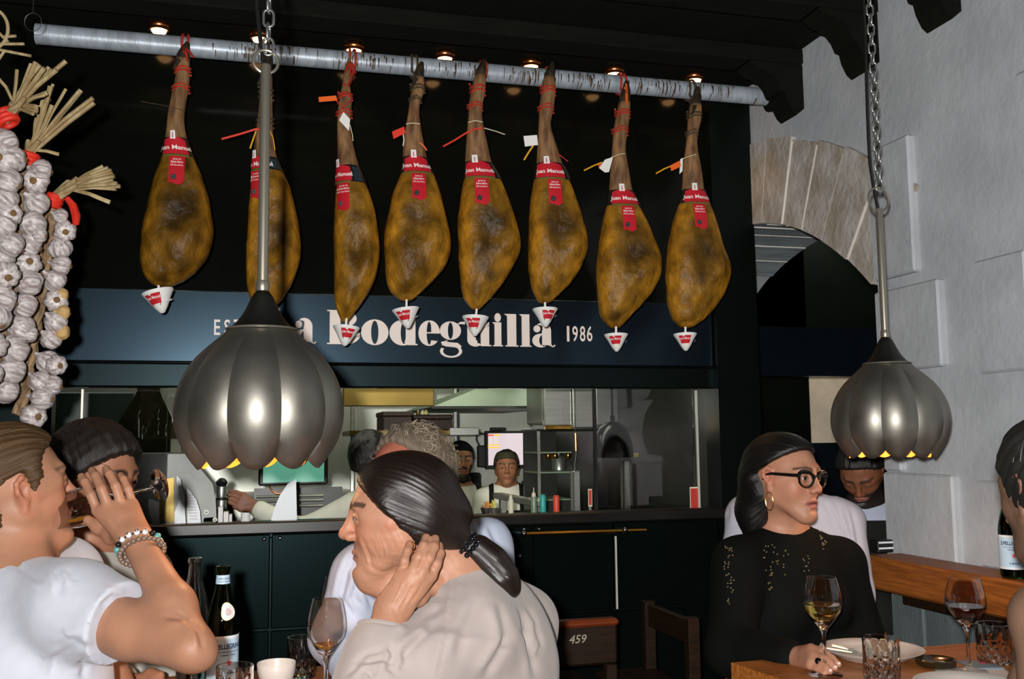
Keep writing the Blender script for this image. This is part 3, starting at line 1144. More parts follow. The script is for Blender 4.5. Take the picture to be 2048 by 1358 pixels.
NA = 40
for hi_, hm in enumerate(HAMS):
    rows = hm['rows']
    px = hm['px']
    # rows to plane
    L_, R_, Z_ = [], [], []
    for (py, xl, xr) in rows:
        a, b = PY(xl, py, YH), PY(xr, py, YH)
        L_.append(a[0])
        R_.append(b[0])
        Z_.append((a[2] + b[2]) / 2)
    L_, R_, Z_ = map(np.array, (L_, R_, Z_))
    zz = np.concatenate([np.linspace(Z_[i], Z_[i + 1], 5)[:-1] for i in range(len(Z_) - 1)] + [[Z_[-1]]])
    li, ri = np.interp(-zz, -Z_, L_), np.interp(-zz, -Z_, R_)

    def sm(x):
        y = np.pad(x, 2, mode='edge')
        k = np.array([1, 3, 4, 3, 1]) / 12
        y2 = np.convolve(y, k, 'valid')
        y2[0], y2[-1] = x[0], x[-1]
        return y2
    for _ in range(2):
        li, ri = sm(li), sm(ri)
    name = 'hanging_ham'
    ptop = PY(px, 120, YH)
    th = thing(name, 'cured hanging ham, ' + WHERE[hi_], 'ham', (PY(px, 200, YH)[0], YH, ZP - PR), 'hams hanging from the pipe')
    hw = (ri - li) / 2
    cx = (ri + li) / 2
    dep = np.minimum(hw * (0.66 if hm.get('yaw') is None else 1.0), 0.095) + 0.006 * 0
    dep = np.maximum(dep, np.minimum(hw, 0.03))
    kf = np.linspace(0, 1, len(zz))
    yoff = -0.012 * np.sin(kf * PI)
    ang = np.arange(NA) * 2 * PI / NA
    V = []
    for i in range(len(zz)):
        ca, sa = np.cos(ang), np.sin(ang)
        e = 0.92
        xx = cx[i] + hw[i] * np.sign(ca) * np.abs(ca) ** e
        yy = YH + yoff[i] + dep[i] * np.sign(sa) * np.abs(sa) ** 0.95
        V.append(np.stack([xx, yy, np.full(NA, zz[i])], 1))
    V = np.concatenate(V)
    # lumps, a hollow in the middle of the leg and the knee knob on the right
    amp = np.repeat(smooth1(kf, 0.35, 0.6), NA)
    nrm = np.stack([np.zeros(len(V)), np.where(V[:, 1] < YH, -1.0, 1.0), np.zeros(len(V))], 1)
    u = (V[:, 0] - np.repeat(cx, NA)) / np.repeat(hw, NA)
    kk = np.repeat(kf, NA)
    front = (V[:, 1] < YH + 0.0) * np.clip(1 - u * u, 0, 1)
    lump = 0.012 * vnoise(V, 24, hi_) + 0.008 * vnoise(V, 55, hi_ + 20) + 0.004 * vnoise(V, 120, hi_ + 50)
    hollow = -0.020 * np.exp(-((u + 0.05) / 0.4) ** 2 - ((kk - 0.66) / 0.07) ** 2) + 0.022 * np.exp(-((u - 0.45) / 0.3) ** 2 - ((kk - 0.72 + u * 0.05) / 0.06) ** 2) + 0.014 * np.exp(-((u + 0.25) / 0.35) ** 2 - ((kk - 0.9) / 0.06) ** 2)
    V = V + nrm * ((lump * amp + hollow * smooth1(kk, 0.45, 0.55)) * front)[:, None]
    V[:, 0] += 0.003 * vnoise(V, 50, hi_ + 5) * amp
    nr = len(zz)
    isb = int(np.argmin(np.abs(zz - PY(px, rows[-1][0] - (rows[-1][0] - rows[0][0]) * 0.52, YH)[2])))
    # split into shank and leg so that each has its own skin
    band_py = {0: (285, 318), 1: (322, 345), 2: (340, 372), 3: (322, 352), 4: (332, 362), 5: (334, 364), 6: (388, 416), 7: (386, 412)}[hi_]
    zb0, zb1 = PY(px, band_py[1], YH)[2], PY(px, band_py[0], YH)[2]
    ib = int(np.argmin(np.abs(zz - (zb0 + zb1) / 2)))
    F = []
    MI = []
    for i in range(nr - 1):
        for q in range(NA):
            q2 = (q + 1) % NA
            F.append((i * NA + q, (i + 1) * NA + q, (i + 1) * NA + q2, i * NA + q2))
            MI.append(1 if i < ib else 0)
    V = np.concatenate([V, [[cx[0], YH, zz[0] + 0.004]], [[cx[-1], YH, zz[-1] - 0.006]]])
    for q in range(NA):
        q2 = (q + 1) % NA
        F.append((len(V) - 2, q, q2))
        MI.append(1)
        F.append((len(V) - 1, (nr - 1) * NA + q2, (nr - 1) * NA + q))
        MI.append(0)
    mb = MB()
    mb.add(V, F)
    mb.m = MI
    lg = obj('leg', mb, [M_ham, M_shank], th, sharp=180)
    uu_ = np.concatenate([u, [0, 0]])
    k2 = np.concatenate([kk, [0, 1]])
    fr = (V[:, 1] < YH).astype(float)
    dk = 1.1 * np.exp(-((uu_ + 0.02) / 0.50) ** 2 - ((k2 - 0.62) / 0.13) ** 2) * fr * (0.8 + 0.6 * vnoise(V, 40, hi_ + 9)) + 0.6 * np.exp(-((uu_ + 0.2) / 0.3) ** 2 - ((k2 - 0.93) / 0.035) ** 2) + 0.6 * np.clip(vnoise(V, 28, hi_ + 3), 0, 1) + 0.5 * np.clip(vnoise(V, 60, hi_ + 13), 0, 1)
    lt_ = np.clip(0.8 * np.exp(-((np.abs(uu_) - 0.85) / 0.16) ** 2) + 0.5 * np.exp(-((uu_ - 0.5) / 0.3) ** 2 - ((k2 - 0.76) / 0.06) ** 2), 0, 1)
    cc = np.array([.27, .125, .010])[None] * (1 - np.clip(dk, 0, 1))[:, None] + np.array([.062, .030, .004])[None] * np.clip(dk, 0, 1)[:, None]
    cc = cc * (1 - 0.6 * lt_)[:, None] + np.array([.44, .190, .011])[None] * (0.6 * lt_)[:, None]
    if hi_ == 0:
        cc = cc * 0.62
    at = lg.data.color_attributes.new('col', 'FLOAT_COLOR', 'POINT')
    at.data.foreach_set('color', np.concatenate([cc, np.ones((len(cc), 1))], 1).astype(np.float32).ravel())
    # hoof at the top, leaning against the pipe
    hx = cx[0]
    ztop = ZP + 0.02
    hoof = MB().tube([(hx - 0.002, YH, zz[0] - 0.03), (hx, YH - 0.002, zz[0] + 0.012), (hx + 0.006, YH - 0.004, max(zz[0] + 0.03, ZP - 0.05)), (hx + 0.014, YH + 0.006, max(zz[0] + 0.062, ZP - 0.01))], [hw[0] * 0.98, hw[0] * 0.95, hw[0] * 0.75, hw[0] * 0.35], 14)
    if hi_ in (0, 1, 3, 7):
        hoof.tube([(hx - 0.012, YH - 0.02, zz[0] - 0.012), (hx - 0.03, YH - 0.03, zz[0] - 0.05)], [0.009, 0.004], 8)
    obj('hoof', hoof, M_hoof if hi_ != 2 else M_shank, th, sharp=60)
    # cord over the pipe
    rx = PY(hm['ropepx'], 130, YH)[0]
    cm = M_rope if hi_ in (0, 2, 4, 5, 6) else M_rope_b
    for dx in (-0.006, 0.006):
        t = np.linspace(-0.25, 1.25, 16) * PI
        loop = np.stack([np.full(16, rx + dx * 1.2) + dx * 0.6 * np.cos(t), YPIPE - np.cos(t) * (PR + 0.006), ZP + np.sin(t) * (PR + 0.006)], 1)
        tail = np.array([hx + dx, YH - 0.016, zz[0] - 0.005])
        loop = np.concatenate([[tail], loop, [[rx + dx, YPIPE - 0.02, ZP - PR - 0.02], tail + [0, 0.03, 0.0]]])
        obj('cord', MB().tube(loop, 0.0048, 8), cm, th, sharp=60)
    obj('cord', MB().tube(spiral((cx[4], YH, 0), hw[4] * 1.0 + 0.003, zz[4], zz[2], 2.5), 0.0042, 7), cm, th, sharp=60)
    cord = MB().tube(spiral((cx[8], YH, 0), hw[8] * 1.02 + 0.003, zz[8] - 0.01, zz[7], 2.0, wob=0.0012), 0.0038, 7)
    obj('cord', cord, cm, th, sharp=60)
    if hi_ in (0, 2, 6):
        for k in range(5):
            m_ = MB()
            c0 = np.array([rx + (-0.012 if hi_ != 0 else 0.0), YH - 0.03, ZP - PR - (0.01 if hi_ != 6 else 0.03)])
            d = unit([RNG.uniform(-0.5, 0.5) + (0.5 if hi_ == 0 else -0.2), RNG.uniform(-1, -0.2), RNG.uniform(-1.2, 0.4)])
            m_.tube([c0, c0 + d * 0.025, c0 + d * 0.045 + [0, 0, -0.012]], [0.006, 0.005, 0.003], 7)
            obj('knot', m_, M_rope if hi_ != 6 else M_orange, th, sharp=60)
    # band, red front label, little white tag, gold strip, long red label
    fx = lambda z: np.interp(-z, -zz, cx)
    fw = lambda z: np.interp(-z, -zz, hw)
    fd = lambda z: np.interp(-z, -zz, dep)
    fy = lambda z: YH + np.interp(-z, -zz, yoff)
    turn = -0.1 if hm.get('yaw') is None else -0.95
    if hi_ == 1:
        turn = -0.8
    if hi_ in (5, 4):
        turn = -0.3

    def bandmesh(z0, z1, a0, a1, out, n=26, wave=0.0, thick=0.002, nz=2):
        v, f = [], []
        for j in range(nz + 1):
            for i in range(n + 1):
                a = a0 + (a1 - a0) * i / n
                z = z0 + (z1 - z0) * j / nz
                if wave and j == nz:
                    z += wave * math.sin(PI * i / n)
                if wave and j == 0 and wave < 0:
                    z += 0.006 * math.sin(2.2 * PI * i / n + 0.6)
                v.append((fx(z) + (fw(z) + out) * math.cos(a), fy(z) + (fd(z) + out) * math.sin(a), z))
        for j in range(nz):
            for i in range(n):
                o = j * (n + 1) + i
                f.append((o, o + 1, o + n + 2, o + n + 1))
        m_ = MB()
        m_.add(v, f)
        v2 = np.array(v)
        return m_

    zs_ = zb0 - 0.001
    bnd = obj('label_band', bandmesh(zb0, zb1 + 0.006, 0, 2 * PI, 0.004, 40), M_band, th, sharp=60)
    ac = -PI / 2 + turn
    span = 0.86 if hm.get('yaw') is None else 0.9
    rl_ = obj('red_label', bandmesh(zb0 + 0.004, zb1 - 0.004, ac - span, ac + span, 0.0062, 22, wave=0.010), M_red, th, sharp=60)
    obj('gold_strip', bandmesh(zb0 - 0.007, zb0 + 0.003, ac - 0.8, ac + 0.8, 0.0058, 16), M_gold, th, sharp=60)
    if hm.get('yaw') is not None or hi_ in (1, 4, 5, 6):
        obj('barcode_label', bandmesh(zb0 + 0.003, zb1 - 0.002, ac + span + 0.15, ac + span + 0.75, 0.0062, 8), mat('dark_slate_print', srgb(40, 52, 60), 0.4, var=0.4, vscale=160), th, sharp=60)

    def wrap(s, zc, hgt, wid, parent, mt, out, off=0.02, shear=0.0, aoff=0.0):
        v, f = text(s, off)
        lo, hi2 = v.min(0), v.max(0)
        uu = ((v[:, 0] - lo[0]) / (hi2[0] - lo[0]) - 0.5) * wid
        z = zc + ((v[:, 1] - lo[1]) / (hi2[1] - lo[1]) - 0.5) * hgt + shear * uu
        r = max(0.02, 0.5 * (fw(zc) + fd(zc)))
        a = ac + aoff + uu / r
        q = np.stack([fx(z) + (fw(z) + out) * np.cos(a), fy(z) + (fd(z) + out) * np.sin(a), z], 1)
        obj('lettering', MB().add(q, f), mt, parent, smooth=False)

    zm = (zb0 + zb1) / 2
    wrap('Juan Manuel', zm - 0.004, 0.021, 0.093, rl_, M_print, 0.0072, 0.026)
    # white tag on the band
    zt0, zt1 = zb1 - 0.002, zb1 + 0.028
    tg = obj('tag', bandmesh(zt0, zt1, ac - 0.24 - 0.05, ac + 0.14 - 0.05, 0.009, 6), M_white, th, sharp=60)
    obj('mark', bandmesh(zt0 + 0.004, zt1 - 0.008, ac - 0.13, ac - 0.07, 0.0097, 2), M_red, tg)
    # long label hanging on the leg
    zl1 = zb0 - 0.006
    zl0 = zl1 - 0.105
    hl = 0.052 / max(0.05, fw(zl1 - 0.04)) * 0.62
    ao = 0.05 if hm.get('yaw') is None else -0.05

    def flat(z0, z1, a0, a1, out, n=10, nz=6, wavy=False):
        v, f = [], []
        for j in range(nz + 1):
            for i in range(n + 1):
                z = z0 + (z1 - z0) * j / nz
                x = fx(zl1) + np.interp(i / n, [0, 1], [a0, a1]) + (z - zl1) * 0.0
                w_ = max(fw(z), 0.03)
                uu_ = np.clip((x - fx(z)) / w_, -0.985, 0.985)
                y = fy(z) - fd(z) * math.sqrt(1 - uu_ ** 2) ** 0.95 - out
                zz_ = z + (0.005 * math.sin(2 * PI * i / n + 0.7) + 0.006 * i / n if wavy and j == 0 else 0)
                v.append((x, y - 0.004, zz_))
        for j in range(nz):
            for i in range(n):
                o = j * (n + 1) + i
                f.append((o, o + 1, o + n + 2, o + n + 1))
        return MB().add(v, f)

    xc = {0: 0.0, 1: -0.04, 2: -0.036, 3: -0.005, 4: -0.018, 5: -0.008, 6: -0.004, 7: -0.006}[hi_]
    lw = 0.026 if hi_ not in (1, 2) else 0.02
    ll = obj('long_label', flat(zl0, zl1, xc - lw, xc + lw, 0.004, wavy=True), M_red, th, sharp=60)

    def onlabel(s, zc, hgt, wid, off=0.0):
        v, f = text(s, off)
        lo, hi2 = v.min(0), v.max(0)
        x = fx(zl1) + xc + ((v[:, 0] - lo[0]) / (hi2[0] - lo[0]) - 0.5) * wid
        z = zc + ((v[:, 1] - lo[1]) / (hi2[1] - lo[1]) - 0.5) * hgt
        w_ = np.maximum(np.array([fw(k) for k in z]), 0.03)
        uu_ = np.clip((x - np.array([fx(k) for k in z])) / w_, -0.985, 0.985)
        y = np.array([fy(k) for k in z]) - np.array([fd(k) for k in z]) * np.sqrt(1 - uu_ ** 2) ** 0.95 - 0.0095
        obj('lettering', MB().add(np.stack([x, y, z], 1), f), M_print, ll, smooth=False)

    onlabel('Jamón de', zl1 - 0.012, 0.008, 0.028, 0.02)
    onlabel('Bellota Ibérico', zl1 - 0.022, 0.008, 0.040, 0.02)
    onlabel('50% Raza Ibérica', zl1 - 0.034, 0.006, 0.042, 0.015)
    em = MB()
    v, f = disc(0, 0, 0.010, 18)
    ze = zl0 + 0.026
    xe = fx(zl1) + xc - lw * 0.38
    ye = fy(ze) - fd(ze) * math.sqrt(max(0.05, 1 - ((xe - fx(ze)) / fw(ze)) ** 2)) ** 0.95 - 0.0098
    em.add([(xe + a, ye - 0.0005, ze + b) for a, b in v], f)
    e1 = obj('emblem', em, M_band, ll)
    em = MB()
    for k in range(4):
        a = k * PI / 2 + 0.4
        em.tube([(xe + 0.003 * math.cos(a), ye - 0.001, ze + 0.003 * math.sin(a)), (xe + 0.006 * math.cos(a + 0.5), ye - 0.001, ze + 0.006 * math.sin(a + 0.5)), (xe + 0.007 * math.cos(a + 1.1), ye - 0.001, ze + 0.007 * math.sin(a + 1.1))], 0.0009, 5)
    obj('emblem_swirl', em, mat('grey_print', srgb(130, 140, 140), 0.5), ll)
    # drip cup on a pin
    if hm['cup']:
        ux, uy, ur = hm['cup']
        c = PY(ux, uy + 1, YH - 0.012)
        tip = PY(hm['pin'][0], hm['pin'][1], YH - 0.012)
        tl = hm['tilt']
        axis = unit([-math.sin(tl), -0.06, -math.cos(tl)])
        rr = ur / FPX * 3.83
        hgt = rr * 1.45
        prof = [(rr, 0), (rr * 1.0, 0.003), (rr * 0.72, hgt * 0.34), (rr * 0.42, hgt * 0.72), (rr * 0.16, hgt * 0.97), (0.003, hgt), ]
        inner = [(rr * 0.94, 0.002), (rr * 0.4, hgt * 0.70), (0.003, hgt * 0.9)]
        cp = MB().lathe(inner[::-1] + prof, 28, c, axis=axis, capb=False, capt=False)
        cup = obj('drip_cup', cp, M_white, th, sharp=50)
        pn = obj('pin', MB().tube([tip + [0, 0, 0.02], c + axis * 0.03], 0.0045, 10), M_white, th, sharp=60)
        fold = MB().prism([c + np.array([rr * 0.55, -rr * 0.62, -hgt * 0.52]), c + np.array([rr * 0.62, -rr * 0.55, -hgt * 0.46]), c + np.array([rr * 0.9, -rr * 0.1, -hgt * 0.30]), c + np.array([rr * 0.88, -rr * 0.12, -hgt * 0.38])], (0, -0.002, 0))
        R = frame(axis)

        def oncone(uu_, h_, out=0.0012):
            a = uu_
            r = np.interp(h_, [0, hgt * 0.34, hgt * 0.72, hgt], [rr, rr * 0.72, rr * 0.42, rr * 0.05]) + out
            loc = np.stack([r * np.cos(a), r * np.sin(a), h_], -1)
            return loc @ R.T + c

        # direction of -y in the cone frame
        q = R.T @ np.array([0, -1.0, 0])
        am = math.atan2(q[1], q[0]) + (0.25 if hi_ not in (5, 2) else -0.3)
        sgn = 1.0
        # is +angle to the viewer's right?
        e = R @ np.array([-math.sin(am), math.cos(am), 0])
        sgn = 1.0 if e[0] > 0 else -1.0
        v, f = [], []
        NP_ = 12
        for j in range(5):
            for i in range(NP_ + 1):
                h_ = hgt * (0.16 + 0.11 * j)
                v.append(oncone(np.array(am + sgn * (-0.85 + 1.3 * i / NP_)), np.array(h_)))
        for j in range(4):
            for i in range(NP_):
                o = j * (NP_ + 1) + i
                f.append((o, o + 1, o + NP_ + 2, o + NP_ + 1))
        cl = obj('cup_label', MB().add(v, f), M_red, cup, sharp=60)
        vt, ft = text('Juan Manuel', 0.02)
        lo, hi2 = vt.min(0), vt.max(0)
        un = (vt[:, 0] - lo[0]) / (hi2[0] - lo[0])
        vn = (vt[:, 1] - lo[1]) / (hi2[1] - lo[1])
        pts = oncone(am + sgn * (-0.8 + 1.2 * un), hgt * (0.42 - 0.16 * vn), 0.002)
        obj('lettering', MB().add(pts, ft), M_print, cup, smooth=False)
        v = [oncone(np.array(am + sgn * a_), np.array(hgt * h_), 0.0016) for a_, h_ in ((-0.8, 0.60), (0.4, 0.60), (0.3, 0.68), (-0.7, 0.68))]
        obj('cup_strip', MB().add(v, [(0, 1, 2, 3)]), M_gold, cup)
        v = [oncone(np.array(am + sgn * a_), np.array(hgt * h_), 0.0022) for a_, h_ in ((-0.42, 0.02), (-0.25, 0.02), (-0.25, 0.22), (-0.42, 0.22))]
        obj('cup_tab', MB().add(v, [(0, 1, 2, 3)]), M_white, cup)
        obj('cup_seam', fold, M_white, cup, smooth=False)
    # tags and ties round the shank
    def card(pxs, mt, nm, dy=-0.05, th_=0.0015):
        pts = [PY(a, b, YH + dy) for a, b in pxs]
        obj(nm, MB().prism(pts, (0, th_, 0)), mt, th, smooth=False)

    def tie(pxs, mt, r=0.0022, dy=-0.045, nm='tie'):
        obj(nm, MB().tube([PY(a, b, YH + dy) for a, b in pxs], r, 7), mt, th)
    if hi_ == 0:
        tie([(282, 203), (330, 211), (365, 220)], M_rope_b, 0.0012)
    if hi_ == 1:
        tie([(443, 278), (480, 268), (512, 258), (530, 262)], M_redtag, 0.004)
        tie([(512, 262), (505, 282), (500, 297)], M_yellow, 0.003)
        tie([(538, 258), (546, 275), (550, 300)], M_yellow, 0.002)
    if hi_ == 2:
        card([(637, 194), (672, 191), (675, 201), (638, 204)], M_orange, 'clip')
        card([(678, 240), (687, 224), (700, 238), (698, 262)], M_white, 'paper_tag')
        tie([(672, 200), (684, 215), (702, 200)], M_rope, 0.003)
        tie([(700, 250), (705, 270), (706, 282)], M_twine, 0.0018)
    if hi_ == 3:
        card([(784, 263), (808, 253), (811, 266), (787, 278)], M_redtag, 'tag_clip')
        tie([(806, 265), (808, 280), (806, 292)], M_white, 0.0022)
        tie([(840, 285), (848, 293), (854, 301)], M_orange, 0.0028)
        tie([(812, 248), (826, 246), (840, 248)], M_twine, 0.002)
    if hi_ == 4:
        tie([(886, 293), (910, 280), (932, 266), (950, 258), (964, 256)], M_redtag, 0.0035)
        tie([(968, 256), (990, 262), (1010, 269)], M_twine, 0.002)
        tie([(936, 245), (950, 241), (965, 244)], M_twine, 0.002)
    if hi_ == 5:
        card([(1047, 272), (1074, 270), (1076, 290), (1050, 293)], M_white, 'white_card')
        tie([(1066, 292), (1057, 305), (1048, 320)], M_yellow, 0.0035)
        tie([(1116, 308), (1126, 315), (1136, 323)], M_rope, 0.0022)
    if hi_ == 6:
        card([(1198, 336), (1210, 319), (1226, 314), (1218, 344), (1210, 345)], M_white, 'white_card')
        tie([(1168, 341), (1190, 330), (1204, 325)], M_yellow, 0.003)
        tie([(1222, 315), (1240, 308), (1250, 307)], M_twine, 0.0018)
        card([(1196, 330), (1202, 326), (1203, 335), (1199, 337)], M_redtag, 'red_tab', dy=-0.045)
    if hi_ == 7:
        card([(1340, 331), (1360, 321), (1362, 333), (1343, 342)], M_orange, 'clip')
        card([(1361, 318), (1366, 316), (1365, 342), (1359, 348)], M_white, 'white_card', dy=-0.047)
        tie([(1312, 347), (1330, 337), (1345, 331)], M_yellow, 0.003)
        tie([(1364, 318), (1380, 312), (1392, 309)], M_twine, 0.0018)
# ------------------------------------------------------------------ pendant lamps of ten metal petals
M_lamp = mat('gunmetal_shade', srgb(138, 135, 126), 0.46, metal=0.92, var=0.22, vscale=7, bump=0.012, bscale=60, rvar=0.05)
M_lampin = mat('gilded_inside', srgb(224, 160, 80), 0.45, metal=0.3, var=0.08)
M_neck = mat('dark_gunmetal_neck', srgb(60, 60, 56), 0.40, metal=0.85, var=0.15, vscale=8)
M_pole = mat('satin_grey_pole', srgb(150, 144, 130), 0.38, metal=0.75, var=0.08)
M_chain = mat('steel_chain', srgb(176, 180, 178), 0.3, metal=0.9, var=0.1)
M_cable = mat('black_cable', L(.006, .006, .006), 0.45)
M_bulb = mat('warm_bulb', srgb(255, 220, 170), 0.4, emit=srgb(255, 196, 120), estr=14.0)

# (height from the lower rim, radius) of the petals, unit = one shade diameter
SH = [(0.835, 0.205), (0.80, 0.235), (0.74, 0.302), (0.655, 0.382), (0.56, 0.445), (0.46, 0.484), (0.36, 0.500), (0.27, 0.497), (0.19, 0.475), (0.115, 0.440), (0.05, 0.398), (0.0, 0.355)]
NECK = [(1.088, .030), (1.074, .036), (1.058, .050), (1.042, .061), (1.01, .076), (.979, .090), (.95, .104), (.92, .121), (.89, .143), (.865, .165), (.845, .190), (.835, .208)]


def petal_mesh(D, n=10):
    zz = np.array([a for a, b in SH])
    rr = np.array([b for a, b in SH])
    zf = np.linspace(zz[0], zz[-1], 25)
    rf = np.interp(-zf, -zz, rr)
    for _ in range(2):
        rf[1:-1] = (rf[:-2] + 2 * rf[1:-1] + rf[2:]) / 4
    half = PI / n
    V, F, M = [], [], []
    nu = 13
    for side in (0, 1):
        for i, (z, r) in enumerate(zip(zf, rf)):
            k = i / (len(zf) - 1)
            for j in range(nu):
                u = -1 + 2 * j / (nu - 1)
                a = u * half
                bulge = 0.036 * (1 - abs(u) ** 2.0) * min(1, k * 5) * (1.0 if k < 0.8 else 1.0)
                R = r * 0.962 + bulge * (0.5 + r) * 0.78
                zz2 = z
                if k > 0.80:
                    zz2 = z + (k - 0.80) / 0.2 * (abs(u) ** 2.0) * 0.07
                R -= side * 0.009
                V.append((R * math.cos(a) * D, R * math.sin(a) * D, zz2 * D))
    m0 = len(zf) * nu
    for i in range(len(zf) - 1):
        for j in range(nu - 1):
            o = i * nu + j
            F.append((o, o + nu, o + nu + 1, o + 1))
            M.append(0)
            F.append((m0 + o, m0 + o + 1, m0 + o + nu + 1, m0 + o + nu))
            M.append(1)
    for i in range(len(zf) - 1):
        for j in (0, nu - 1):
            o = i * nu + j
            q = (o, m0 + o, m0 + o + nu, o + nu)
            F.append(q if j == 0 else q[::-1])
            M.append(0)
    for j in range(nu - 1):
        o = (len(zf) - 1) * nu + j
        F.append((o, m0 + o, m0 + o + 1, o + 1))
        M.append(0)
    return meshdata('petal', V, F, [M_lamp, M_lampin], M, True, 70)


def link_mesh(l, w, r, n=8):
    t = np.linspace(0, 2 * PI, 16, endpoint=False)
    x = np.cos(t) * w / 2
    z = np.sin(t) * w / 2 + np.where(np.sin(t) >= 0, 1, -1) * (l - w) / 2
    m_ = MB().tube(np.stack([x, np.zeros(16), z], 1), r, n, closed=True)
    return meshdata('chain_link', m_.verts(), m_.f, M_chain, smooth=True)


def pendant(label, cpx, y_rim, t, diam_px, polepx, neck_top, pole_top, ringc, rot, chain_top):
    D = diam_px / FPX * t
    base = P(cpx, y_rim, t)
    root = thing('pendant_lamp', label, 'lamp', base)
    pm = petal_mesh(D)
    for k in range(10):
        a = rot + k * 2 * PI / 10
        R = np.array([[math.cos(a), -math.sin(a), 0], [math.sin(a), math.cos(a), 0], [0, 0, 1]])
        inst('petal', pm, root, R=R)
    obj('neck', MB().lathe([(r * D, z * D) for z, r in NECK][::-1], 40, base, capb=False), M_neck, root, sharp=50)
    obj('seam_ring', MB().lathe([(0.210 * D, 0.832 * D), (0.214 * D, 0.838 * D), (0.210 * D, 0.844 * D)], 40, base, capb=False, capt=False), M_pole, root)
    # pole, ring, chain, cable: straight up from the neck
    zn = 1.085 * D
    top = P(polepx, pole_top, t)
    ztop = top[2] - base[2]
    obj('collar', MB().lathe([(0.036 * D, zn - 0.004), (0.040 * D, zn), (0.040 * D, zn + 0.012), (0.034 * D, zn + 0.016)], 24, base), M_pole, root, sharp=50)
    obj('pole', MB().lathe([(0.0325 * D, zn), (0.0325 * D, ztop - 0.003), (0.029 * D, ztop)], 24, base), M_pole, root, sharp=50)
    rc = P(ringc[0], ringc[1], t)
    rr = ringc[2] / FPX * t
    rz = rc[2]
    t_ = np.linspace(0, 2 * PI, 28, endpoint=False)
    d1 = RH * math.cos(0.35) + FH * math.sin(0.35)
    rp = np.stack([base + np.array([0, 0, rz - base[2]]) + d1 * math.cos(q) * rr + UP * math.sin(q) * rr for q in t_])
    obj('ring', MB().tube(rp, 0.0030, 8, closed=True), M_pole, root)
    zc0 = rz - base[2] + rr - 0.006
    zc1 = ZBM - base[2] if chain_top is None else chain_top
    l, w, r = 0.034, 0.019, 0.0028
    lm = link_mesh(l, w, r)
    z = zc0 + l / 2 - 0.004
    k = 0
    while z < zc1 - 0.005:
        a = -math.radians(15) + (PI / 2 if k % 2 else 0.15)
        R = np.array([[math.cos(a), -math.sin(a), 0], [math.sin(a), math.cos(a), 0], [0, 0, 1]])
        inst('chain_link', lm, root, (0.004 * math.sin(z * 2.0), 0, z), R)
        z += l - 2.2 * r
        k += 1
    cz = np.linspace(ztop - 0.01, zc1 + 0.01, 14)
    off = -RH * 0.0165
    cp = np.stack([base + off * min(1, (q - ztop + 0.02) / 0.12) * (1.0 + 0.15 * math.sin(q * 9)) + UP * q for q in cz])
    obj('cable', MB().tube(cp, 0.0042, 8), M_cable, root)
    obj('ceiling_rose', MB().lathe([(0.045, zc1 - 0.004), (0.045, zc1 + 0.008), (0.02, zc1 - 0.02 + 0.03)], 24, base), M_neck, root, sharp=50)
    b = MB().sphere(base + UP * 0.30 * D, (0.12 * D, 0.12 * D, 0.13 * D), 16, 10)
    b.tube([base + UP * 0.40 * D, base + UP * 0.62 * D], 0.05 * D, 12)
    obj('bulb', b, M_bulb, root, sharp=60)
    l_ = lamp('pendant_glow', 'POINT', base + UP * 0.12 * D, 1.6, (1.0, 0.68, 0.38), shadow_soft_size=0.03)
    return root, base, D


pendant('gunmetal pumpkin shaped pendant lamp hanging large before the sign board', 520, 937, 1.80, 334, 525, 575, 97, (526, 90, 25), math.radians(-95.2), None)
pendant('gunmetal pumpkin shaped pendant lamp hanging before the white stone wall', 1783, 916, 2.66, 226, 1757, 680, 405, (1763, 386, 25), math.radians(-115.4), None)
# ------------------------------------------------------------------ garlic braids on the left
M_garlic = mat('garlic_skin', srgb(206, 198, 196), 0.36, col2=srgb(142, 128, 126), vscale=7, stretch=(1, 1, 0.12), bump=0.12, bscale=9, bdist=0.05)
M_garlic_y = mat('yellowed_garlic_skin', srgb(206, 176, 120), 0.55, col2=srgb(170, 128, 70), vscale=26, bump=0.3, bscale=90)
M_root = mat('garlic_root', srgb(134, 104, 66), 0.9, var=0.4, vscale=80, bump=0.6, bscale=120)
M_straw = mat('dry_straw', srgb(196, 180, 136), 0.7, col2=srgb(142, 120, 82), vscale=18, stretch=(1, 1, 0.2), bump=0.3, bscale=60)
M_stalk = mat('braided_stalk', srgb(158, 130, 96), 0.75, col2=srgb(106, 82, 56), vscale=30, stretch=(2, 2, 0.4), bump=0.7, bscale=80)
M_redband = mat('red_tie', srgb(196, 40, 22), 0.6, var=0.2, vscale=20, bump=0.3)


def garlic_mesh(seed):
    r = np.random.RandomState(seed)
    n, k = 30, 12
    prof = [(0.10, -0.43), (0.20, -0.45), (0.36, -0.40), (0.48, -0.24), (0.52, -0.02), (0.47, 0.18), (0.34, 0.33), (0.20, 0.42), (0.12, 0.50), (0.085, 0.58), (0.07, 0.64)]
    V, F = [], []
    ph = r.rand() * 6.28
    nl = r.choice([6, 7, 8])
    wob = r.uniform(0.8, 1.2, nl)
    for i, (rad, z) in enumerate(prof):
        for j in range(n):
            a = 2 * PI * j / n
            lobe = abs(math.cos((a * nl + ph) / 2)) ** 0.7
            w = wob[int(((a * nl + ph) / (2 * PI))) % nl]
            fade = math.sin(PI * min(1, max(0, (z + 0.5) / 1.0)))
            R = rad * (1 + 0.26 * fade * (lobe - 0.7) * w)
            V.append((R * math.cos(a), R * math.sin(a), z))
    for i in range(len(prof) - 1):
        for j in range(n):
            j2 = (j + 1) % n
            F.append((i * n + j, i * n + j2, (i + 1) * n + j2, (i + 1) * n + j))
    F.append(tuple(range(n))[::-1])
    F.append(tuple((len(prof) - 1) * n + j for j in range(n)))
    return V, F


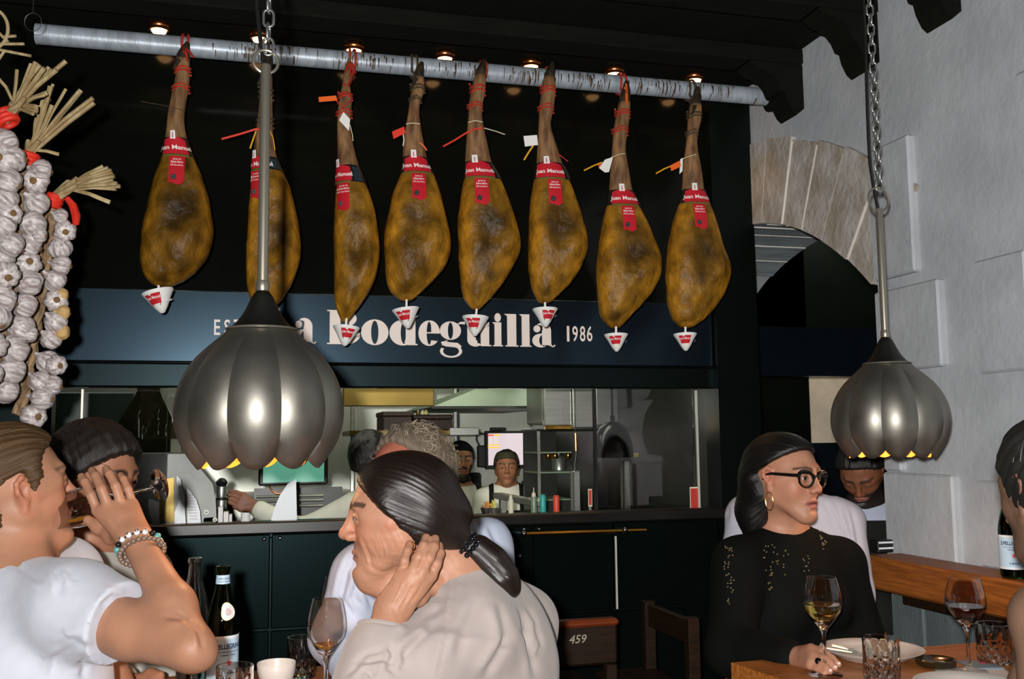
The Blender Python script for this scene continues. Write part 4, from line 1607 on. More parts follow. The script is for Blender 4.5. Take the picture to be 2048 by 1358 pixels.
GM = [meshdata('bulb', *garlic_mesh(i), M_garlic) for i in range(5)]
GY = meshdata('bulb', *garlic_mesh(9), M_garlic_y)
_r = MB().sphere((0, 0, -0.43), (0.15, 0.15, 0.06), 12, 6)
for _k in range(10):
    _a = RNG.rand() * 6.28
    _q = RNG.rand() * 0.12
    _r.tube([(_q * math.cos(_a), _q * math.sin(_a), -0.44), (1.3 * _q * math.cos(_a), 1.3 * _q * math.sin(_a), -0.53)], 0.012, 5)
ROOT = meshdata('root', _r.verts(), _r.f, M_root)


def straw(root, base, tips, r=0.004):
    """bundle of dry stalks fanning out from a tie; tips in pixels with a depth change"""
    for (px, py, dt) in tips:
        tip = P(px, py, GT + dt)
        mid = base * 0.45 + tip * 0.55 + np.array([0, 0, 0.004]) + RNG.randn(3) * 0.002
        w = r * RNG.uniform(0.7, 1.2)
        v = []
        obj('stalk', MB().tube([base + RNG.randn(3) * 0.004, mid, tip], [w * 0.8, w, w * 1.1], 6), M_straw, root, sharp=50)


GT = 2.35
BR = [
    # label, stalk path pixels, bulbs (px, py, diameter px, aim dx, aim dy, mesh), tie pixel, straw base, straw tips
    ('garlic braid with broken straw top, leftmost and cut off by the photo edge', [(-10, 262), (-14, 420), (-20, 600), (-34, 800)],
     [(8, 285, 44, 0.1, -0.2), (12, 322, 52, -0.1, 0.1), (28, 318, 40, 0.9, 0.2), (16, 362, 44, 0.5, 0.3), (10, 400, 42, -0.4, 0.2), (18, 428, 40, 0.8, 0), (4, 452, 44, -0.3, 0.2), (20, 490, 44, 0.7, 0.2), (0, 520, 46, 0, 0.3),
      (12, 548, 44, 0.6, 0.3), (-6, 575, 46, 0, 0.2), (6, 600, 44, 0.5, 0.3), (-8, 635, 46, 0.3, 0.3), (-12, 690, 44, 0.4, 0.2), (-22, 750, 44, 0.4, 0.2)],
     (12, 236, 18, 46, 0.5), (30, 212), [(34, 140, 0.0), (62, 128, 0.03), (72, 124, 0.0), (80, 130, -0.02), (88, 136, -0.03), (98, 134, 0.02), (106, 140, 0.0), (113, 140, -0.03), (132, 122, 0.01), (-4, 156, 0.02), (72, 214, -0.02), (74, 222, 0.0), (66, 228, -0.03), (90, 190, 0.02),
      (60, 150, 0.05), (84, 150, 0.04), (100, 150, 0.05), (94, 186, 0.03)]),
    ('middle garlic braid tied with a red band under three fanned straws', [(52, 330), (46, 420), (40, 480), (24, 560), (10, 640), (-2, 720), (-14, 800)],
     [(82, 340, 36, 0.4, -0.3), (72, 362, 42, 0.2, 0.2), (72, 405, 42, -0.1, 0.1), (64, 448, 44, 0.3, 0.1), (58, 488, 42, 0.5, 0.2), (56, 528, 42, 0.5, 0.1), (56, 566, 44, -0.2, 0.1), (48, 610, 42, 0.3, 0.2), (40, 655, 46, 0.2, 0.2), (30, 698, 48, 0.0, 0.2), (22, 740, 46, 0.3, 0.2), (10, 780, 44, 0.3, 0.2), (78, 470, 26, 1, 0.1), (70, 560, 26, 1, 0.1), (60, 668, 26, 1, 0.2)],
     (56, 320, 16, 30, -0.2), (66, 300), [(106, 168, 0.0), (97, 196, 0.02), (101, 172, -0.02), (132, 178, 0.02), (162, 180, 0.0), (158, 183, -0.01), (186, 196, -0.02), (188, 205, 0.0), (104, 210, 0.0), (85, 200, 0.03), (90, 205, -0.02), (143, 236, 0.02), (118, 309, 0.02), (80, 212, 0.0)]),
    ('right hand garlic braid with a straw brush pointing right and red ribbon', [(104, 404), (96, 450), (90, 520), (78, 600), (66, 680), (52, 760), (38, 828)],
     [(120, 432, 26, 0.2, -0.6), (130, 462, 36, 0.5, 0.2), (120, 495, 38, -0.2, 0.1), (122, 530, 34, 0.7, 0.0), (108, 560, 38, 0.0, 0.2), (112, 602, 38, 0.4, 0.2), (110, 642, 38, 0.2, 0.2), (102, 676, 36, 0.4, 0.2), (94, 722, 38, 0.3, 0.2), (112, 730, 34, 0.9, 0.2), (80, 762, 36, 0.5, 0.2), (104, 770, 34, 0.9, 0.2),
      (84, 796, 40, 0.2, 0.2), (66, 832, 42, 0.8, 0.4), (122, 590, 24, 0.9, -0.2, 'y'), (126, 625, 24, 0.9, -0.2, 'y'), (124, 664, 26, 0.9, -0.2, 'y')],
     (106, 402, 14, 22, -0.3), (128, 378), [(206, 332, 0.02), (216, 335, 0.0), (222, 340, -0.02), (224, 346, -0.02), (228, 352, 0.0), (226, 358, 0.02), (233, 367, -0.02), (236, 370, 0.02), (240, 373, 0.0), (220, 405, 0.02), (200, 338, 0.04), (190, 342, 0.02), (180, 350, 0.0), (232, 378, 0.0)]),
]
FACE = -FH
for GT, (lab, path, bulbs, tie, sb, tips) in zip((2.26, 2.37, 2.48), BR):
    p0 = P(path[0][0], path[0][1], GT)
    root = thing('garlic_braid', lab, 'garlic', p0, 'garlic braids hanging on the left')
    pts = np.array([P(x, y, GT + 0.012) for x, y in path])
    tt = np.linspace(0, len(pts) - 1, 40)
    cl = np.stack([np.interp(tt, np.arange(len(pts)), pts[:, i]) for i in range(3)], 1)
    for s_ in range(3):
        a = np.linspace(0, 22, 40) + s_ * 2.09
        off = RH[None] * (np.sin(a) * 0.010)[:, None] + FH[None] * (np.sin(2 * a) * 0.005)[:, None]
        obj('braid_strand', MB().tube(cl + off, 0.0085, 7), M_stalk, root)
    for q, bb in enumerate(bulbs):
        px, py, d, ax, ay = bb[:5]
        c = P(px, py, GT - 0.02 + 0.008 * (q % 3))
        s_ = d / FPX * GT * 1.16
        # the root end looks out sideways and towards the viewer, the neck tucks into the braid
        out = unit(RH * ax * 0.9 + UP * (-ay) * 0.5 + FACE * 0.75 + RNG.randn(3) * 0.12)
        R = frame(-out)
        spin = RNG.rand() * 6.28
        Rz = np.array([[math.cos(spin), -math.sin(spin), 0], [math.sin(spin), math.cos(spin), 0], [0, 0, 1]])
        me = GY if len(bb) > 5 else GM[q % 5]
        # most bulbs show their side: lay the axis along the braid
        if q % 4 != 1:
            ax2 = unit(UP * 0.3 - RH * (0.5 + 0.3 * ax) + FACE * 0.45 + RNG.randn(3) * 0.2)
            R = frame(ax2)
        g = inst('bulb', me, root, c - p0, R @ Rz, s_)
        inst('root', ROOT, g, (0, 0, 0))
    c = P(tie[0], tie[1], GT)
    for w in range(3):
        t_ = np.linspace(0, 2 * PI, 18, endpoint=False)
        dirv = unit(RH * math.cos(tie[4]) + UP * math.sin(tie[4]))
        up2 = unit(UP * math.cos(tie[4]) - RH * math.sin(tie[4]))
        ring_ = np.stack([c + up2 * (w - 1) * 0.011 + dirv * math.cos(q) * tie[2] / FPX * GT + FH * math.sin(q) * 0.018 for q in t_])
        obj('tie', MB().tube(ring_, 0.0075, 8, closed=True), M_redband, root)
    straw(root, P(sb[0], sb[1], GT), tips, 0.0048)
    # sheaf of stalks between the tie and the fan
    for q in range(7):
        b0 = c + RNG.randn(3) * 0.006
        b1 = P(sb[0] + RNG.uniform(-12, 14), sb[1] + RNG.uniform(-12, 6), GT + RNG.uniform(-0.02, 0.02))
        b2 = b1 + (b1 - b0) * 0.5
        obj('stalk', MB().tube([b0, b1, b2], [0.007, 0.007, 0.005], 7), M_straw, root)
    if lab.startswith('right'):
        obj('ribbon', MB().tube([P(134, 396, GT), P(146, 412, GT), P(152, 432, GT - 0.01), P(152, 448, GT)], [0.007, 0.010, 0.011, 0.008], 8), M_redband, root)
GT = 2.35
# loop of straw at the very left
root = thing('straw_hoop', 'dried straw hoop with loose stalks in the upper left corner', 'wreath', P(0, 100, GT))
t_ = np.linspace(-1.3, 1.5, 16)
obj('hoop', MB().tube(np.stack([P(-22 + 38 * math.cos(q), 58 + 42 * math.sin(q), GT) for q in t_]), 0.004, 7), M_straw, root)
for a, b in (((-6, 88), (48, 88)), ((0, 100), (62, 112)), ((-5, 122), (10, 100)), ((-8, 60), (16, 84)), ((4, 74), (32, 72))):
    obj('stalk', MB().tube([P(a[0], a[1], GT), P(b[0], b[1], GT)], 0.0035, 6), M_straw, root)
root = thing('wire_ring', 'thin dark wire ring hanging left of the pipe end', 'ring', P(62, 62, 3.0))
t_ = np.linspace(0, 2 * PI, 26, endpoint=False)
obj('hanger', MB().tube([P(66, 26, 3.0), np.array([P(66, 26, 3.0)[0], P(66, 26, 3.0)[1], ZC - 0.001])], 0.0008, 5), mat('dull_wire', srgb(110, 112, 100), 0.4, metal=0.8), root)
obj('loop', MB().tube(np.stack([P(66 + 17 * math.cos(q), 44 + 18 * math.sin(q), 3.0) for q in t_]), 0.0012, 6, closed=True), mat('dull_wire', srgb(110, 112, 100), 0.4, metal=0.8), root)
# ------------------------------------------------------------------ kitchen seen through the pass
M_greenish = mat('pale_green_enamel', srgb(128, 146, 122), 0.45, metal=0.2, var=0.08)
M_goldp = mat('brass_toned_panel', srgb(120, 100, 44), 0.35, metal=0.6, var=0.2, vscale=3)
M_box = mat('brown_box', srgb(46, 24, 10), 0.55, var=0.3, vscale=10, bump=0.2)
M_scr_w = mat('lit_order_screen', srgb(214, 200, 206), 0.3, emit=srgb(224, 208, 214), estr=0.62)
M_scr_g = mat('lit_green_screen', srgb(90, 160, 140), 0.3, emit=srgb(104, 176, 152), estr=0.42)
M_scr_r = mat('red_screen_bar', srgb(230, 90, 80), 0.3, emit=srgb(236, 110, 96), estr=0.6)
M_scr_y = mat('yellow_screen_bar', srgb(240, 200, 60), 0.3, emit=srgb(242, 206, 70), estr=0.65)
M_plastic = mat('black_plastic', L(.008, .008, .008), 0.4)
M_teal = mat('teal_plastic', srgb(60, 170, 160), 0.4)
M_redp = mat('red_plastic', srgb(226, 80, 62), 0.45)
M_cream = mat('cream_plastic', srgb(226, 222, 190), 0.45, var=0.05)
M_food = mat('yellow_food', srgb(226, 214, 110), 0.6, var=0.2, vscale=30, bump=0.4)
M_foodo = mat('orange_food', srgb(236, 160, 70), 0.6, var=0.2, vscale=30, bump=0.4)
M_blade = mat('flash_white_blade', srgb(205, 208, 210), 0.5, metal=0.2, var=0.03)  # steel coloured near white, the flash glare put into the base colour
M_glass = glassmat('clear_glass')


def pbox(x0, y0, x1, y1, Y, d, mt, nm, parent=None, bev=0.004, **kw):
    """box whose front face covers the pixel rectangle on plane Y, d deep"""
    a, b, c, e = PY(x0, y0, Y), PY(x1, y1, Y), PY(x0, y1, Y), PY(x1, y0, Y)
    lo = [min(a[0], c[0]), Y, min(c[2], b[2])]
    hi = [max(b[0], e[0]), Y + d, max(a[2], e[2])]
    return obj(nm, MB().box(lo, hi, bev=bev), mt, parent, smooth=False, **kw)


def xy_(p, z):
    return np.array([p[0], p[1], z])


def pth(nm, lab, cat, px, py, Y, group=None):
    return thing(nm, lab, cat, PY(px, py, Y), group)


# extractor hood and brass soffit
h = pth('extractor_hood', 'pale green tapered extractor hood above the order screen', 'hood', 985, 812, 5.5)
a, b = PY(866, 813, 5.5), PY(1110, 813, 5.5)
c, d = PY(962, 776, 5.5), PY(1110, 776, 5.5)
z0, z1 = a[2], 2.495
x0, x1 = a[0], b[0]
s_ = (c[0] - a[0]) / (c[2] - a[2])
v = [(x0, 5.5, z0), (x1, 5.5, z0), (x1, 6.7, z0), (x0, 6.7, z0), (x0 + s_ * 0.14, 5.75, z0 + 0.14), (x1, 5.75, z0 + 0.14), (x1, 6.5, z0 + 0.14), (x0 + s_ * 0.14, 6.5, z0 + 0.14)]
obj('canopy', MB().add(v, [(0, 1, 5, 4), (1, 2, 6, 5), (2, 3, 7, 6), (3, 0, 4, 7), (4, 5, 6, 7), (3, 2, 1, 0)]), M_greenish, h, smooth=False)
obj('rim', MB().box((x0 - 0.01, 5.49, z0 - 0.012), (x1, 5.50, z0 + 0.002)), M_dark, h, smooth=False)
obj('duct', MB().box((x0 + s_ * 0.2, 5.9, z0 + 0.141), (x1 - 0.05, 6.4, z1), bev=0.01), M_steel_d, h, smooth=False)
sf = pth('soffit_panel', 'brass toned ceiling panel left of the green hood', 'panel', 860, 810, 5.0)
a, b, c = PY(702, 778, 5.0), PY(945, 778, 5.0), PY(866, 812, 5.0)
obj('panel', MB().box((a[0], 4.75, 2.02), (PY(960, 790, 5.0)[0], 5.46, 2.06), bev=0.004).box((a[0], 5.40, PY(800, 812, 5.4)[2]), (PY(868, 812, 5.4)[0], 5.46, 2.02), bev=0.004), M_goldp, sf, smooth=False)
obj('hanger', MB().tube([(a[0] + 0.1, 5.2, 2.06), (a[0] + 0.1, 5.2, 2.495)], 0.006, 8), M_steel_d, sf)
obj('hanger', MB().tube([(a[0] + 0.6, 5.2, 2.06), (a[0] + 0.6, 5.2, 2.495)], 0.006, 8), M_steel_d, sf)

# wall shelf with boxes
zt0_ = PY(940, 983, 6.5)[2] + 0.004
sh = pth('wall_shelf', 'long steel wall shelf carrying two brown boxes', 'shelf', 860, 864, 6.0)
a, b = PY(700, 860, 6.0), PY(960, 866, 6.0)
zsh = PY(830, 860, 6.0)[2]
obj('board', MB().box((a[0], 6.0, zsh - 0.03), (b[0], 6.5, zsh), bev=0.004), M_goldp, sh, smooth=False)
obj('front_lip', MB().box((PY(898, 866, 5.99)[0], 5.975, zsh - 0.035), (PY(957, 866, 5.99)[0], 5.998, zsh + 0.012), bev=0.003), M_steel, sh, smooth=False)
for px in (705, 911):
    xx = PY(px, 860, 6.5)[0]
    obj('upright', MB().box((xx - 0.012, 6.5, zt0_), (xx + 0.012, 6.53, 2.1), bev=0.003), M_steel, sh, smooth=False)
obj('upright', MB().box((PY(915, 860, 6.5)[0] - 0.004, 6.498, zt0_), (PY(917, 860, 6.5)[0] + 0.004, 6.51, 2.1)), M_plastic, sh, smooth=False)
for (xa, ya, xb_, lab) in ((766, 823, 824, 'dark brown box on the kitchen shelf, left one of two'), (828, 829, 904, 'dark brown box on the kitchen shelf, right one of two')):
    bx = pth('storage_box', lab, 'box', (xa + xb_) / 2, 858, 6.05, 'brown boxes on the kitchen shelf')
    A, Bq = PY(xa, ya, 6.05), PY(xb_, 858, 6.05)
    obj('carton', MB().box((A[0], 6.05, zsh + 0.001), (Bq[0], 6.35, A[2] - 0.03), bev=0.004), M_box, bx, smooth=False)
    obj('lid', MB().box((A[0] - 0.006, 6.045, A[2] - 0.03), (Bq[0] + 0.006, 6.355, A[2]), bev=0.006), M_box, bx, smooth=False)
for i, (px, col) in enumerate(((836, M_goldp), (845, M_cream), (852, M_food))):
    t_ = PY(px, 822, 6.15)
    bt = PY(828, 829, 6.05)[2]
    j = thing('spice_jar', ('brass toned little jar', 'cream little jar', 'yellow little jar')[i] + ' on the right brown box', 'jar', (t_[0], 6.15, bt), 'little jars on the brown box')
    obj('jar', MB().lathe([(0.012, 0.001), (0.013, 0.004), (0.013, 0.02), (0.009, 0.024)], 12, (t_[0], 6.15, bt)), col, j)
    obj('lid', MB().lathe([(0.010, 0.0245), (0.010, 0.032), (0.008, 0.034)], 12, (t_[0], 6.15, bt)), M_steel, j)

# order screen on the back wall
sc_ = pth('order_screen', 'white lit order screen in a black frame on the kitchen wall', 'monitor', 1022, 935, 6.6)
pbox(971, 862, 1074, 936, 6.6, 0.04, M_plastic, 'frame', sc_, 0.006)
scr = pbox(977, 867, 1071, 929, 6.594, 0.005, M_scr_w, 'screen', sc_, 0)
for x0, y0, x1, y1, mt_ in ((976, 869, 987, 872, M_scr_r), (989, 869, 1000, 872, M_scr_y), (976, 889, 999, 891, M_scr_y), (976, 894, 999, 896, M_scr_y), (979, 876, 984, 886, mat('pale_screen_table', srgb(226, 214, 200), 0.4, emit=srgb(232, 220, 206), estr=0.6)), (990, 876, 996, 886, MATS['pale_screen_table'])):
    pbox(x0, y0, x1, y1, 6.592, 0.001, mt_, 'screen_bar', scr, 0)
pbox(981, 855, 1012, 862, 6.61, 0.03, M_plastic, 'sensor_bar', sc_, 0.004)
pbox(956, 891, 971, 934, 6.6, 0.04, M_plastic, 'power_brick', sc_, 0.006)
obj('cable', MB().tube([PY(x, y, 6.6) for x, y in ((958, 891), (953, 880), (953, 872), (958, 867), (966, 867), (971, 871))], 0.006, 8), M_plastic, sc_)
obj('mount', MB().box(PY(1000, 915, 6.64), PY(1040, 890, 6.5) * [1, 0, 1] + [0, 7.3, 0]), M_plastic, sc_, smooth=False)
# black till box beside the bearded cook
tb = pth('till_box', 'black box standing behind the bearded cook', 'box', 946, 980, 6.6)
pbox(930, 946, 962, 982, 6.6, 0.2, M_plastic, 'case', tb, 0.01)
pbox(934, 950, 958, 966, 6.596, 0.004, mat('dark_glass', L(.01, .012, .012), 0.15), 'panel', tb, 0)
# steel worktop along the back wall
wt = pth('steel_table', 'steel worktop along the kitchen back wall', 'table', 900, 983, 6.5)
zt_ = PY(940, 983, 6.5)[2]
obj('top', MB().box((-2.0, 6.45, zt_ - 0.04), (1.75, 7.29, zt_ - 0.001), bev=0.005), M_steel, wt, smooth=False)
for xx in (-1.9, -0.6, 0.6, 1.65):
    obj('leg', MB().box((xx - 0.02, 6.5, -0.349), (xx + 0.02, 6.54, zt_ - 0.041), bev=0.003), M_steel_d, wt, smooth=False)
# knife on the wall beside the second cook
kn = pth('wall_knife', 'small knife standing against the wall right of the woman cook', 'knife', 1046, 965, 7.2)
obj('blade', MB().prism([PY(x, y, 7.27) for x, y in ((1044, 962), (1048, 962), (1049, 950), (1047, 943), (1045, 952))], (0, 0.004, 0)), M_steel_d, kn, smooth=False)
obj('handle', MB().box(PY(1043.5, 980, 7.262), PY(1048.5, 962, 7.28), bev=0.003), M_plastic, kn, smooth=False)

# glass cabinet with steel post
cb = pth('glass_cabinet', 'dark cabinet with glass shelves right of the order screen', 'cabinet', 1110, 1000, 5.4)
A, Bq = PY(1076, 858, 5.4), PY(1146, 1000, 5.4)
obj('back', MB().box((A[0], 5.70, Bq[2]), (Bq[0], 5.72, A[2])), M_dark, cb, smooth=False)
obj('top', MB().box((A[0] - 0.01, 5.39, A[2] - 0.012), (Bq[0] + 0.3, 5.73, A[2]), bev=0.003), M_dark, cb, smooth=False)
obj('base', MB().box((A[0], 5.40, Bq[2] - 0.9), (Bq[0], 5.72, Bq[2]), bev=0.003), M_dark, cb, smooth=False)
for py in (905, 945, 1000):
    zz_ = PY(1110, py, 5.4)[2]
    obj('shelf', MB().box((A[0], 5.41, zz_ - 0.004), (Bq[0], 5.695, zz_ + 0.004)), M_greenish, cb, smooth=False)
for px in (1076, 1079):
    xx = PY(px, 900, 5.395)[0]
    obj('post', MB().box((xx - 0.003, 5.39, Bq[2]), (xx + 0.003, 5.40, A[2] - 0.012)), M_steel, cb, smooth=False)
zz_ = PY(1110, 945, 5.4)[2] + 0.004
pt = thing('steel_pot', 'small steel pot on the cabinet shelf', 'pot', (PY(1118, 940, 5.55)[0], 5.55, zz_))
obj('pot', MB().lathe([(0.035, 0.001), (0.04, 0.006), (0.042, 0.07), (0.046, 0.075), (0.040, 0.072), (0.036, 0.01)], 20, (PY(1118, 940, 5.55)[0], 5.55, zz_), capt=True), M_steel, pt)
obj('lid', MB().lathe([(0.046, 0.0755), (0.03, 0.088), (0.006, 0.092), (0.008, 0.104), (0.003, 0.106)], 20, (PY(1118, 940, 5.55)[0], 5.55, zz_)), M_steel, pt)
zz_ = PY(1110, 905, 5.4)[2]
for i, px in enumerate((1096, 1110, 1136)):  # brass shapes put in to imitate orange glints in the cabinet
    xx = PY(px, 911, 5.5)[0]
    bw = thing('orange_glint', ('left', 'middle', 'right')[i] + ' one of three small brass shapes standing in for orange glints under the cabinet shelf', 'cup', (xx, 5.5, zz_ - 0.03), 'orange glints in the cabinet')
    obj('cup', MB().lathe([(0.012, -0.008), (0.018, 0.0), (0.018, 0.020), (0.015, 0.0255)], 14, (xx, 5.5, zz_ - 0.03)), M_brass, bw)
# steel canopy, posts, heat lamp
cn = pth('steel_canopy', 'brushed steel canopy box hanging over the right of the pass', 'hood', 1160, 852, 5.0)
A, Bq = PY(1088, 785, 5.0), PY(1196, 851, 5.0)
for k, (xa, xb_) in enumerate(((1088, 1144), (1145, 1190), (1191, 1238))):
    a, b = PY(xa, 786, 5.0), PY(xb_, 851, 5.0)
    obj('front_panel', MB().box((a[0] + 0.002, 5.0 + 0.004 * (k % 2), b[2] - 0.012 * (k == 1)), (b[0] - 0.002, 5.05, 2.12), bev=0.005), M_steel, cn, smooth=False)
obj('shell', MB().box((A[0] + 0.004, 5.05, Bq[2] + 0.01), (PY(1237, 800, 5.0)[0] - 0.004, 5.36, 2.12), bev=0.01), M_steel_d, cn, smooth=False)
obj('trim', MB().box((A[0] + 0.004, 4.995, Bq[2] - 0.02), (PY(1144, 851, 5.0)[0], 5.02, Bq[2]), bev=0.003), M_brass, cn, smooth=False)
obj('hanger', MB().tube([(A[0] + 0.2, 5.2, 2.12), (A[0] + 0.2, 5.2, 2.5)], 0.01, 8), M_steel_d, cn)
for px0, px1, py0, lab in ((1147, 1162, 942, 'left'), (1247, 1262, 920, 'right')):
    ps = pth('steel_post', 'upright steel post behind the counter, the %s one of two' % lab, 'post', (px0 + px1) / 2, 1030, 4.5)
    a, b = PY(px0, py0, 4.5), PY(px1, 1030, 4.5)
    obj('post', MB().box((a[0], 4.5, -0.349), (b[0], 4.54, a[2]), bev=0.004), M_steel, ps, smooth=False)
    obj('edge', MB().box((a[0] - 0.008, 4.51, -0.349), (a[0] - 0.003, 4.53, a[2] - 0.004)), M_steel_d, ps, smooth=False)
hl = pth('heat_lamp', 'black domed heat lamp hanging behind the glass', 'lamp', 1228, 915, 4.48)
c = PY(1226, 915, 4.48)
rr = 42 / FPX * 4.6
obj('dome', MB().lathe([(rr, 0.0), (rr * 1.0, 0.02), (rr * 0.96, 0.06), (rr * 0.84, 0.105), (rr * 0.62, 0.145), (rr * 0.3, 0.168), (0.012, 0.172), (0.012, 0.20)], 28, c, capb=True), mat('black_gloss_enamel', L(.005, .005, .005), 0.18), hl, sharp=50)
obj('rod', MB().tube([c + UP * 0.2, np.array([c[0], c[1], 2.499])], 0.006, 8), M_plastic, hl)
pbox(1266, 906, 1276, 914, 4.45, 0.003, M_food, 'sticker', hl, 0)
# vertical copper bar
cbp = pth('copper_rod', 'thin copper rod hanging in the kitchen under the canopy', 'rod', 1151, 900, 4.9)
obj('rod', MB().tube([PY(1151, 866, 4.9), PY(1152, 902, 4.9)], 0.006, 8), M_copper, cbp)
obj('hook', MB().tube([PY(1152, 902, 4.9), PY(1152, 912, 4.9), PY(1149, 930, 4.9), PY(1151, 952, 4.9)], 0.005, 8), M_plastic, cbp)
obj('hanger', MB().tube([PY(1151, 866, 4.9), np.array([PY(1151, 866, 4.9)[0], 4.9, 2.499])], 0.002, 6), M_plastic, cbp)
# pass shelf running back into the kitchen
zps = 0.985
A, Bq = PZ(997, 985, zps), PZ(1124, 1008.5, zps)
Bq[1] = max(Bq[1], 4.43)
ps = thing('pass_shelf', 'raised steel pass shelf in front of the woman cook', 'shelf', (Bq[0], Bq[1], zps))
obj('board', MB().box((min(A[0], Bq[0]) - 0.03, Bq[1], zps - 0.03), (max(A[0], Bq[0]) + 0.02, A[1], zps), bev=0.004), M_steel, ps, smooth=False)
for f in (0.08, 0.9):
    yy = Bq[1] + (A[1] - Bq[1]) * f
    obj('leg', MB().box((min(A[0], Bq[0]) - 0.01, yy, -0.349), (min(A[0], Bq[0]) + 0.025, yy + 0.035, zps - 0.03), bev=0.003), M_steel_d, ps, smooth=False)
for i, px in enumerate((1068, 1075, 1081)):
    q = PZ(px, 999, zps)
    tk = thing('order_ticket', 'white order ticket on the pass shelf, %s of three' % ('left', 'middle', 'right')[i], 'ticket', q, 'order tickets on the pass shelf')
    obj('paper', MB().box(q + [-0.010, 0.0, 0.0005], q + [0.010, 0.05, 0.004]), M_cream, tk, smooth=False)


# small things on the worktop
def pot(nm, lab, cat, px, r, hgt, mt_, y=4.2, lid=None, grp=None, prof=None):
    q = PY(px, 1030, y)
    q[2] = ZK
    th_ = thing(nm, lab, cat, q, grp)
    obj('body', MB().lathe(prof or [(r * 0.92, 0.0005), (r, 0.004), (r, hgt - 0.004), (r * 0.9, hgt)], 18, q), mt_, th_, sharp=50)
    if lid:
        obj('cap', MB().lathe([(r * 0.7, hgt + 0.0005), (r * 0.65, hgt + 0.012), (r * 0.15, hgt + 0.022), (r * 0.12, hgt + 0.04)], 14, q), lid, th_, sharp=50)
    else:
        obj('rim', MB().lathe([(r * 0.86, hgt + 0.0005), (r * 0.9, hgt + 0.003), (r * 0.8, hgt + 0.004)], 18, q), mt_, th_)
    return th_


pot('plastic_tub', 'teal plastic tub on the counter below the pass shelf', 'tub', 1086, 0.014, 0.085, M_teal)
pot('plastic_tub', 'red plastic tub on the counter right of the teal tub', 'tub', 1113, 0.014, 0.08, M_redp)
pot('squeeze_bottle', 'cream squeeze bottle on the counter before the woman cook', 'bottle', 1022, 0.012, 0.07, M_cream, lid=M_cream)
pot('squeeze_bottle', 'clear grey squeeze bottle on the counter left of the teal tub', 'bottle', 1068, 0.014, 0.08, M_greenish, lid=M_cream)
for px, mt_, nm in ((972, M_foodo, 'orange'), (988, M_food, 'yellow')):
    q = PY(px, 1030, 4.2)
    q[2] = ZK
    bw = thing('food_bowl', 'small steel bowl heaped with %s garnish on the counter' % nm, 'bowl', q)
    obj('bowl', MB().lathe([(0.014, 0.0005), (0.024, 0.038), (0.0245, 0.039), (0.017, 0.012)], 16, q), M_steel, bw)
    m_ = MB()
    for k in range(9):
        m_.tube([q + [RNG.uniform(-0.014, 0.014), RNG.uniform(-0.01, 0.01), 0.008], q + [RNG.uniform(-0.018, 0.018), RNG.uniform(-0.012, 0.012), 0.05 + 0.022 * RNG.rand()]], 0.004, 5)
    obj('garnish', m_, mt_, bw, kind='stuff')
# standing knives, guard plate and papers at the left of the pass
YK = 4.0
rk = thing('knife_rack', 'low black rack holding upright knives on the counter', 'rack', (PY(450, 1045, YK)[0], YK, ZK))
xa, xb_ = PY(285, 1045, YK)[0], PY(610, 1045, YK)[0]
obj('rail', MB().box((xa, YK - 0.012, ZK + 0.0005), (xb_, YK + 0.03, ZK + 0.012), bev=0.002), M_plastic, rk, smooth=False)
KN = [('tall flash white chef knife standing at the right of the rack', [(541, 1044), (548, 1018), (560, 990), (575, 968), (592, 957), (594, 1042)]),
      ('dimpled carving knife standing left of the guard plate bolt', [(375, 1048), (374, 976), (382, 984), (393, 1000), (400, 1022), (402, 1047)]),
      ('narrow pointed knife standing beside the wine glass foot', [(349, 1050), (349, 1025), (356, 1008), (360, 990), (353, 962), (354, 951), (361, 958), (368, 990), (372, 1049)]),
      ('broad knife standing leftmost in the rack', [(308, 1052), (300, 1030), (296, 1010), (298, 997), (318, 1004), (319, 1051)])]
for lab, pl in KN:
    pts = [PY(x, y, YK + 0.004) for x, y in pl]
    kx = (pts[0][0] + pts[-1][0]) / 2
    k_ = thing('standing_knife', lab, 'knife', (kx, YK, ZK + 0.012), 'knives standing on the pass')
    zb_ = ZK + 0.0125
    pts = [np.array([p[0], p[1], max(p[2], zb_)]) for p in pts]
    m_ = MB().prism(pts, (0, 0.003, 0))
    obj('blade', m_, M_blade, k_, smooth=False)
    hx0 = min(p[0] for p in pts) + 0.004
    obj('bolster', MB().box((kx - 0.010, YK + 0.002, zb_), (kx + 0.010, YK + 0.010, zb_ + 0.010), bev=0.002), M_plastic, k_, smooth=False)
    if 'dimpled' in lab:
        m_ = MB()
        for i in range(5):
            for j in range(9):
                x, y = 378 + 3.2 * i + 0.8 * j * 0.4, 990 + 6 * j
                if x < 376 + 2.6 * (1 + j) + 6 and x < 398:
                    q = PY(x, y, YK + 0.0035)
                    m_.lathe([(0.0022, 0), (0.0016, 0.0006)], 8, q, axis=(0, -1, 0))
        obj('dimples', m_, mat('pink_grey_mark', srgb(200, 176, 180), 0.5), k_, kind='stuff')
gp = pth('guard_plate', 'large slanted steel guard plate behind the knives', 'plate', 370, 1044, 4.12)
pl = [(270, 1048), (262, 908), (372, 908), (384, 918), (404, 942), (425, 968), (431, 1000), (433, 1034), (408, 1036), (406, 1046)]
pts = [PY(x, y, 4.16) for x, y in pl]
pts = [np.array([p[0], p[1] + 0.10 * (p[2] - ZK), max(p[2], ZK + 0.001)]) for p in pts]
obj('sheet', MB().prism(pts, (0, 0.003, 0)), mat('satin_steel_sheet', srgb(112, 114, 110), 0.5, metal=0.75, var=0.1, bump=0.03), gp, smooth=False)
obj('brass_face', MB().prism([PY(x, y, 4.14) for x, y in ((320, 1044), (320, 960), (348, 955), (348, 1044))], (0, 0.002, 0)), M_goldp, gp, smooth=False)
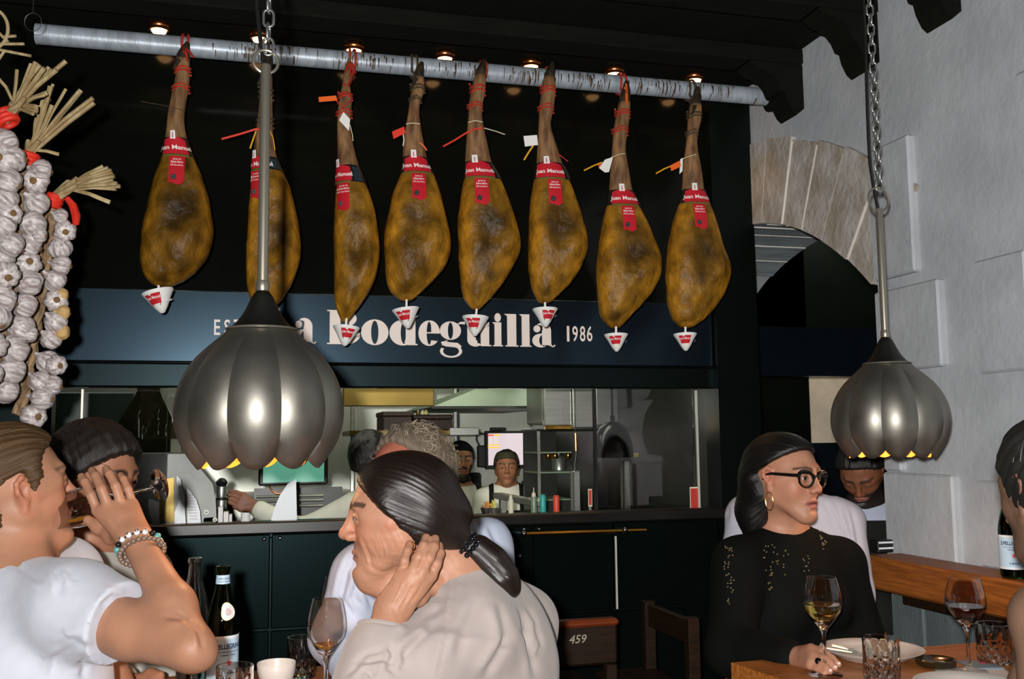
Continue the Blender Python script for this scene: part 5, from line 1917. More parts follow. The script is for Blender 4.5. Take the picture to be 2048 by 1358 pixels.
for x, y in ((413, 1024), (430, 1039)):
    q = PY(x, y, 4.14)
    obj('bolt', MB().lathe([(0.0085, 0), (0.0085, 0.004), (0.006, 0.004), (0.005, 0.007), (0.001, 0.008)], 14, q, axis=(0, -1, 0)), M_steel_d, gp)
for i, (x0, y0, x1) in enumerate(((436, 1015, 446), (447, 1025, 457), (458, 1030, 464))):
    q0, q1 = PY(x0, y0, 4.02), PY(x1, y0, 4.02)
    st_ = thing('paper_stack', ('tallest', 'middle', 'shortest')[i] + ' of three small stacks of white paper on the pass', 'paper', ((q0[0] + q1[0]) / 2, 4.02, ZK), 'white paper stacks')
    obj('stack', MB().box((q0[0], 4.045, ZK + 0.001), (q1[0], 4.075, q0[2]), bev=0.002), M_white, st_, smooth=False)
    obj('top_sheet', MB().box((q0[0] + 0.001, 4.044, q0[2] + 0.0005), (q1[0] + 0.001, 4.074, q0[2] + 0.0015)), M_cream, st_, smooth=False)
q = PY(491, 1036, 4.05)
q[2] = ZK
cp = thing('white_cup', 'small round white cup on the pass near a hand', 'cup', q)
obj('cup', MB().lathe([(0.008, 0.0005), (0.014, 0.008), (0.0185, 0.03), (0.017, 0.056), (0.0155, 0.0555), (0.016, 0.03), (0.006, 0.006)], 18, q), M_white, cp)
# steel grinder
gr = pth('coffee_grinder', 'steel coffee grinder with a black lid behind the guard plate', 'grinder', 441, 1044, 4.3)
q = PY(442, 1044, 4.3)
q[2] = ZK
for z0_, z1_, r_, mt_ in ((0.001, 0.06, 0.026, M_plastic), (0.061, 0.095, 0.021, M_steel), (0.096, 0.104, 0.022, M_plastic), (0.105, 0.150, 0.020, M_steel)):
    obj('section', MB().lathe([(r_ * 0.96, z0_), (r_, z0_ + 0.003), (r_, z1_ - 0.003), (r_ * 0.96, z1_)], 20, q), mt_, gr, sharp=50)
obj('lid', MB().lathe([(0.018, 0.151), (0.024, 0.168), (0.012, 0.182), (0.002, 0.185)], 20, q), M_plastic, gr, sharp=50)
# green screen
YG = 4.98
gs = pth('till_screen', 'teal green lit till screen behind the big lamp', 'monitor', 587, 968, YG)
pbox(518, 880, 656, 969, YG, 0.035, M_plastic, 'frame', gs, 0.008)
pbox(527, 886, 648, 963, YG - 0.005, 0.004, M_scr_g, 'screen', gs, 0)
a = PY(587, 969, YG + 0.02)
obj('stand', MB().box((a[0] - 0.03, YG + 0.02, ZK - 0.30), (a[0] + 0.03, YG + 0.05, a[2]), bev=0.004).box((a[0] - 0.1, YG - 0.04, ZK - 0.3099), (a[0] + 0.1, YG + 0.12, ZK - 0.309), bev=0.004), M_plastic, gs, smooth=False)
obj('cable', MB().tube([PY(x, y, YG + 0.01) for x, y in ((538, 969), (543, 981), (551, 987), (560, 988), (570, 980))], 0.004, 6), M_copper, gs)
wk = pth('back_counter', 'dark steel back counter with burners below the till screen', 'counter', 620, 1040, 4.87)
a, b = PY(505, 990, 4.86), PY(700, 990, 4.86)
obj('cabinet', MB().box((a[0], 4.86, -0.349), (b[0], 5.2, ZK - 0.36), bev=0.01), M_dark, wk, smooth=False)
obj('top', MB().box((a[0], 4.84, ZK - 0.355), (b[0], 5.25, ZK - 0.311), bev=0.006), M_steel_d, wk, smooth=False)
for i, py in enumerate((992, 1001, 1012)):
    z_ = PY(600, py, 5.22)[2]
    obj('bar', MB().tube([(a[0] + 0.02, 5.22, z_), (b[0] - 0.1, 5.22, z_)], 0.008, 8), M_steel_d, wk)
obj('splash', MB().box((a[0] + 0.01, 5.245, ZK - 0.31), (b[0], 5.26, PY(600, 975, 5.25)[2])), M_dark, wk, smooth=False)
for px in (606, 636):
    q = PY(px, 1015, 4.95)
    q[2] = ZK - 0.311
    obj('burner_knob', MB().lathe([(0.02, 0.0005), (0.02, 0.01), (0.012, 0.014), (0.004, 0.03)], 16, q), M_steel, wk)
# dark tapered hood on the left
dh = pth('dark_hood', 'large dark tapered hood hanging left of the big lamp', 'hood', 292, 905, 4.9)
c = PY(296, 905, 4.9)
T = PY(296, 785, 4.9)
hw_, hh_ = (345 - 245) / 2 / FPX * 4.9, T[2] - c[2]
v = []
for z_, k in ((0, 1.25), (0.06, 1.2), (hh_ * 0.55, 0.9), (hh_ * 0.9, 0.5), (hh_, 0.42)):
    for sx, sy in ((-1, -1), (1, -1), (1, 1), (-1, 1)):
        v.append(c + [sx * hw_ * k, sy * hw_ * k, z_])
f = [(0, 1, 2, 3)[::-1]]
for i in range(4):
    for j in range(4):
        j2 = (j + 1) % 4
        f.append((4 * i + j, 4 * i + j2, 4 * i + 4 + j2, 4 * i + 4 + j))
f.append((16, 17, 18, 19))
obj('canopy', MB().add(v, f), mat('dark_olive_metal', srgb(38, 40, 22), 0.3, metal=0.5, var=0.3), dh, smooth=False)
obj('duct', MB().box(c + [-hw_ * 0.4, -hw_ * 0.4, hh_ + 0.001], [c[0] + hw_ * 0.4, c[1] + hw_ * 0.4, 2.499]), M_dark, dh, smooth=False)
for px, py0, py1 in ((277, 838, 875), (284, 868, 878), (316, 836, 840), (316, 862, 869), (331, 865, 872), (345, 842, 846)):
    q0, q1 = PY(px, py0, 4.72), PY(px, py1, 4.72)
    g_ = thing('hanging_utensil', {277: 'longest thin steel utensil hanging under the dark hood', 284: 'short steel utensil hanging beside the longest one', 316: 'little steel hook high under the dark hood centre' if py0 < 850 else 'thin steel utensil low under the dark hood centre', 331: 'thin steel utensil hanging right under the dark hood', 345: 'little steel hook at the right of the dark hood'}[px], 'utensil', q1, 'utensils under the dark hood')
    obj('shaft', MB().tube([q0, q1], 0.0045, 6), M_steel, g_)
    obj('hook', MB().tube([q0, np.array([q0[0], q0[1], q0[2] + 0.02]), np.array([q0[0], q0[1] + 0.06, q0[2] + 0.04])], 0.0015, 5), M_steel_d, g_)
YS = 5.3
mk = pth('kitchen_screen_panel', 'dark upright panel closing the kitchen left of the knives', 'panel', 200, 1040, YS)
pbox(110, 785, 262, 1040, YS, 0.03, mat('dark_teal_panel', srgb(36, 52, 46), 0.4, var=0.15), 'panel', mk, 0.004)
obj('foot', MB().box((PY(110, 900, YS)[0], YS - 0.02, -0.349), (PY(262, 900, YS)[0], YS + 0.07, PY(200, 1040, YS)[2] + 0.02)), M_dark, mk, smooth=False)

# glass screens at the ends of the pass with bright metal edges, and the notices on them
for (xa, xb_, pxe, lab) in ((160, 330, 158, 'clear glass screen at the left end of the pass'), (1194, 1392, 1398, 'clear glass screen at the right end of the pass')):
    g_ = pth('glass_screen', lab, 'glass screen', (xa + xb_) / 2, 1030, 3.99)
    a, b = PY(xa, 1030, 3.99), PY(xb_, 1030, 3.99)
    obj('pane', MB().box((a[0], 3.988, ZK + 0.001), (b[0], 3.996, zop - 0.001)), M_glass, g_, smooth=False)
    e = PY(pxe, 1020, 3.985)
    et = PY(pxe - 7 if pxe > 1000 else pxe, 785, 3.985)
    obj('edge_strip', MB().box((e[0] - 0.0045, 3.975, ZK + 0.001), (e[0] + 0.0045, 3.987, zop - 0.006), bev=0.001), M_pale, g_, smooth=False)
    if pxe > 1000:
        obj('clamp_edge', MB().box((a[0] - 0.008, 3.982, ZK + 0.001), (a[0] + 0.004, 4.0, zop - 0.001)), M_plastic, g_, smooth=False)
        for x0, y0, x1, y1 in ((1178, 978, 1184, 1013), (1381, 974, 1396, 1021)):
            if x0 < 1190:
                continue
            n_ = pbox(x0, y0, x1, y1, 3.984, 0.002, M_cream, 'notice', g_, 0)
            n2 = pbox(x0 + 1.5, y0 + 3, x1 - 1, y1 - 3, 3.982, 0.002, mat('red_notice_print', srgb(196, 62, 50), 0.5), 'printed_panel', n_, 0)
n_ = pth('paper_notice', 'narrow red and cream notice on the steel wall left of the glass', 'notice', 1181, 1013, 4.6)
pbox(1177, 978, 1184, 1013, 4.6, 0.003, M_cream, 'card', n_, 0)
pbox(1178.2, 980, 1183, 1010, 4.597, 0.002, MATS['red_notice_print'], 'printed_panel', n_, 0)
obj('holder', MB().box(PY(1178, 1013, 4.604), xy_(PY(1183, 1060, 4.61), -0.349)), M_steel, n_, smooth=False)
# ------------------------------------------------------------------ ledge, tables, table ware
M_oak = mat('oiled_oak', srgb(176, 108, 48), 0.42, col2=srgb(140, 80, 32), vscale=7, stretch=(1, 14, 14), bump=0.12, bscale=50)
M_oak2 = mat('oiled_oak_ledge', srgb(150, 88, 34), 0.5, col2=srgb(116, 64, 22), vscale=7, stretch=(14, 1, 14), bump=0.15, bscale=50)
M_dwood = mat('dark_stained_wood', srgb(40, 23, 10), 0.5, spec=0.3, col2=srgb(26, 15, 7), vscale=8, stretch=(1, 10, 10), bump=0.1)
M_china = mat('white_china', srgb(206, 198, 190), 0.28, var=0.02)
M_wine_w = mat('white_wine', srgb(250, 226, 120), 0.0, trans=1.0, ior=1.34)
M_wine_r = mat('red_wine', srgb(70, 8, 10), 0.0, trans=1.0, ior=1.34)
M_wine_o = mat('amber_wine', srgb(245, 190, 84), 0.0, trans=1.0, ior=1.34)
M_green = glassmat('green_bottle_glass', srgb(40, 120, 60))
M_water = mat('dark_bottle_fill', L(.004, .012, .006), 0.08, spec=0.6)
M_lab = mat('blue_white_label', srgb(176, 204, 224), 0.5, var=0.04)
M_lab2 = mat('pale_label', srgb(214, 222, 228), 0.5, var=0.04)
M_ink = mat('navy_ink', srgb(22, 40, 84), 0.5)
M_star = mat('red_star', srgb(214, 58, 58), 0.5)
M_edge = mat('cream_label_edge', srgb(226, 218, 180), 0.5)
TZ = 0.73

# ledge on the stone wall
yl0 = PX(1722, 1108, 1.985)[1]
zl_ = 0.865
led = thing('wall_ledge', 'thick oak ledge fixed along the white stone wall', 'ledge', (2.07, 2.3, zl_ - 0.1))
obj('board', MB().box((1.985, 1.2, zl_ - 0.105), (XW - 0.031, yl0, zl_), bev=0.008), M_oak2, led, smooth=False)
obj('cleat', MB().box((2.06, 1.3, zl_ - 0.15), (XW - 0.031, yl0 - 0.1, zl_ - 0.106), bev=0.004), M_dwood, led, smooth=False)

# right table
A = PZ(1462, 1325, TZ)
rt = thing('dining_table', 'oak dining table with plates and glasses before the woman in black', 'table', (1.55, 1.75, 0))
x0, x1, y1, y0 = A[0], 1.97, A[1], 1.50
poly = np.array([(x0 + 0.10, y0, TZ), (x1, y0, TZ), (x1, y1 + 0.02, TZ), (x0, y1, TZ)])
obj('tabletop', MB().prism(poly - [0, 0, 0.04], (0, 0, 0.04)), M_oak, rt, smooth=False)
for lx, ly in ((x0 + 0.09, y1 - 0.08), (x1 - 0.05, y1 - 0.08), (x0 + 0.17, y0 + 0.06), (x1 - 0.05, y0 + 0.06)):
    obj('leg', MB().box((lx - 0.03, ly - 0.03, 0.0), (lx + 0.03, ly + 0.03, TZ - 0.0405), bev=0.004), M_dwood, rt, smooth=False)
# left table
lt = thing('dining_table', 'oak dining table at the left carrying water bottles and a coffee cup', 'table', (0.0, 1.8, 0))
obj('tabletop', MB().box((-0.225, 1.72, TZ - 0.04), (0.27, 2.46, TZ), bev=0.008), M_oak, lt, smooth=False)
for lx in (-0.17, 0.215):
    for ly in (1.78, 2.40):
        obj('leg', MB().box((lx - 0.03, ly - 0.03, 0.0), (lx + 0.03, ly + 0.03, TZ - 0.0405), bev=0.004), M_dwood, lt, smooth=False)

# wooden chair with metal numerals by the counter
cp0 = P(1170, 1290, 3.1)
ch = thing('wooden_chair', 'dark wooden chair with numerals on its back before the counter', 'chair', (cp0[0], cp0[1], 0))
a, b = P(1085, 1250, 3.1), P(1243, 1246, 3.1)
zt_, zb_ = P(1170, 1246, 3.1)[2], P(1170, 1330, 3.1)[2]
xa, xb_, yc = P(1085, 1290, 3.1)[0], P(1240, 1290, 3.1)[0], cp0[1]
obj('back_board', MB().box((xa, yc - 0.012, zb_), (xb_, yc + 0.012, zt_), bev=0.008), M_dwood, ch, smooth=False)
obj('top_rail', MB().box((xa - 0.004, yc - 0.02, zt_ - 0.012), (xb_ + 0.004, yc + 0.03, zt_ + 0.010), bev=0.008), mat('worn_red_wood', srgb(112, 48, 18), 0.4, var=0.2), ch, smooth=False)
obj('seat', MB().box((xa, yc + 0.03, 0.42), (xb_, yc + 0.42, 0.45), bev=0.01), M_dwood, ch, smooth=False)
for lx in (xa + 0.02, xb_ - 0.02):
    obj('leg', MB().box((lx - 0.018, yc - 0.010, 0.0), (lx + 0.018, yc + 0.030, zb_), bev=0.004), M_dwood, ch, smooth=False)
    obj('leg', MB().box((lx - 0.018, yc + 0.375, 0.0), (lx + 0.018, yc + 0.41, 0.42), bev=0.004), M_dwood, ch, smooth=False)
v, f = text('459', 0.01)
lo, hi2 = v.min(0), v.max(0)
q0, q1 = P(1136, 1287, 3.08), P(1173, 1270, 3.08)
u = (v[:, 0] - lo[0]) / (hi2[0] - lo[0])
w = (v[:, 1] - lo[1]) / (hi2[1] - lo[1])
obj('numerals', MB().add(np.stack([q0[0] + u * (q1[0] - q0[0]) + 0.006 * w, np.full(len(v), yc - 0.0135), q0[2] + w * (q1[2] - q0[2])], 1), f), mat('worn_silver_paint', srgb(190, 180, 160), 0.4, metal=0.5), ch, smooth=False)
# second chair, mostly dark
cp1 = P(1385, 1300, 3.2)
c2 = thing('wooden_chair', 'dark wooden chair turned away left of the woman in black', 'chair', (cp1[0], cp1[1], 0))
obj('back_post', MB().box((cp1[0] - 0.02, cp1[1] - 0.02, 0.0), (cp1[0] + 0.02, cp1[1] + 0.02, P(1385, 1235, 3.2)[2]), bev=0.004), M_dwood, c2, smooth=False)
obj('back_post', MB().box((cp1[0] - 0.02, cp1[1] + 0.34, 0.0), (cp1[0] + 0.02, cp1[1] + 0.38, P(1385, 1235, 3.2)[2]), bev=0.004), M_dwood, c2, smooth=False)
obj('back_board', MB().box((cp1[0] - 0.012, cp1[1] + 0.021, P(1385, 1290, 3.2)[2]), (cp1[0] + 0.012, cp1[1] + 0.339, P(1385, 1240, 3.2)[2]), bev=0.004), M_dwood, c2, smooth=False)
obj('seat', MB().box((cp1[0] - 0.20, cp1[1] - 0.02, 0.42), (cp1[0] + 0.021, cp1[1] + 0.38, 0.45), bev=0.01), M_dwood, c2, smooth=False)
for dy in (0.0, 0.36):
    obj('leg', MB().box((cp1[0] - 0.19, cp1[1] + dy - 0.018, 0.0), (cp1[0] - 0.16, cp1[1] + dy + 0.018, 0.42), bev=0.004), M_dwood, c2, smooth=False)


def on_table(px, t):
    """point on the table surface on the vertical through pixel column px at depth t"""
    q = P(px, 1330, t)
    q[2] = TZ + 0.0008
    return q


def wine_glass(label, c, h, rb, wine=None, level=0.5, axis=None, group='wine glasses on the tables', rim=0.74):
    """stemmed glass: bowl, stem and foot in one shell, wine inside"""
    th_ = thing('wine_glass', label, 'glass', c, group)
    hb = 0.46 * h
    prof_o = [(0.0, 0.0), (rb * 0.86, 0.0), (rb * 0.88, 0.0015), (rb * 0.5, 0.004), (0.006, 0.010), (0.0042, 0.02), (0.0038, hb * 0.6), (0.0045, hb * 0.9), (0.010, hb + 0.004), (rb * 0.62, hb + h * 0.11), (rb * 0.93, hb + h * 0.20), (rb, hb + h * 0.27), (rb * 0.96, hb + h * 0.36), (rb * 0.86, hb + h * 0.46), (rb * rim, h)]
    k0 = 8
    prof_i = [(max(r - 0.0011, 0.0005), z + (0.003 if i == 0 else 0.0006)) for i, (r, z) in enumerate(prof_o[k0:-1])] + [(rb * rim - 0.0011, h)]
    prof_i[0] = (0.0005, hb + 0.008)
    R = None
    obj('bowl_and_stem', MB().lathe(prof_o + prof_i[::-1], 40, c, axis=axis, capb=False, capt=False), M_glass, th_, sharp=70)
    if wine:
        zl = hb + 0.006 + level * h
        pi = [(max(r - 0.0006, 0.0005), z + 0.0003) for r, z in prof_i]
        rs = np.array([p[0] for p in pi])
        zs2 = np.array([p[1] for p in pi])
        zz_ = np.linspace(zs2[0], zl, 12)
        pr = [(float(np.interp(z, zs2, rs)) - 0.0003, float(z)) for z in zz_]
        pr[0] = (0.0004, pr[0][1])
        obj('wine', MB().lathe(pr, 36, c, axis=axis), wine, th_, sharp=50)
    return th_


def tumbler(label, c, h, r, group='cut glass tumblers'):
    th_ = thing('tumbler', label, 'glass', c, group)
    n, nz = 72, 22
    V, F = [], []
    for i in range(nz + 1):
        z = h * i / nz
        for j in range(n):
            a = 2 * PI * j / n
            k = 0.0
            if z < 0.5 * h and z > 0.03 * h:
                k = 0.0026 * (abs(math.sin(a * 6 + z / h * 9)) + abs(math.sin(a * 6 - z / h * 9)) - 1.0)
            elif z < 0.86 * h and z >= 0.5 * h:
                k = 0.0022 * (abs(math.sin(a * 6)) - 0.5) * (1 - smooth1(np.array(z / h), 0.75, 0.86))
            R = r * (0.93 + 0.07 * i / nz) + float(k)
            V.append((c[0] + R * math.cos(a), c[1] + R * math.sin(a), c[2] + z))
    ni = 6
    for i in range(ni + 1):
        z = h - (h - 0.014) * i / ni
        R = r * (0.93 + 0.07 * z / h) - 0.0035
        for j in range(n):
            a = 2 * PI * j / n
            V.append((c[0] + R * math.cos(a), c[1] + R * math.sin(a), c[2] + z))
    tot = nz + 1 + ni
    for i in range(tot):
        for j in range(n):
            j2 = (j + 1) % n
            F.append((i * n + j, i * n + j2, (i + 1) * n + j2, (i + 1) * n + j))
    F.append(tuple(range(n))[::-1])
    F.append(tuple((tot) * n + j for j in range(n)))
    obj('glass', MB().add(V, F), M_glass, th_, sharp=22)
    return th_


def curved_text(s, c, r, z0, z1, wid, a0, parent, mt_, off=0.015, nm='lettering'):
    v, f = text(s, off)
    lo, hi2 = v.min(0), v.max(0)
    u = ((v[:, 0] - lo[0]) / (hi2[0] - lo[0]) - 0.5) * wid
    z = z0 + (v[:, 1] - lo[1]) / (hi2[1] - lo[1]) * (z1 - z0)
    a = a0 + u / r
    return obj(nm, MB().add(np.stack([c[0] + r * np.cos(a), c[1] + r * np.sin(a), c[2] + z], 1), f), mt_, parent, smooth=False)


def band(c, r, z0, z1, a0, a1, n=24):
    v, f = [], []
    for z in (z0, z1):
        for i in range(n + 1):
            a = a0 + (a1 - a0) * i / n
            rr = r(z) if callable(r) else r
            v.append((c[0] + rr * math.cos(a), c[1] + rr * math.sin(a), c[2] + z))
    for i in range(n):
        f.append((i, i + 1, n + 2 + i, n + 1 + i))
    return MB().add(v, f)


def star(c, r, z, a0, size, parent):
    v, f = [], []
    for k in range(10):
        q = size if k % 2 == 0 else size * 0.42
        u, w_ = q * math.sin(k * PI / 5), q * math.cos(k * PI / 5)
        a = a0 + u / r
        v.append((c[0] + r * math.cos(a), c[1] + r * math.sin(a), c[2] + z + w_))
    v.append((c[0] + r * math.cos(a0), c[1] + r * math.sin(a0), c[2] + z))
    f = [(10, (k + 1) % 10, k) for k in range(10)]
    obj('star', MB().add(v, f), M_star, parent, smooth=False)


def water_bottle(label, c, h, r, green=True, turn=0.0, labels=True):
    th_ = thing('water_bottle', label, 'bottle', c, 'water bottles')
    P0 = [(0.86, 0.0), (1.0, 0.03), (1.0, 0.5), (0.96, 0.56), (0.78, 0.67), (0.56, 0.77), (0.43, 0.85), (0.38, 0.92), (0.37, 0.955), (0.43, 0.96), (0.44, 0.985), (0.40, 1.0)]
    po = [(a * r, b * h) for a, b in P0]
    pi = [(a * r - 0.003, max(b * h, 0.006)) for a, b in P0]
    obj('glass', MB().lathe([(0.0, 0.0)] + po + pi[::-1] + [(0.0, 0.006)], 36, c, capb=False, capt=False), M_green if green else M_glass, th_, sharp=60)
    if not labels:
        return th_
    obj('water', MB().lathe([(0.0005, 0.0065)] + [(a - 0.0006, b) for a, b in pi[1:6]] + [(0.0005, pi[5][1])], 30, c, capb=False, capt=False), M_water if green else glassmat('water', (1, 1, 1, 1), ior=1.33), th_, sharp=60)
    tocam = CAM - c
    af = math.atan2(tocam[1], tocam[0]) + turn
    lr = r + 0.0006
    lab = obj('label', band(c, lr, 0.10 * h, 0.44 * h, af - 1.5, af + 1.5), M_lab, th_)
    for z in (0.435 * h, 0.10 * h):
        obj('label_edge', band(c, lr + 0.0002, z, z + 0.006, af - 1.5, af + 1.5), M_lab2, lab)
    curved_text('S.PELLEGRINO', c, lr + 0.0006, 0.355 * h, 0.395 * h, 2.0 * r, af, lab, M_ink, 0.03)
    curved_text('ACQUA MINERALE NATURALE', c, lr + 0.0006, 0.325 * h, 0.338 * h, 1.7 * r, af, lab, M_ink)
    curved_text('TERME ITALIA', c, lr + 0.0006, 0.30 * h, 0.313 * h, 1.0 * r, af, lab, M_ink)
    star(c, lr + 0.0008, 0.245 * h, af, 0.24 * r, lab)
    curved_text('1899', c, lr + 0.0006, 0.15 * h, 0.175 * h, 0.7 * r, af, lab, M_ink)
    # oval shoulder badge
    v, f = [], []
    zc_ = 0.645 * h
    for rr_, mt_, out, nm in ((1.0, M_edge, 0.0012, 'badge'), (0.88, M_lab2, 0.0016, 'badge_face'), (0.42, mat('faded_rose_print', srgb(196, 178, 178), 0.5, var=0.25, vscale=400), 0.0022, 'badge_emblem')):
        v = []
        for k in range(28):
            a = 2 * PI * k / 28
            q = 1 + 0.10 * math.cos(3 * a + 0.6)
            u = rr_ * q * r * 0.47 * math.cos(a)
            z = zc_ + rr_ * q * r * 0.52 * math.sin(a)
            R = float(np.interp(z, [b * h for x, b in P0], [x * r for x, b in P0])) + out
            an = af + u / R
            v.append((c[0] + R * math.cos(an), c[1] + R * math.sin(an), c[2] + z))
        R = float(np.interp(zc_, [b * h for x, b in P0], [x * r for x, b in P0])) + out
        v.append((c[0] + R * math.cos(af), c[1] + R * math.sin(af), c[2] + zc_))
        obj(nm, MB().add(v, [(28, k, (k + 1) % 28) for k in range(28)]), mt_, th_)
    nk = lambda z: float(np.interp(z, [b * h for x, b in P0], [x * r for x, b in P0])) + 0.0008
    nb = obj('neck_label', band(c, nk, 0.86 * h, 0.93 * h, 0, 2 * PI, 30), M_lab, th_)
    curved_text('S.PELLEGRINO', c, nk(0.9 * h) + 0.0009, 0.895 * h, 0.91 * h, 1.0 * r, af, nb, M_ink)
    curved_text('ACQUA MINERALE', c, nk(0.88 * h) + 0.0009, 0.872 * h, 0.884 * h, 1.0 * r, af, nb, M_ink)
    return th_


def plate(label, c, r, group='white plates', mt_=None, hgt=0.024):
    mt_ = mt_ or M_china
    th_ = thing('plate', label, 'plate', c, group)
    obj('dish', MB().lathe([(r * 0.62, 0.0), (r * 0.66, 0.003), (r * 0.80, hgt * 0.5), (r * 0.985, hgt * 0.92), (r, hgt), (r * 0.975, hgt * 1.02), (r * 0.78, hgt * 0.68), (r * 0.66, hgt * 0.42), (r * 0.0, hgt * 0.38)], 48, c, capt=False), mt_, th_, sharp=60)
    return th_


# left table ware
b1 = on_table(443, 2.12)
water_bottle('green water bottle with blue label beside the raised elbow', b1, 0.262, 0.0345, True, 0.42)
water_bottle('clear glass bottle without label behind the raised elbow', on_table(386, 2.19), 0.272, 0.036, False, labels=False)
tumbler('clear cut glass tumbler left of the coffee cup', on_table(470, 1.99), 0.082, 0.037)
tumbler('clear tumbler standing between the coffee cup and wine glass', on_table(603, 2.24), 0.088, 0.032)
sc = on_table(553, 2.10)
sau = thing('saucer', 'cream saucer under the coffee cup', 'saucer', sc)
obj('dish', MB().lathe([(0.035, 0.0), (0.04, 0.002), (0.068, 0.013), (0.07, 0.015), (0.066, 0.0145), (0.038, 0.006), (0.0, 0.005)], 40, sc, capt=False), M_china, sau, sharp=60)
ccup = sc + [0, 0, 0.0065]
cu = thing('coffee_cup', 'white coffee cup standing on its saucer', 'cup', ccup)
obj('cup', MB().lathe([(0.0, 0.0), (0.022, 0.0), (0.024, 0.004), (0.033, 0.018), (0.039, 0.038), (0.0405, 0.056), (0.0395, 0.057), (0.0375, 0.04), (0.031, 0.019), (0.02, 0.008), (0.0, 0.007)], 40, ccup, capb=False, capt=False), M_china, cu, sharp=60)
hd = np.linspace(-1.2, 1.2, 10)
obj('handle', MB().tube(np.stack([ccup + FH * (0.034 + 0.022 * np.cos(q)) + RH * 0.006 + UP * (0.032 + 0.017 * np.sin(q)) for q in hd]), 0.0042, 8), M_china, cu)
sp = on_table(612, 2.06)
spn = thing('teaspoon', 'steel teaspoon lying on the saucer edge', 'spoon', sp + [0, 0, 0.013])
obj('bowl', MB().sphere(sp + [-0.03, 0.01, 0.018], (0.016, 0.010, 0.003), 14, 8), M_steel, spn)
obj('handle', MB().tube([sp + [-0.016, 0.006, 0.018], sp + [0.03, -0.012, 0.014], sp + [0.07, -0.03, 0.004]], [0.0025, 0.002, 0.003], 8), M_steel, spn)
wine_glass('wine glass with amber wine nearest the cream sweater', on_table(652, 1.96), 0.215, 0.0385, M_wine_o, 0.10)
wine_glass('empty tall wine glass behind the amber one', on_table(676, 2.20), 0.225, 0.042)

# right table ware
wine_glass('white wine glass held at its foot before the woman in black', on_table(1650, 2.20), 0.212, 0.0425, M_wine_w, 0.235)
wine_glass('red wine glass near the bare shoulder at the right', on_table(1938, 2.22), 0.205, 0.0435, M_wine_r, 0.205)
tumbler('cut glass tumbler standing before the white plate', on_table(1763, 2.14), 0.092, 0.0385)
tumbler('cut glass tumbler behind the red wine glass', on_table(1990, 2.30), 0.088, 0.038)
plate('white plate with cutlery behind the cut glass tumbler', on_table(1745, 2.36), 0.119)
plate('white plate cut off by the lower photo edge at right', on_table(1935, 2.02), 0.106)
pc = on_table(1745, 2.36)
for i, (a, b, lab) in enumerate((((1652, 1297), (1737, 1311), 'steel fork lying across the white plate'), ((1664, 1292), (1716, 1304), 'steel knife lying on the white plate'))):
    q0, q1 = PZ(a[0], a[1], TZ + 0.030), PZ(b[0], b[1], TZ + 0.020)
    ck = thing(('fork', 'table_knife')[i], lab, ('fork', 'knife')[i], q0)
    d = q1 - q0
    obj('handle', MB().tube([q0, q0 + d * 0.4, q0 + d * 0.62], [0.0045, 0.0035, 0.002], 8), M_steel, ck)
    if i == 0:
        sd = unit(np.cross(d, UP))
        for k in (-1, 0, 1):
            obj('tine', MB().tube([q0 + d * 0.62, q0 + d * 0.72 + sd * k * 0.005, q1 + sd * k * 0.005], [0.002, 0.0014, 0.0008], 6), M_steel, ck)
    else:
        obj('blade', MB().tube([q0 + d * 0.62, q0 + d * 0.8, q1], [0.004, 0.006, 0.001], 6), M_steel, ck)
as_ = on_table(1872, 2.27)
ad = thing('ashtray', 'dark brown round dish on the oak table between plate and napkin', 'dish', as_)
obj('dish', MB().lathe([(0.036, 0.0), (0.043, 0.004), (0.045, 0.016), (0.042, 0.0175), (0.036, 0.012), (0.0, 0.008)], 36, as_, capt=False), mat('dark_brown_glaze', srgb(42, 32, 16), 0.15, spec=0.7), ad, sharp=60)
obj('inlay', MB().lathe([(0.0, 0.0085), (0.03, 0.0095), (0.0, 0.012)], 24, as_, capb=False, capt=False), mat('olive_brown_glaze', srgb(70, 58, 20), 0.2), ad)
nq = on_table(1948, 2.19)
nk_ = thing('napkin', 'white folded napkin under the red wine glass foot', 'napkin', nq)
v = np.array([(-0.085, -0.05), (0.07, -0.06), (0.09, 0.055), (-0.065, 0.06)])
obj('cloth', MB().prism([nq + RH * a + FH * b for a, b in v], (0, 0, 0.0001)), M_china, nk_, smooth=False)
cq = on_table(1962, 2.27)
cd = thing('card', 'grey card with a red mark beside the red wine foot', 'card', cq)
obj('card', MB().prism([cq + RH * a + FH * b for a, b in ((-0.035, -0.035), (0.035, -0.035), (0.035, 0.04), (-0.035, 0.04))], (0, 0, 0.003)), mat('grey_card', srgb(110, 124, 134), 0.5), cd, smooth=False)
obj('mark', MB().prism([cq + [0, 0, 0.0032] + RH * a + FH * b for a, b in ((0.005, 0.01), (0.025, 0.01), (0.025, 0.025), (0.005, 0.025))], (0, 0, 0.0004)), M_star, cd, smooth=False)
# bottle on the ledge
lb = P(2028, 1150, 2.72)
lb[2] = zl_ + 0.0008
water_bottle('green water bottle with red star standing on the wall ledge', lb, 0.255, 0.034, True, 0.1)
l2 = P(2052, 1150, 2.62)
l2[2] = zl_ + 0.0008
water_bottle('green water bottle nearer the photo edge on the ledge', l2 + RH * 0.035, 0.255, 0.034, True, 0.0)
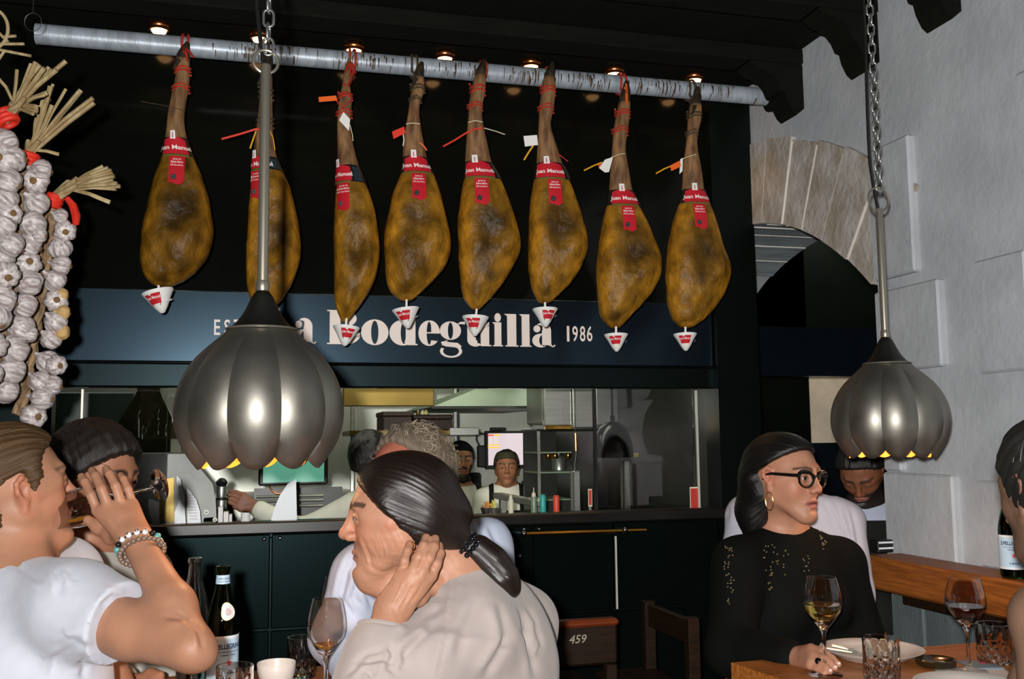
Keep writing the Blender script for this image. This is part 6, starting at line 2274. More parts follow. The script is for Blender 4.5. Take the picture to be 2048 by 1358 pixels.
# ------------------------------------------------------------------ people
def facing(yaw, pitch=0, roll=0):
    """columns: face direction, person's left, up; yaw 0 looks at the camera, 90 to the right of the photo"""
    y, p, r = map(math.radians, (yaw, pitch, roll))
    f = -FH * math.cos(y) + RH * math.sin(y)
    u = UP.copy()
    f, u = f * math.cos(p) + u * math.sin(p), u * math.cos(p) - f * math.sin(p)
    l = np.cross(u, f)
    u, l = u * math.cos(r) + l * math.sin(r), l * math.cos(r) - u * math.sin(r)
    return np.stack([f, l, u], 1)


def mskin(name, col, rough=0.42):
    return mat(name, col, rough, attr='col', var=0.09, vscale=26, bump=0.16, bscale=300, bdist=0.002, sss=0.10, spec=0.4)


SKIN = mskin('skin', srgb(190, 130, 100), 0.5)
M_eye = mat('eye_white', srgb(176, 168, 160), 0.12)
M_iris = mat('iris_brown', srgb(54, 34, 20), 0.12)
M_pupil = mat('pupil', L(.003, .003, .003), 0.08)


def head(S, c, R, s=1.0, nose=1.0, jaw=1.0, lids=1.0, ears=True, mouth=0.0, eyes=True, chin=1.0):
    g = lambda *p: c + R @ (np.array(p, float) * s)
    E = lambda p, r, k=0.012, op=1: S.ell(g(*p), np.array(r) * s, R, k * s, op)
    Cp = lambda a, b, ra, rb, k=0.01, op=1: S.cap(g(*a), g(*b), ra * s, rb * s, k * s, op)
    E((-.014, 0, .030), (.093, .073, .086), 0.01)
    E((.022, 0, .012), (.066, .064, .082), 0.03)
    for q in (-1, 1):
        Cp((.002, q * .054 * jaw, -.040), (.066, q * .014, -.100), .020, .017, 0.03)
        E((.046, q * .038, -.026), (.033, .025, .030), 0.025)
        Cp((.064, q * .050, .012), (.020, q * .066, -.004), .010, .008, 0.02)
    E((.054, 0, -.060), (.040, .036 * jaw, .046), 0.025)
    E((.078, 0, -.100), (.017 * chin, .019, .016), 0.018)
    Cp((.079, -.034, .028), (.079, .034, .028), .011, .011, 0.016)
    if eyes:
        for q in (-1, 1):
            E((.100, q * .033, .008), (.017, .018, .012), 0.016, -1)
    Cp((.086, 0, .026), (.1035 + .010 * (nose - 1) * 4, 0, -.019), .0068, .0105 * nose, 0.014)
    E((.1055 + .012 * (nose - 1) * 4, 0, -.024), (.0125 * nose, .0115 * nose, .0105), 0.008)
    for q in (-1, 1):
        E((.098, q * .0135 * nose, -.029), (.0115, .0078, .0082), 0.006)
        E((.103, q * .0070, -.0365), (.006, .0035, .004), 0.003, -1)
        # nasolabial fold
        Cp((.094, q * .021, -.034), (.086, q * .031, -.058), .0020, .0014, 0.006, -1)
    # lips
    zm = -.0635
    for q in (-1, 1):
        Cp((.0805, q * .0265, zm + .001), (.0930, q * .010, zm + .0050 + mouth * .002), .0018, .0042, 0.004)
        Cp((.0805, q * .0265, zm + .001), (.0910, q * .010, zm - .0055 - mouth * .006), .0018, .0050, 0.004)
    Cp((.0930, -.010, zm + .0050 + mouth * .002), (.0940, 0, zm + .0046 + mouth * .002), .0042, .0042, 0.004)
    Cp((.0930, .010, zm + .0050 + mouth * .002), (.0940, 0, zm + .0046 + mouth * .002), .0042, .0042, 0.004)
    Cp((.0910, -.010, zm - .0055 - mouth * .006), (.0910, .010, zm - .0055 - mouth * .006), .0050, .0050, 0.004)
    Cp((.0965 - .0025 * mouth, -.021, zm - .001 - mouth * .002), (.0965 - .0025 * mouth, .021, zm - .001 - mouth * .002), .0017 + mouth * .003, .0017 + mouth * .003, 0.003, -1)
    E((.098, 0, -.083), (.008, .016, .005), 0.008, -1)
    if eyes:
        for q in (-1, 1):
            E((.0775, q * .0325, .006), (.0142, .0150, .0138), 0.005)
            E((.0925, q * .0325, .0050), (.0125, .0128, .0046 * lids), 0.0022, -1)
    if ears:
        for q in (-1, 1):
            y = q * .0735
            pts = [(-.002, y * .98, -.030), (.000, y * 1.03, -.016), (-.013, y * 1.13, .004), (-.014, y * 1.16, .020), (-.003, y * 1.12, .030), (.008, y * 1.03, .024), (.008, y * .98, .010)]
            S.chain([g(*p) for p in pts], [x * s for x in (.0075, .005, .0045, .0048, .0045, .004, .004)], 0.004 * s)
            E((-.003, y * 1.00, .002), (.013, .0055, .024), 0.006)
            E((.002, y * 1.09, .004), (.0075, .006, .011), 0.004, -1)
            Cp((.003, y * 1.0, -.008), (.006, y * .99, .006), .005, .0045, 0.004)
    return S


def face_color(c, R, s, base, lip=(0.42, 0.13, 0.10), brow=None, browt=0.0042, beard=None, beard_fn=None, cheek=0.06, extra=None, lids=1.0):
    base = np.array(base, float)

    def fn(v):
        q = (v - c) @ R / s
        x, y, z = q[:, 0], q[:, 1], q[:, 2]
        col = np.tile(base, (len(v), 1))

        def mix(m, k):
            nonlocal col
            col = col * (1 - m[:, None]) + np.array(k)[None] * m[:, None]
        inh = (x > -0.12) & (z > -0.16) & (z < 0.14)
        ch = np.exp(-((np.abs(y) - .045) / .02) ** 2 - ((z + .022) / .024) ** 2) * (x > .02) * inh
        ns = np.exp(-(y / .016) ** 2 - ((z + .022) / .02) ** 2) * (x > .085) * inh
        ea = smooth1(np.abs(y), .070, .080) * (np.abs(x) < .03) * (np.abs(z) < .045) * inh
        mix(np.clip(ch * cheek * 5 + ns * cheek * 4 + ea * cheek * 5, 0, 0.6), base * [1.15, 0.72, 0.68])
        lz = -.0635
        w = np.clip(1 - (y / .0265) ** 2, 0, 1)
        lm = smooth1(.0120 * np.sqrt(w) - np.abs(z - lz + .001), -0.001, 0.0025) * (x > .074) * inh
        mix(lm, lip)
        mix(np.exp(-((z - lz + .0012) / .0016) ** 2) * (np.abs(y) < .022) * (x > .078) * inh * 0.75, (0.06, 0.02, 0.016))
        er = np.hypot((np.abs(y) - .0325) / .0128, (z - .005) / (.0046 * lids))
        lash = np.exp(-((er - 1.08) / .20) ** 2) * (z > .0045) * (x > .074) * inh
        mix(np.clip(lash, 0, 1) * 0.85, (0.03, 0.02, 0.016))
        mix(np.exp(-((er - 1.1) / .25) ** 2) * (z <= .0045) * (x > .074) * inh * 0.35, base * 0.45)
        if brow is not None:
            t = (np.abs(y) - .034) / .024
            zb = .0285 + .005 * (1 - t * t)
            bm = smooth1(browt * (1 - 0.35 * t) - np.abs(z - zb), -0.0012, 0.0016) * (np.abs(t) < 1.0) * (x > .045) * inh
            mix(np.clip(bm, 0, 1) * 0.92, brow)
        if beard is not None:
            mix(np.clip(beard_fn(x, y, z), 0, 1) * inh, beard)
        if extra is not None:
            col = extra(col, v, q)
        return np.clip(col, 0, 1)
    return fn


def eyeballs(root, body, c, R, s, gaze):
    for q in (-1, 1):
        p = c + R @ (np.array([.0778, q * .0325, .0058]) * s)
        m_ = MB()
        n, k = 20, 14
        V = []
        F, MI = [], []
        Rg = frame(gaze)
        th_ = [0, 0.24, 0.56] + list(np.linspace(0.68, PI, k - 3))
        for t in th_:
            for j in range(n):
                a = 2 * PI * j / n
                V.append(p + Rg @ (np.array([math.sin(t) * math.cos(a), math.sin(t) * math.sin(a), math.cos(t)]) * .0122 * s))
        for i in range(len(th_) - 1):
            for j in range(n):
                j2 = (j + 1) % n
                F.append((i * n + j, (i + 1) * n + j, (i + 1) * n + j2, i * n + j2))
                MI.append(2 if i == 0 else 1 if i == 1 else 0)
        m_.add(V, F)
        m_.m = MI
        obj('eye', m_, [M_eye, M_iris, M_pupil], root)


def finger(S, pts, r0, r1, k=0.003):
    S.chain(pts, list(np.linspace(r0, r1, len(pts))), k)


def hand(S, wrist, kn, tips, thumb, rw=0.024, rk=0.0105, r0=0.0092, r1=0.0068, bend=0.010, out=None, palm=None):
    """wrist point, four knuckles, four finger tips (or point lists), thumb points"""
    wrist = np.asarray(wrist)
    mid = np.mean(kn, 0)
    side = unit(kn[3] - kn[0])
    for i, k_ in enumerate(kn):
        b = wrist + (mid - wrist) * 0.12 + side * (i - 1.5) * 0.0085
        S.cap(b, k_, rw * 0.62, rk, 0.014)
    for i in range(3):
        S.cap(wrist * 0.35 + (kn[i] + kn[i + 1]) / 2 * 0.65, (kn[i] + kn[i + 1]) / 2, 0.011, 0.0085, 0.010)
    for i, t in enumerate(tips):
        ln = (1.0, 1.04, 1.0, 0.84)[i]
        if isinstance(t, list):
            pts = [kn[i]] + t
        else:
            d = t - kn[i]
            o = out if out is not None else np.zeros(3)
            pts = [kn[i], kn[i] + d * 0.45 + o * bend, kn[i] + d * 0.75 + o * bend * 0.8, t]
        finger(S, pts, r0 * ln, r1 * ln)
    S.chain([wrist * 0.8 + kn[0] * 0.2] + thumb, [0.015, 0.0135, 0.0105, 0.0085][:len(thumb) + 1], 0.012)
    return S


def limb(S, pts, rs, k=0.02):
    return S.chain(pts, rs, k)


def torso(S, pelvis, nb, shl, shr, R, w=1.0, d=1.0, infl=0.0, k=0.05, bust=0.0):
    """hips, waist, chest and shoulders; R is the body frame"""
    ch = nb * 0.70 + pelvis * 0.30 + R[:, 0] * 0.012
    S.ell(ch, np.array([.105 * d, .150 * w, .165]) + infl, R, k)
    ab = nb * 0.38 + pelvis * 0.62
    S.ell(ab, np.array([.100 * d, .135 * w, .17]) + infl, R, k)
    S.ell(pelvis, np.array([.115 * d, .165 * w, .13]) + infl, R, k)
    for sh in (shl, shr):
        S.cap(nb + UP * 0.005, sh, .045 + infl, .052 + infl, k)
        S.ell(ch + (sh - nb) * 0.55 - UP * 0.01, np.array([.08, .07, .11]) + infl, R, k)
    if bust:
        for q in (-1, 1):
            S.ell(ch + R @ np.array([.085 * d, q * .065, -.03]), np.array([.05, .055, .055]) * bust, R, 0.03)
    return S


def legs(root, pelvis, R, m_, floor, seated=True, v=0.014):
    S = Solid()
    S.ell(pelvis - UP * 0.02, (.125, .175, .12), R, 0.03)
    for q in (-1, 1):
        hip = pelvis + R[:, 1] * q * 0.09 - UP * 0.03
        if seated:
            kn = hip + R[:, 0] * 0.20 + UP * (0.02) + R[:, 1] * q * 0.03
            kn[2] = max(floor + 0.46, min(kn[2], floor + 0.60))
            an = kn + R[:, 0] * 0.02
            an[2] = floor + 0.07
        else:
            kn = hip.copy()
            kn[2] = floor + (hip[2] - floor) * 0.52
            an = hip.copy()
            an[2] = floor + 0.06
        S.chain([hip, kn, an], [0.085, 0.06, 0.045], 0.03)
        S.cap(an - UP * 0.03, an - UP * 0.035 + R[:, 0] * 0.16, 0.038, 0.03, 0.02)
    vs, fs = S.mesh(v)
    vs[:, 2] = np.maximum(vs[:, 2], floor + 0.001)
    me = meshdata('trousers', vs - ORG[root.name], fs, m_)
    o = bpy.data.objects.new('trousers', me)
    COL.objects.link(o)
    o.parent = root
    ORG[o.name] = ORG[root.name]
    return o


def folds(A, seed=0, amp=0.004, sc=(18, 18, 40)):
    """soft cloth folds, running along the columns of frame A"""
    def fn(v, n):
        q = (v @ A) * np.array(sc)
        a = vnoise(q, 1.0, seed)
        b = vnoise(q * 2.3, 1.0, seed + 3)
        return amp * (np.abs(a) ** 1.0 * -1.2 + 0.3 * b)
    return fn


def strand_about(c, axis, mult=3.0):
    F_ = frame(axis)

    def fn(v):
        q = (v - c) @ F_
        return np.arctan2(q[:, 1], q[:, 0]) * mult + q[:, 2] * 1.5
    return fn


def groove(c, axis, n=46, amp=0.0012, seed=2):
    F_ = frame(axis)
    r = np.random.RandomState(seed)
    ph = r.rand(5) * 6.28

    def fn(v, nrm):
        q = (v - c) @ F_
        a = np.arctan2(q[:, 1], q[:, 0])
        d = np.hypot(q[:, 0], q[:, 1])
        m_ = smooth1(d, 0.02, 0.05)
        return amp * m_ * (np.sin(a * n + ph[0] + q[:, 2] * 9) + 0.7 * np.sin(a * n * 0.53 + ph[1]) + 0.5 * np.sin(a * n * 1.9 + ph[2] - q[:, 2] * 14))
    return fn


def haircap(c, R, s, infl=0.012, line=((.072, .080), (-.004, -.010)), nape=-.075, back=0.0, k=0.010):
    """hair shell on the skull cut along a hairline from the brow to the ear (x, z pairs)"""
    S = Solid()
    g = lambda *p: c + R @ (np.array(p, float) * s)
    S.ell(g(-.016 - back / 2, 0, .032), (np.array([.094 + back / 2, .074, .086]) + infl) * s, R, 0.01)
    S.ell(g(-.040, 0, -.015), (np.array([.062 + back, .066, .075]) + infl * 0.6) * s, R, 0.03)
    S.ell(g(.018, 0, .030), (np.array([.066, .064, .070]) + infl * 0.8) * s, R, 0.03)
    (x0, z0), (x1, z1) = line
    d = np.array([x0 - x1, z0 - z1])
    nrm = unit(np.array([d[1], 0, -d[0]]))
    S.half(g(x1, 0, z1), R @ nrm, 0.012)
    S.half(g(0, 0, nape), -UP, 0.01)
    return S


TROUSER = mat('dark_trousers', srgb(34, 34, 38), 0.8, bump=0.2, bscale=200)
GZ = {}


def xy(p, z):
    q = np.array(p, float)
    q[2] = z
    return q


def to_px(v):
    d = v - CAM
    z = d @ _F
    return np.stack([W / 2 + FPX * (d @ _R) / z, H / 2 - FPX * (d @ _U) / z], 1)


def creases(lines):
    """drawn cloth folds and skin creases: polylines traced on the near side, a groove with a raised lip beside it"""
    def fn(v, n):
        q = to_px(v)
        near = ((CAM - v) * n).sum(1) > 0
        o = np.zeros(len(v))
        for pts, w, dep in lines:
            pts = np.array(pts, float)
            best = np.full(len(v), 1e9)
            sd = np.zeros(len(v))
            along = np.zeros(len(v))
            tot = 0.0
            seg = np.linalg.norm(np.diff(pts, axis=0), axis=1)
            for i in range(len(pts) - 1):
                d = (pts[i + 1] - pts[i]) / seg[i]
                r = q - pts[i]
                t = np.clip(r @ d, 0, seg[i])
                e = r - t[:, None] * d
                dd_ = np.hypot(e[:, 0], e[:, 1])
                m_ = dd_ < best
                best = np.where(m_, dd_, best)
                sd = np.where(m_, d[0] * e[:, 1] - d[1] * e[:, 0], sd)
                along = np.where(m_, tot + t, along)
                tot += seg[i]
            f_ = np.clip(np.minimum(along, tot - along) / (0.25 * tot) + 0.15, 0, 1)
            o += f_ * dep * (-np.exp(-(best / w) ** 2) + 0.75 * np.exp(-((sd - 1.7 * w) / (1.1 * w)) ** 2) * (best < 5 * w))
        return np.where(near, o, 0)
    return fn


def tufts(root, hc, R, s, n, ln, m_, keep, rad=0.0011, infl=0.014, comb=(-.8, 0, -.5), name='hair_strands', rnd=0.35):
    """loose locks lying on the hair shell, one part of many strands"""
    mb_ = MB()
    comb = np.array(comb, float)
    k = 0
    while k < n:
        d = RNG.randn(3)
        d /= np.linalg.norm(d)
        if not keep(d):
            k += 0.2
            continue
        k += 1
        rr = np.array([.094, .074, .086]) + infl
        p = np.array([-.016, 0, .032]) + d * rr
        t = comb - d * np.dot(comb, d) + RNG.randn(3) * rnd
        t = unit(t - d * np.dot(t, d))
        l_ = ln * RNG.uniform(.6, 1.3)
        pts = []
        for u in (0, .33, .66, 1):
            e = p + t * l_ * u
            w_ = unit((e - np.array([-.016, 0, .032])) / rr)
            e = np.array([-.016, 0, .032]) + w_ * (rr + .002 + .003 * u * RNG.rand())
            pts.append(hc + R @ (e * s))
        mb_.tube(pts, np.array([.7, 1, .9, .3]) * rad * RNG.uniform(.8, 1.5), 4)
    return obj(name, mb_, m_, root, kind='stuff')


def person(label, loc, group=None):
    return thing('person', label, 'person', loc, group)
# ---- woman at the left drinking from a wine glass
T1 = (0.30, 0.155, 0.098)
hc, hR, hs = P(22, 985, 1.74), facing(133, 10), 0.95
nb, shr = P(12, 1140, 1.72), P(148, 1216, 1.63)
bR = facing(118)
shl = shr + bR[:, 1] * 0.33 + UP * 0.01
pel = xy(P(20, 1300, 1.74), 0.52)
elb, wri = P(384, 1298, 1.53), P(273, 1082, 1.665)
ro = person('woman in a white t-shirt drinking from a wine glass at the left edge', xy(pel, 0))
S = Solid()
head(S, hc, hR, hs, nose=1.0, lids=0.5)
S.chain([hc + hR @ np.array([-.022, 0, -.05]), nb + (hc - nb) * 0.25, nb - UP * 0.05], [.052, .052, .060], 0.03)
torso(S, pel, nb, shl, shr, bR, 0.9, 0.9)
limb(S, [shr, shr * 0.5 + elb * 0.5 + UP * -0.004, elb], [.052, .043, .033], 0.02)
limb(S, [elb, elb * 0.62 + wri * 0.38 + RH * 0.006, wri], [.031, .0325, .0235], 0.02)
S.ell(elb + RH * 0.018 - UP * 0.010, (.015, .015, .015), None, 0.02)
kn = [P(195, 1022, 1.705), P(217, 1013, 1.697), P(245, 1016, 1.705), P(266, 1008, 1.720)]
tips = [[P(182, 990, 1.705), P(170, 964, 1.720), P(163, 953, 1.733)], [P(203, 978, 1.697), P(191, 952, 1.715), P(184, 941, 1.730)], [P(231, 972, 1.705), P(219, 948, 1.720), P(212, 937, 1.733)], [P(256, 978, 1.720), P(247, 958, 1.730), P(241, 950, 1.740)]]
thumb = [P(224, 1072, 1.720), P(198, 1056, 1.737), P(176, 1040, 1.745)]
hand(S, wri, kn, tips, thumb, rw=0.0245, rk=0.0098, r0=0.0084, r1=0.0068)
elL = shl + bR[:, 0] * 0.12 - UP * 0.26
limb(S, [shl, elL, elL + bR[:, 0] * 0.24 - UP * 0.03], [.05, .04, .026], 0.02)
legs(ro, pel, bR, TROUSER, 0.0)
organic('body', S, 0.0028, SKIN, ro, disp=creases([([(330, 1232), (368, 1238), (398, 1262), (406, 1300)], 6, .004), ([(345, 1222), (385, 1236), (415, 1262)], 5, .002), ([(215, 1030), (235, 1055), (255, 1080)], 4, .0012), ([(238, 1030), (252, 1055)], 4, .0010)]), color=face_color(hc, hR, hs, (0.36, 0.175, 0.105), lip=(0.36, 0.13, 0.10), brow=(0.14, 0.08, 0.045), cheek=0.10))
S = Solid()
torso(S, pel, nb - UP * 0.045, shl, shr, bR, 0.98, 1.0, 0.012)
d = unit(elb - shr)
limb(S, [shr, shr + d * 0.075], [.068, .066], 0.03)
S.cap(shr + d * 0.07, shr + d * 0.098, .061, .063, 0.02)
dl = unit(elL - shl)
limb(S, [shl, shl + dl * 0.12], [.066, .062], 0.03)
S.half(shr + d * 0.100, d, 0.002)
M_tee = mat('white_cotton', srgb(188, 190, 200), 0.85, var=0.04, vscale=40, bump=0.15, bscale=700, bdist=0.002, sheen=0.2)
# the cut must only trim the sleeve: rebuild the body after it
S2 = Solid()
S2.ext(S)
torso(S2, pel, nb - UP * 0.045, shl, shr, bR, 0.98, 1.0, 0.012)
limb(S2, [shl, shl + dl * 0.12], [.066, .062], 0.03)
S2.cap(nb - UP * 0.03, nb - UP * 0.05, .064, .075, 0.03)
organic('t_shirt', S2, 0.0045, M_tee, ro, disp=(lambda v_, n_: folds(np.stack([unit(np.cross(d, UP)), UP, d], 1), 3, 0.004, (18, 14, 9))(v_, n_) + creases([([(250, 1200), (225, 1195), (200, 1215)], 7, .004), ([(190, 1300), (150, 1290), (110, 1320), (100, 1358)], 9, .005), ([(170, 1275), (135, 1280), (105, 1300)], 8, .004), ([(105, 1135), (120, 1160), (118, 1190)], 7, .003), ([(135, 1135), (150, 1165)], 6, .003), ([(20, 1120), (60, 1150), (90, 1165)], 8, .003), ([(160, 1310), (170, 1335), (165, 1358)], 8, .005)])(v_, n_)))
ha = hR @ np.array([-.95, 0, -.15])
HS = haircap(hc, hR, hs, 0.014, ((.066, .078), (-.016, .034)), -.095, 0.01)
g1 = lambda *p: hc + hR @ (np.array(p, float) * hs)
for q in (-1, 1):
    HS.chain([g1(.02, q * .066, .055), g1(.020, q * .074, .030), g1(.018, q * .076, .006)], [.018, .012, .005], 0.014)
HS.ell(g1(-.13, 0, -.03), (.045, .045, .045), None, 0.03)
HS.ell(g1(-.060, 0, -.030), (.046, .064, .060), hR, 0.02)
organic('hair', HS, 0.0032, hairmat('brown_hair', srgb(38, 25, 12), srgb(104, 74, 38), 0.5, 40, 0.5), ro, disp=groove(hc, ha, 52, 0.0013), strand=strand_about(hc, ha, 1.6))
eyeballs(ro, None, hc, hR, hs, hR[:, 0])
for i in range(0):
    p0 = g1(.0 + RNG.uniform(-.01, .05), -.080, .045 + RNG.uniform(-.02, .02))
    pts = [p0, p0 + RNG.randn(3) * 0.006 - hR[:, 1] * 0.008 - UP * .01, p0 + RNG.randn(3) * 0.012 - UP * RNG.uniform(0, .03) - hR[:, 1] * 0.006]
    obj('loose_strand', MB().tube(pts, [0.0009, 0.0008, 0.0004], 5), mat('brown_strand', srgb(128, 92, 52), 0.5), ro)
# bracelets
fd_ = unit(elb - wri)
Fb = frame(fd_)
for j, (off, nb_, rad, br_, nm) in enumerate(((0.010, 16, 0.0325, 0.0050, 'letter_bracelet'), (0.026, 26, 0.034, 0.0046, 'bead_bracelet'))):
    c0 = wri + fd_ * off
    tilt = 0.22
    first = None
    cord_ = []
    for k in range(60):
        a = 2 * PI * k / 60
        cord_.append(c0 + Fb @ np.array([math.cos(a) * rad, math.sin(a) * rad, tilt * rad * math.sin(a + 1.2)]))
    bc = obj(nm, MB().tube(cord_, 0.0012, 5, closed=True), M_band, ro)
    bm = [mat('white_bead', srgb(214, 214, 220), 0.3), mat('teal_bead', srgb(90, 150, 150), 0.2, spec=0.8), mat('smoky_bead', srgb(120, 98, 84), 0.2, spec=0.8), mat('black_bead', L(.01, .01, .01), 0.2)]
    tocam = unit(CAM - c0) @ Fb
    acam = math.atan2(tocam[1], tocam[0])
    for k in range(nb_):
        a = acam + 2 * PI * (k - nb_ / 2 + 0.5) / nb_
        p = c0 + Fb @ np.array([math.cos(a) * rad, math.sin(a) * rad, tilt * rad * math.sin(a + 1.2)])
        kk = abs(k - (nb_ / 2 - 0.5))
        if j == 0:
            m_ = bm[0] if kk < 2 else bm[3] if kk < 3 else bm[1] if kk < 5 else bm[2]
        else:
            m_ = bm[2]
        rr_ = br_ * (1.25 if (j == 0 and 3 <= kk < 5) else 1)
        bead = obj('bead', MB().sphere(p, rr_, 12, 8), m_, bc)
        if j == 0 and kk < 2:
            ch_ = 'LOVE'[int(round(k - (nb_ / 2 - 2)))] if 0 <= int(round(k - (nb_ / 2 - 2))) < 4 else 'O'
            v, f = text(ch_, 0.03)
            mid_ = (v.min(0) + v.max(0)) / 2
            o_ = unit(p - c0)
            xr = unit(np.cross(fd_, o_))
            if np.dot(xr, RH) < 0:
                xr = -xr
            yr = np.cross(o_, xr)
            pts = p + o_ * (rr_ + 0.0006) + np.outer((v[:, 0] - mid_[0]) * 0.0075, xr) + np.outer((v[:, 1] - mid_[1]) * 0.0075, yr)
            obj('bead_letter', MB().add(pts, f), bm[3], bc, smooth=False)
# her glass
foot, rimc = P(320, 970, 1.905), P(170, 1012, 1.795)
ax = unit(rimc - foot)
wg = wine_glass('tilted wine glass held to the mouth of the drinking woman', foot, 0.205, 0.036, None, axis=ax)
pool = foot + ax * 0.158 - UP * 0.020
obj('wine', MB().sphere(pool, (0.022, 0.010, 0.0035), 16, 8, R=np.stack([ax, unit(np.cross(UP, ax)), np.cross(ax, unit(np.cross(UP, ax)))], 1)), mat('amber_pool', srgb(226, 170, 40), 0.05, trans=0.7, ior=1.33), wg)

# ---- woman with the long dark ponytail in the middle
hc, hR, hs = P(803, 1033, 1.68), facing(-85, -4, 0), 0.88
bR = facing(-98)
nb = P(934, 1138, 1.71)
shl, shr = P(944, 1254, 1.63), P(1000, 1222, 1.93)
pel = xy(P(985, 1300, 1.76), 0.50)
elb, wri = P(742, 1402, 1.50), P(783, 1222, 1.565)
ro = person('woman in a cream sweater with dark ponytail resting a hand on her neck', xy(pel, 0))
S = Solid()
head(S, hc, hR, hs, nose=1.06, lids=0.8, chin=1.15, ears=False)
S.chain([hc + hR @ np.array([-.03, 0, -.055]), nb + (hc - nb) * 0.35 + hR[:, 0] * 0.004, nb - UP * 0.05 - hR[:, 0] * 0.01], [.048, .049, .056], 0.03)
# slack skin below the chin
S.cap(hc + hR @ np.array([.060, 0, -.108]), hc + hR @ np.array([.005, 0, -.125]), .014, .03, 0.03)
torso(S, pel, nb - UP * 0.02, shl, shr, bR, 0.9, 0.9)
limb(S, [shl, elb], [.048, .042], 0.02)
limb(S, [elb, elb * 0.5 + wri * 0.5, wri], [.040, .036, .0265], 0.02)
kn = [P(862, 1152, 1.578), P(841, 1152, 1.566), P(821, 1150, 1.566), P(802, 1150, 1.574)]
tips = [[P(873, 1128, 1.580), P(880, 1108, 1.598), P(878, 1092, 1.615)], [P(858, 1116, 1.566), P(868, 1094, 1.580), P(870, 1078, 1.600)], [P(837, 1114, 1.564), P(847, 1092, 1.576), P(852, 1076, 1.596)], [P(809, 1122, 1.572), P(815, 1102, 1.582), P(819, 1088, 1.596)]]
thumb = [P(835, 1195, 1.605), P(868, 1172, 1.635), P(890, 1150, 1.655)]
hand(S, wri, kn, tips, thumb, rw=0.0265, rk=0.0104, r0=0.0090, r1=0.0074)
# tendons of the back of the hand
for i in range(4):
    b = wri * 0.62 + kn[i] * 0.38 - FH * 0.012
    S.cap(b, kn[i] - FH * 0.006, .0036, .0042, 0.006)
limb(S, [shr, P(1044, 1245, 1.95), P(1046, 1326, 1.92)], [.04, .036, .028], 0.02)


def wrinkles(v, n):
    q = (v - hc) @ hR / hs
    x, y, z = q[:, 0], q[:, 1], q[:, 2]
    o = np.zeros(len(v))
    near = (x > -.01) & (x < .12) & (z > -.13) & (z < .1)
    # fan of cheek lines from the mouth corner and crow's feet
    for k, (x0, z0, dx, dz, ln) in enumerate([(.080, -.040, -.35, -1, .05), (.072, -.030, -.25, -1, .055), (.062, -.022, -.2, -1, .06), (.052, -.02, -.12, -1, .05), (.060, .010, -1, -.15, .022), (.060, .004, -1, -.5, .022), (.060, .016, -1, .25, .02), (.040, -.045, .1, -1, .04)]):
        dl_ = math.hypot(dx, dz)
        ux, uz = dx / dl_, dz / dl_
        t = (x - x0) * ux + (z - z0) * uz
        d_ = np.abs(-(x - x0) * uz + (z - z0) * ux + 0.004 * np.sin(t * 60 + k))
        o -= 0.0006 * np.exp(-(d_ / .0016) ** 2) * smooth1(t, 0, .006) * (1 - smooth1(t, ln * .7, ln)) * (np.abs(y) > .012)
    for zz_ in (.052, .062, .071):
        o -= 0.0006 * np.exp(-((z - zz_ - .002 * np.sin(y * 90)) / .0014) ** 2) * (x > .05)
    o = np.where(near, o, 0)
    # fine creases on the hand
    w_ = wri + (np.mean(kn, 0) - wri) * 0.6
    dh = np.linalg.norm(v - w_, axis=1)
    o += np.where(dh < .11, 0.0007 * vnoise(v, 330, 4), 0)
    return o


legs(ro, pel, bR, TROUSER, 0.0)
organic('body', S, 0.0024, SKIN, ro, disp=lambda v_, n_: wrinkles(v_, n_) + creases([([(722, 1072), (729, 1090), (737, 1110), (745, 1135)], 3.0, .0018), ([(735, 1128), (752, 1140), (775, 1145)], 4, .0012), ([(764, 1070), (775, 1100), (780, 1130)], 2.2, .0007), ([(755, 1060), (766, 1095), (768, 1130)], 2.2, .0007), ([(788, 1085), (790, 1110), (782, 1140)], 2.2, .0006), ([(812, 1165), (800, 1195), (790, 1215)], 3, .0012), ([(830, 1165), (815, 1190), (800, 1220)], 3, .0012), ([(846, 1168), (832, 1190), (815, 1215)], 3, .0012)])(v_, n_), color=face_color(hc, hR, hs, (0.42, 0.205, 0.125), lip=(0.33, 0.14, 0.10), brow=(0.05, 0.03, 0.02), browt=0.0058, cheek=0.07))
eyeballs(ro, None, hc, hR, hs, unit(hR[:, 0] + hR[:, 1] * 0.08))
M_sweater = mat('cream_knit', srgb(167, 155, 149), 0.9, var=0.05, vscale=30, bump=0.16, bscale=1100, bdist=0.003, sheen=0.25)
S = Solid()
torso(S, pel, nb - UP * 0.035, shl, shr, bR, 0.95, 0.95, 0.010)
limb(S, [shl, shl * 0.5 + elb * 0.5, elb], [.070, .066, .062], 0.04)
cuff = wri + unit(elb - wri) * 0.030
limb(S, [elb, elb * 0.4 + cuff * 0.6, cuff], [.060, .052, .042], 0.03)
limb(S, [shr, P(1044, 1245, 1.95), P(1046, 1326, 1.92)], [.066, .066, .048], 0.03)
S.ell(P(1056, 1278, 1.94), (.046, .046, .052), None, 0.03)
S.half(cuff, unit(wri - elb), 0.004)
S2 = Solid()
S2.ext(S)
torso(S2, pel, nb - UP * 0.035, shl, shr, bR, 0.95, 0.95, 0.010)
S2.cap(nb - UP * 0.012, nb - UP * 0.05, .060, .078, 0.03)
S2.ell(P(985, 1330, 1.74), (.12, .12, .15), None, 0.06)
limb(S2, [shl, shl * 0.5 + elb * 0.5], [.070, .066], 0.04)
limb(S2, [shr, P(1044, 1245, 1.95), P(1046, 1326, 1.92)], [.066, .066, .048], 0.03)
S2.ell(P(1056, 1278, 1.94), (.046, .046, .052), None, 0.03)
da = unit(elb - shl)
_f0 = folds(np.stack([unit(np.cross(da, FH)), FH, da], 1), 5, 0.006, (13, 11, 7))
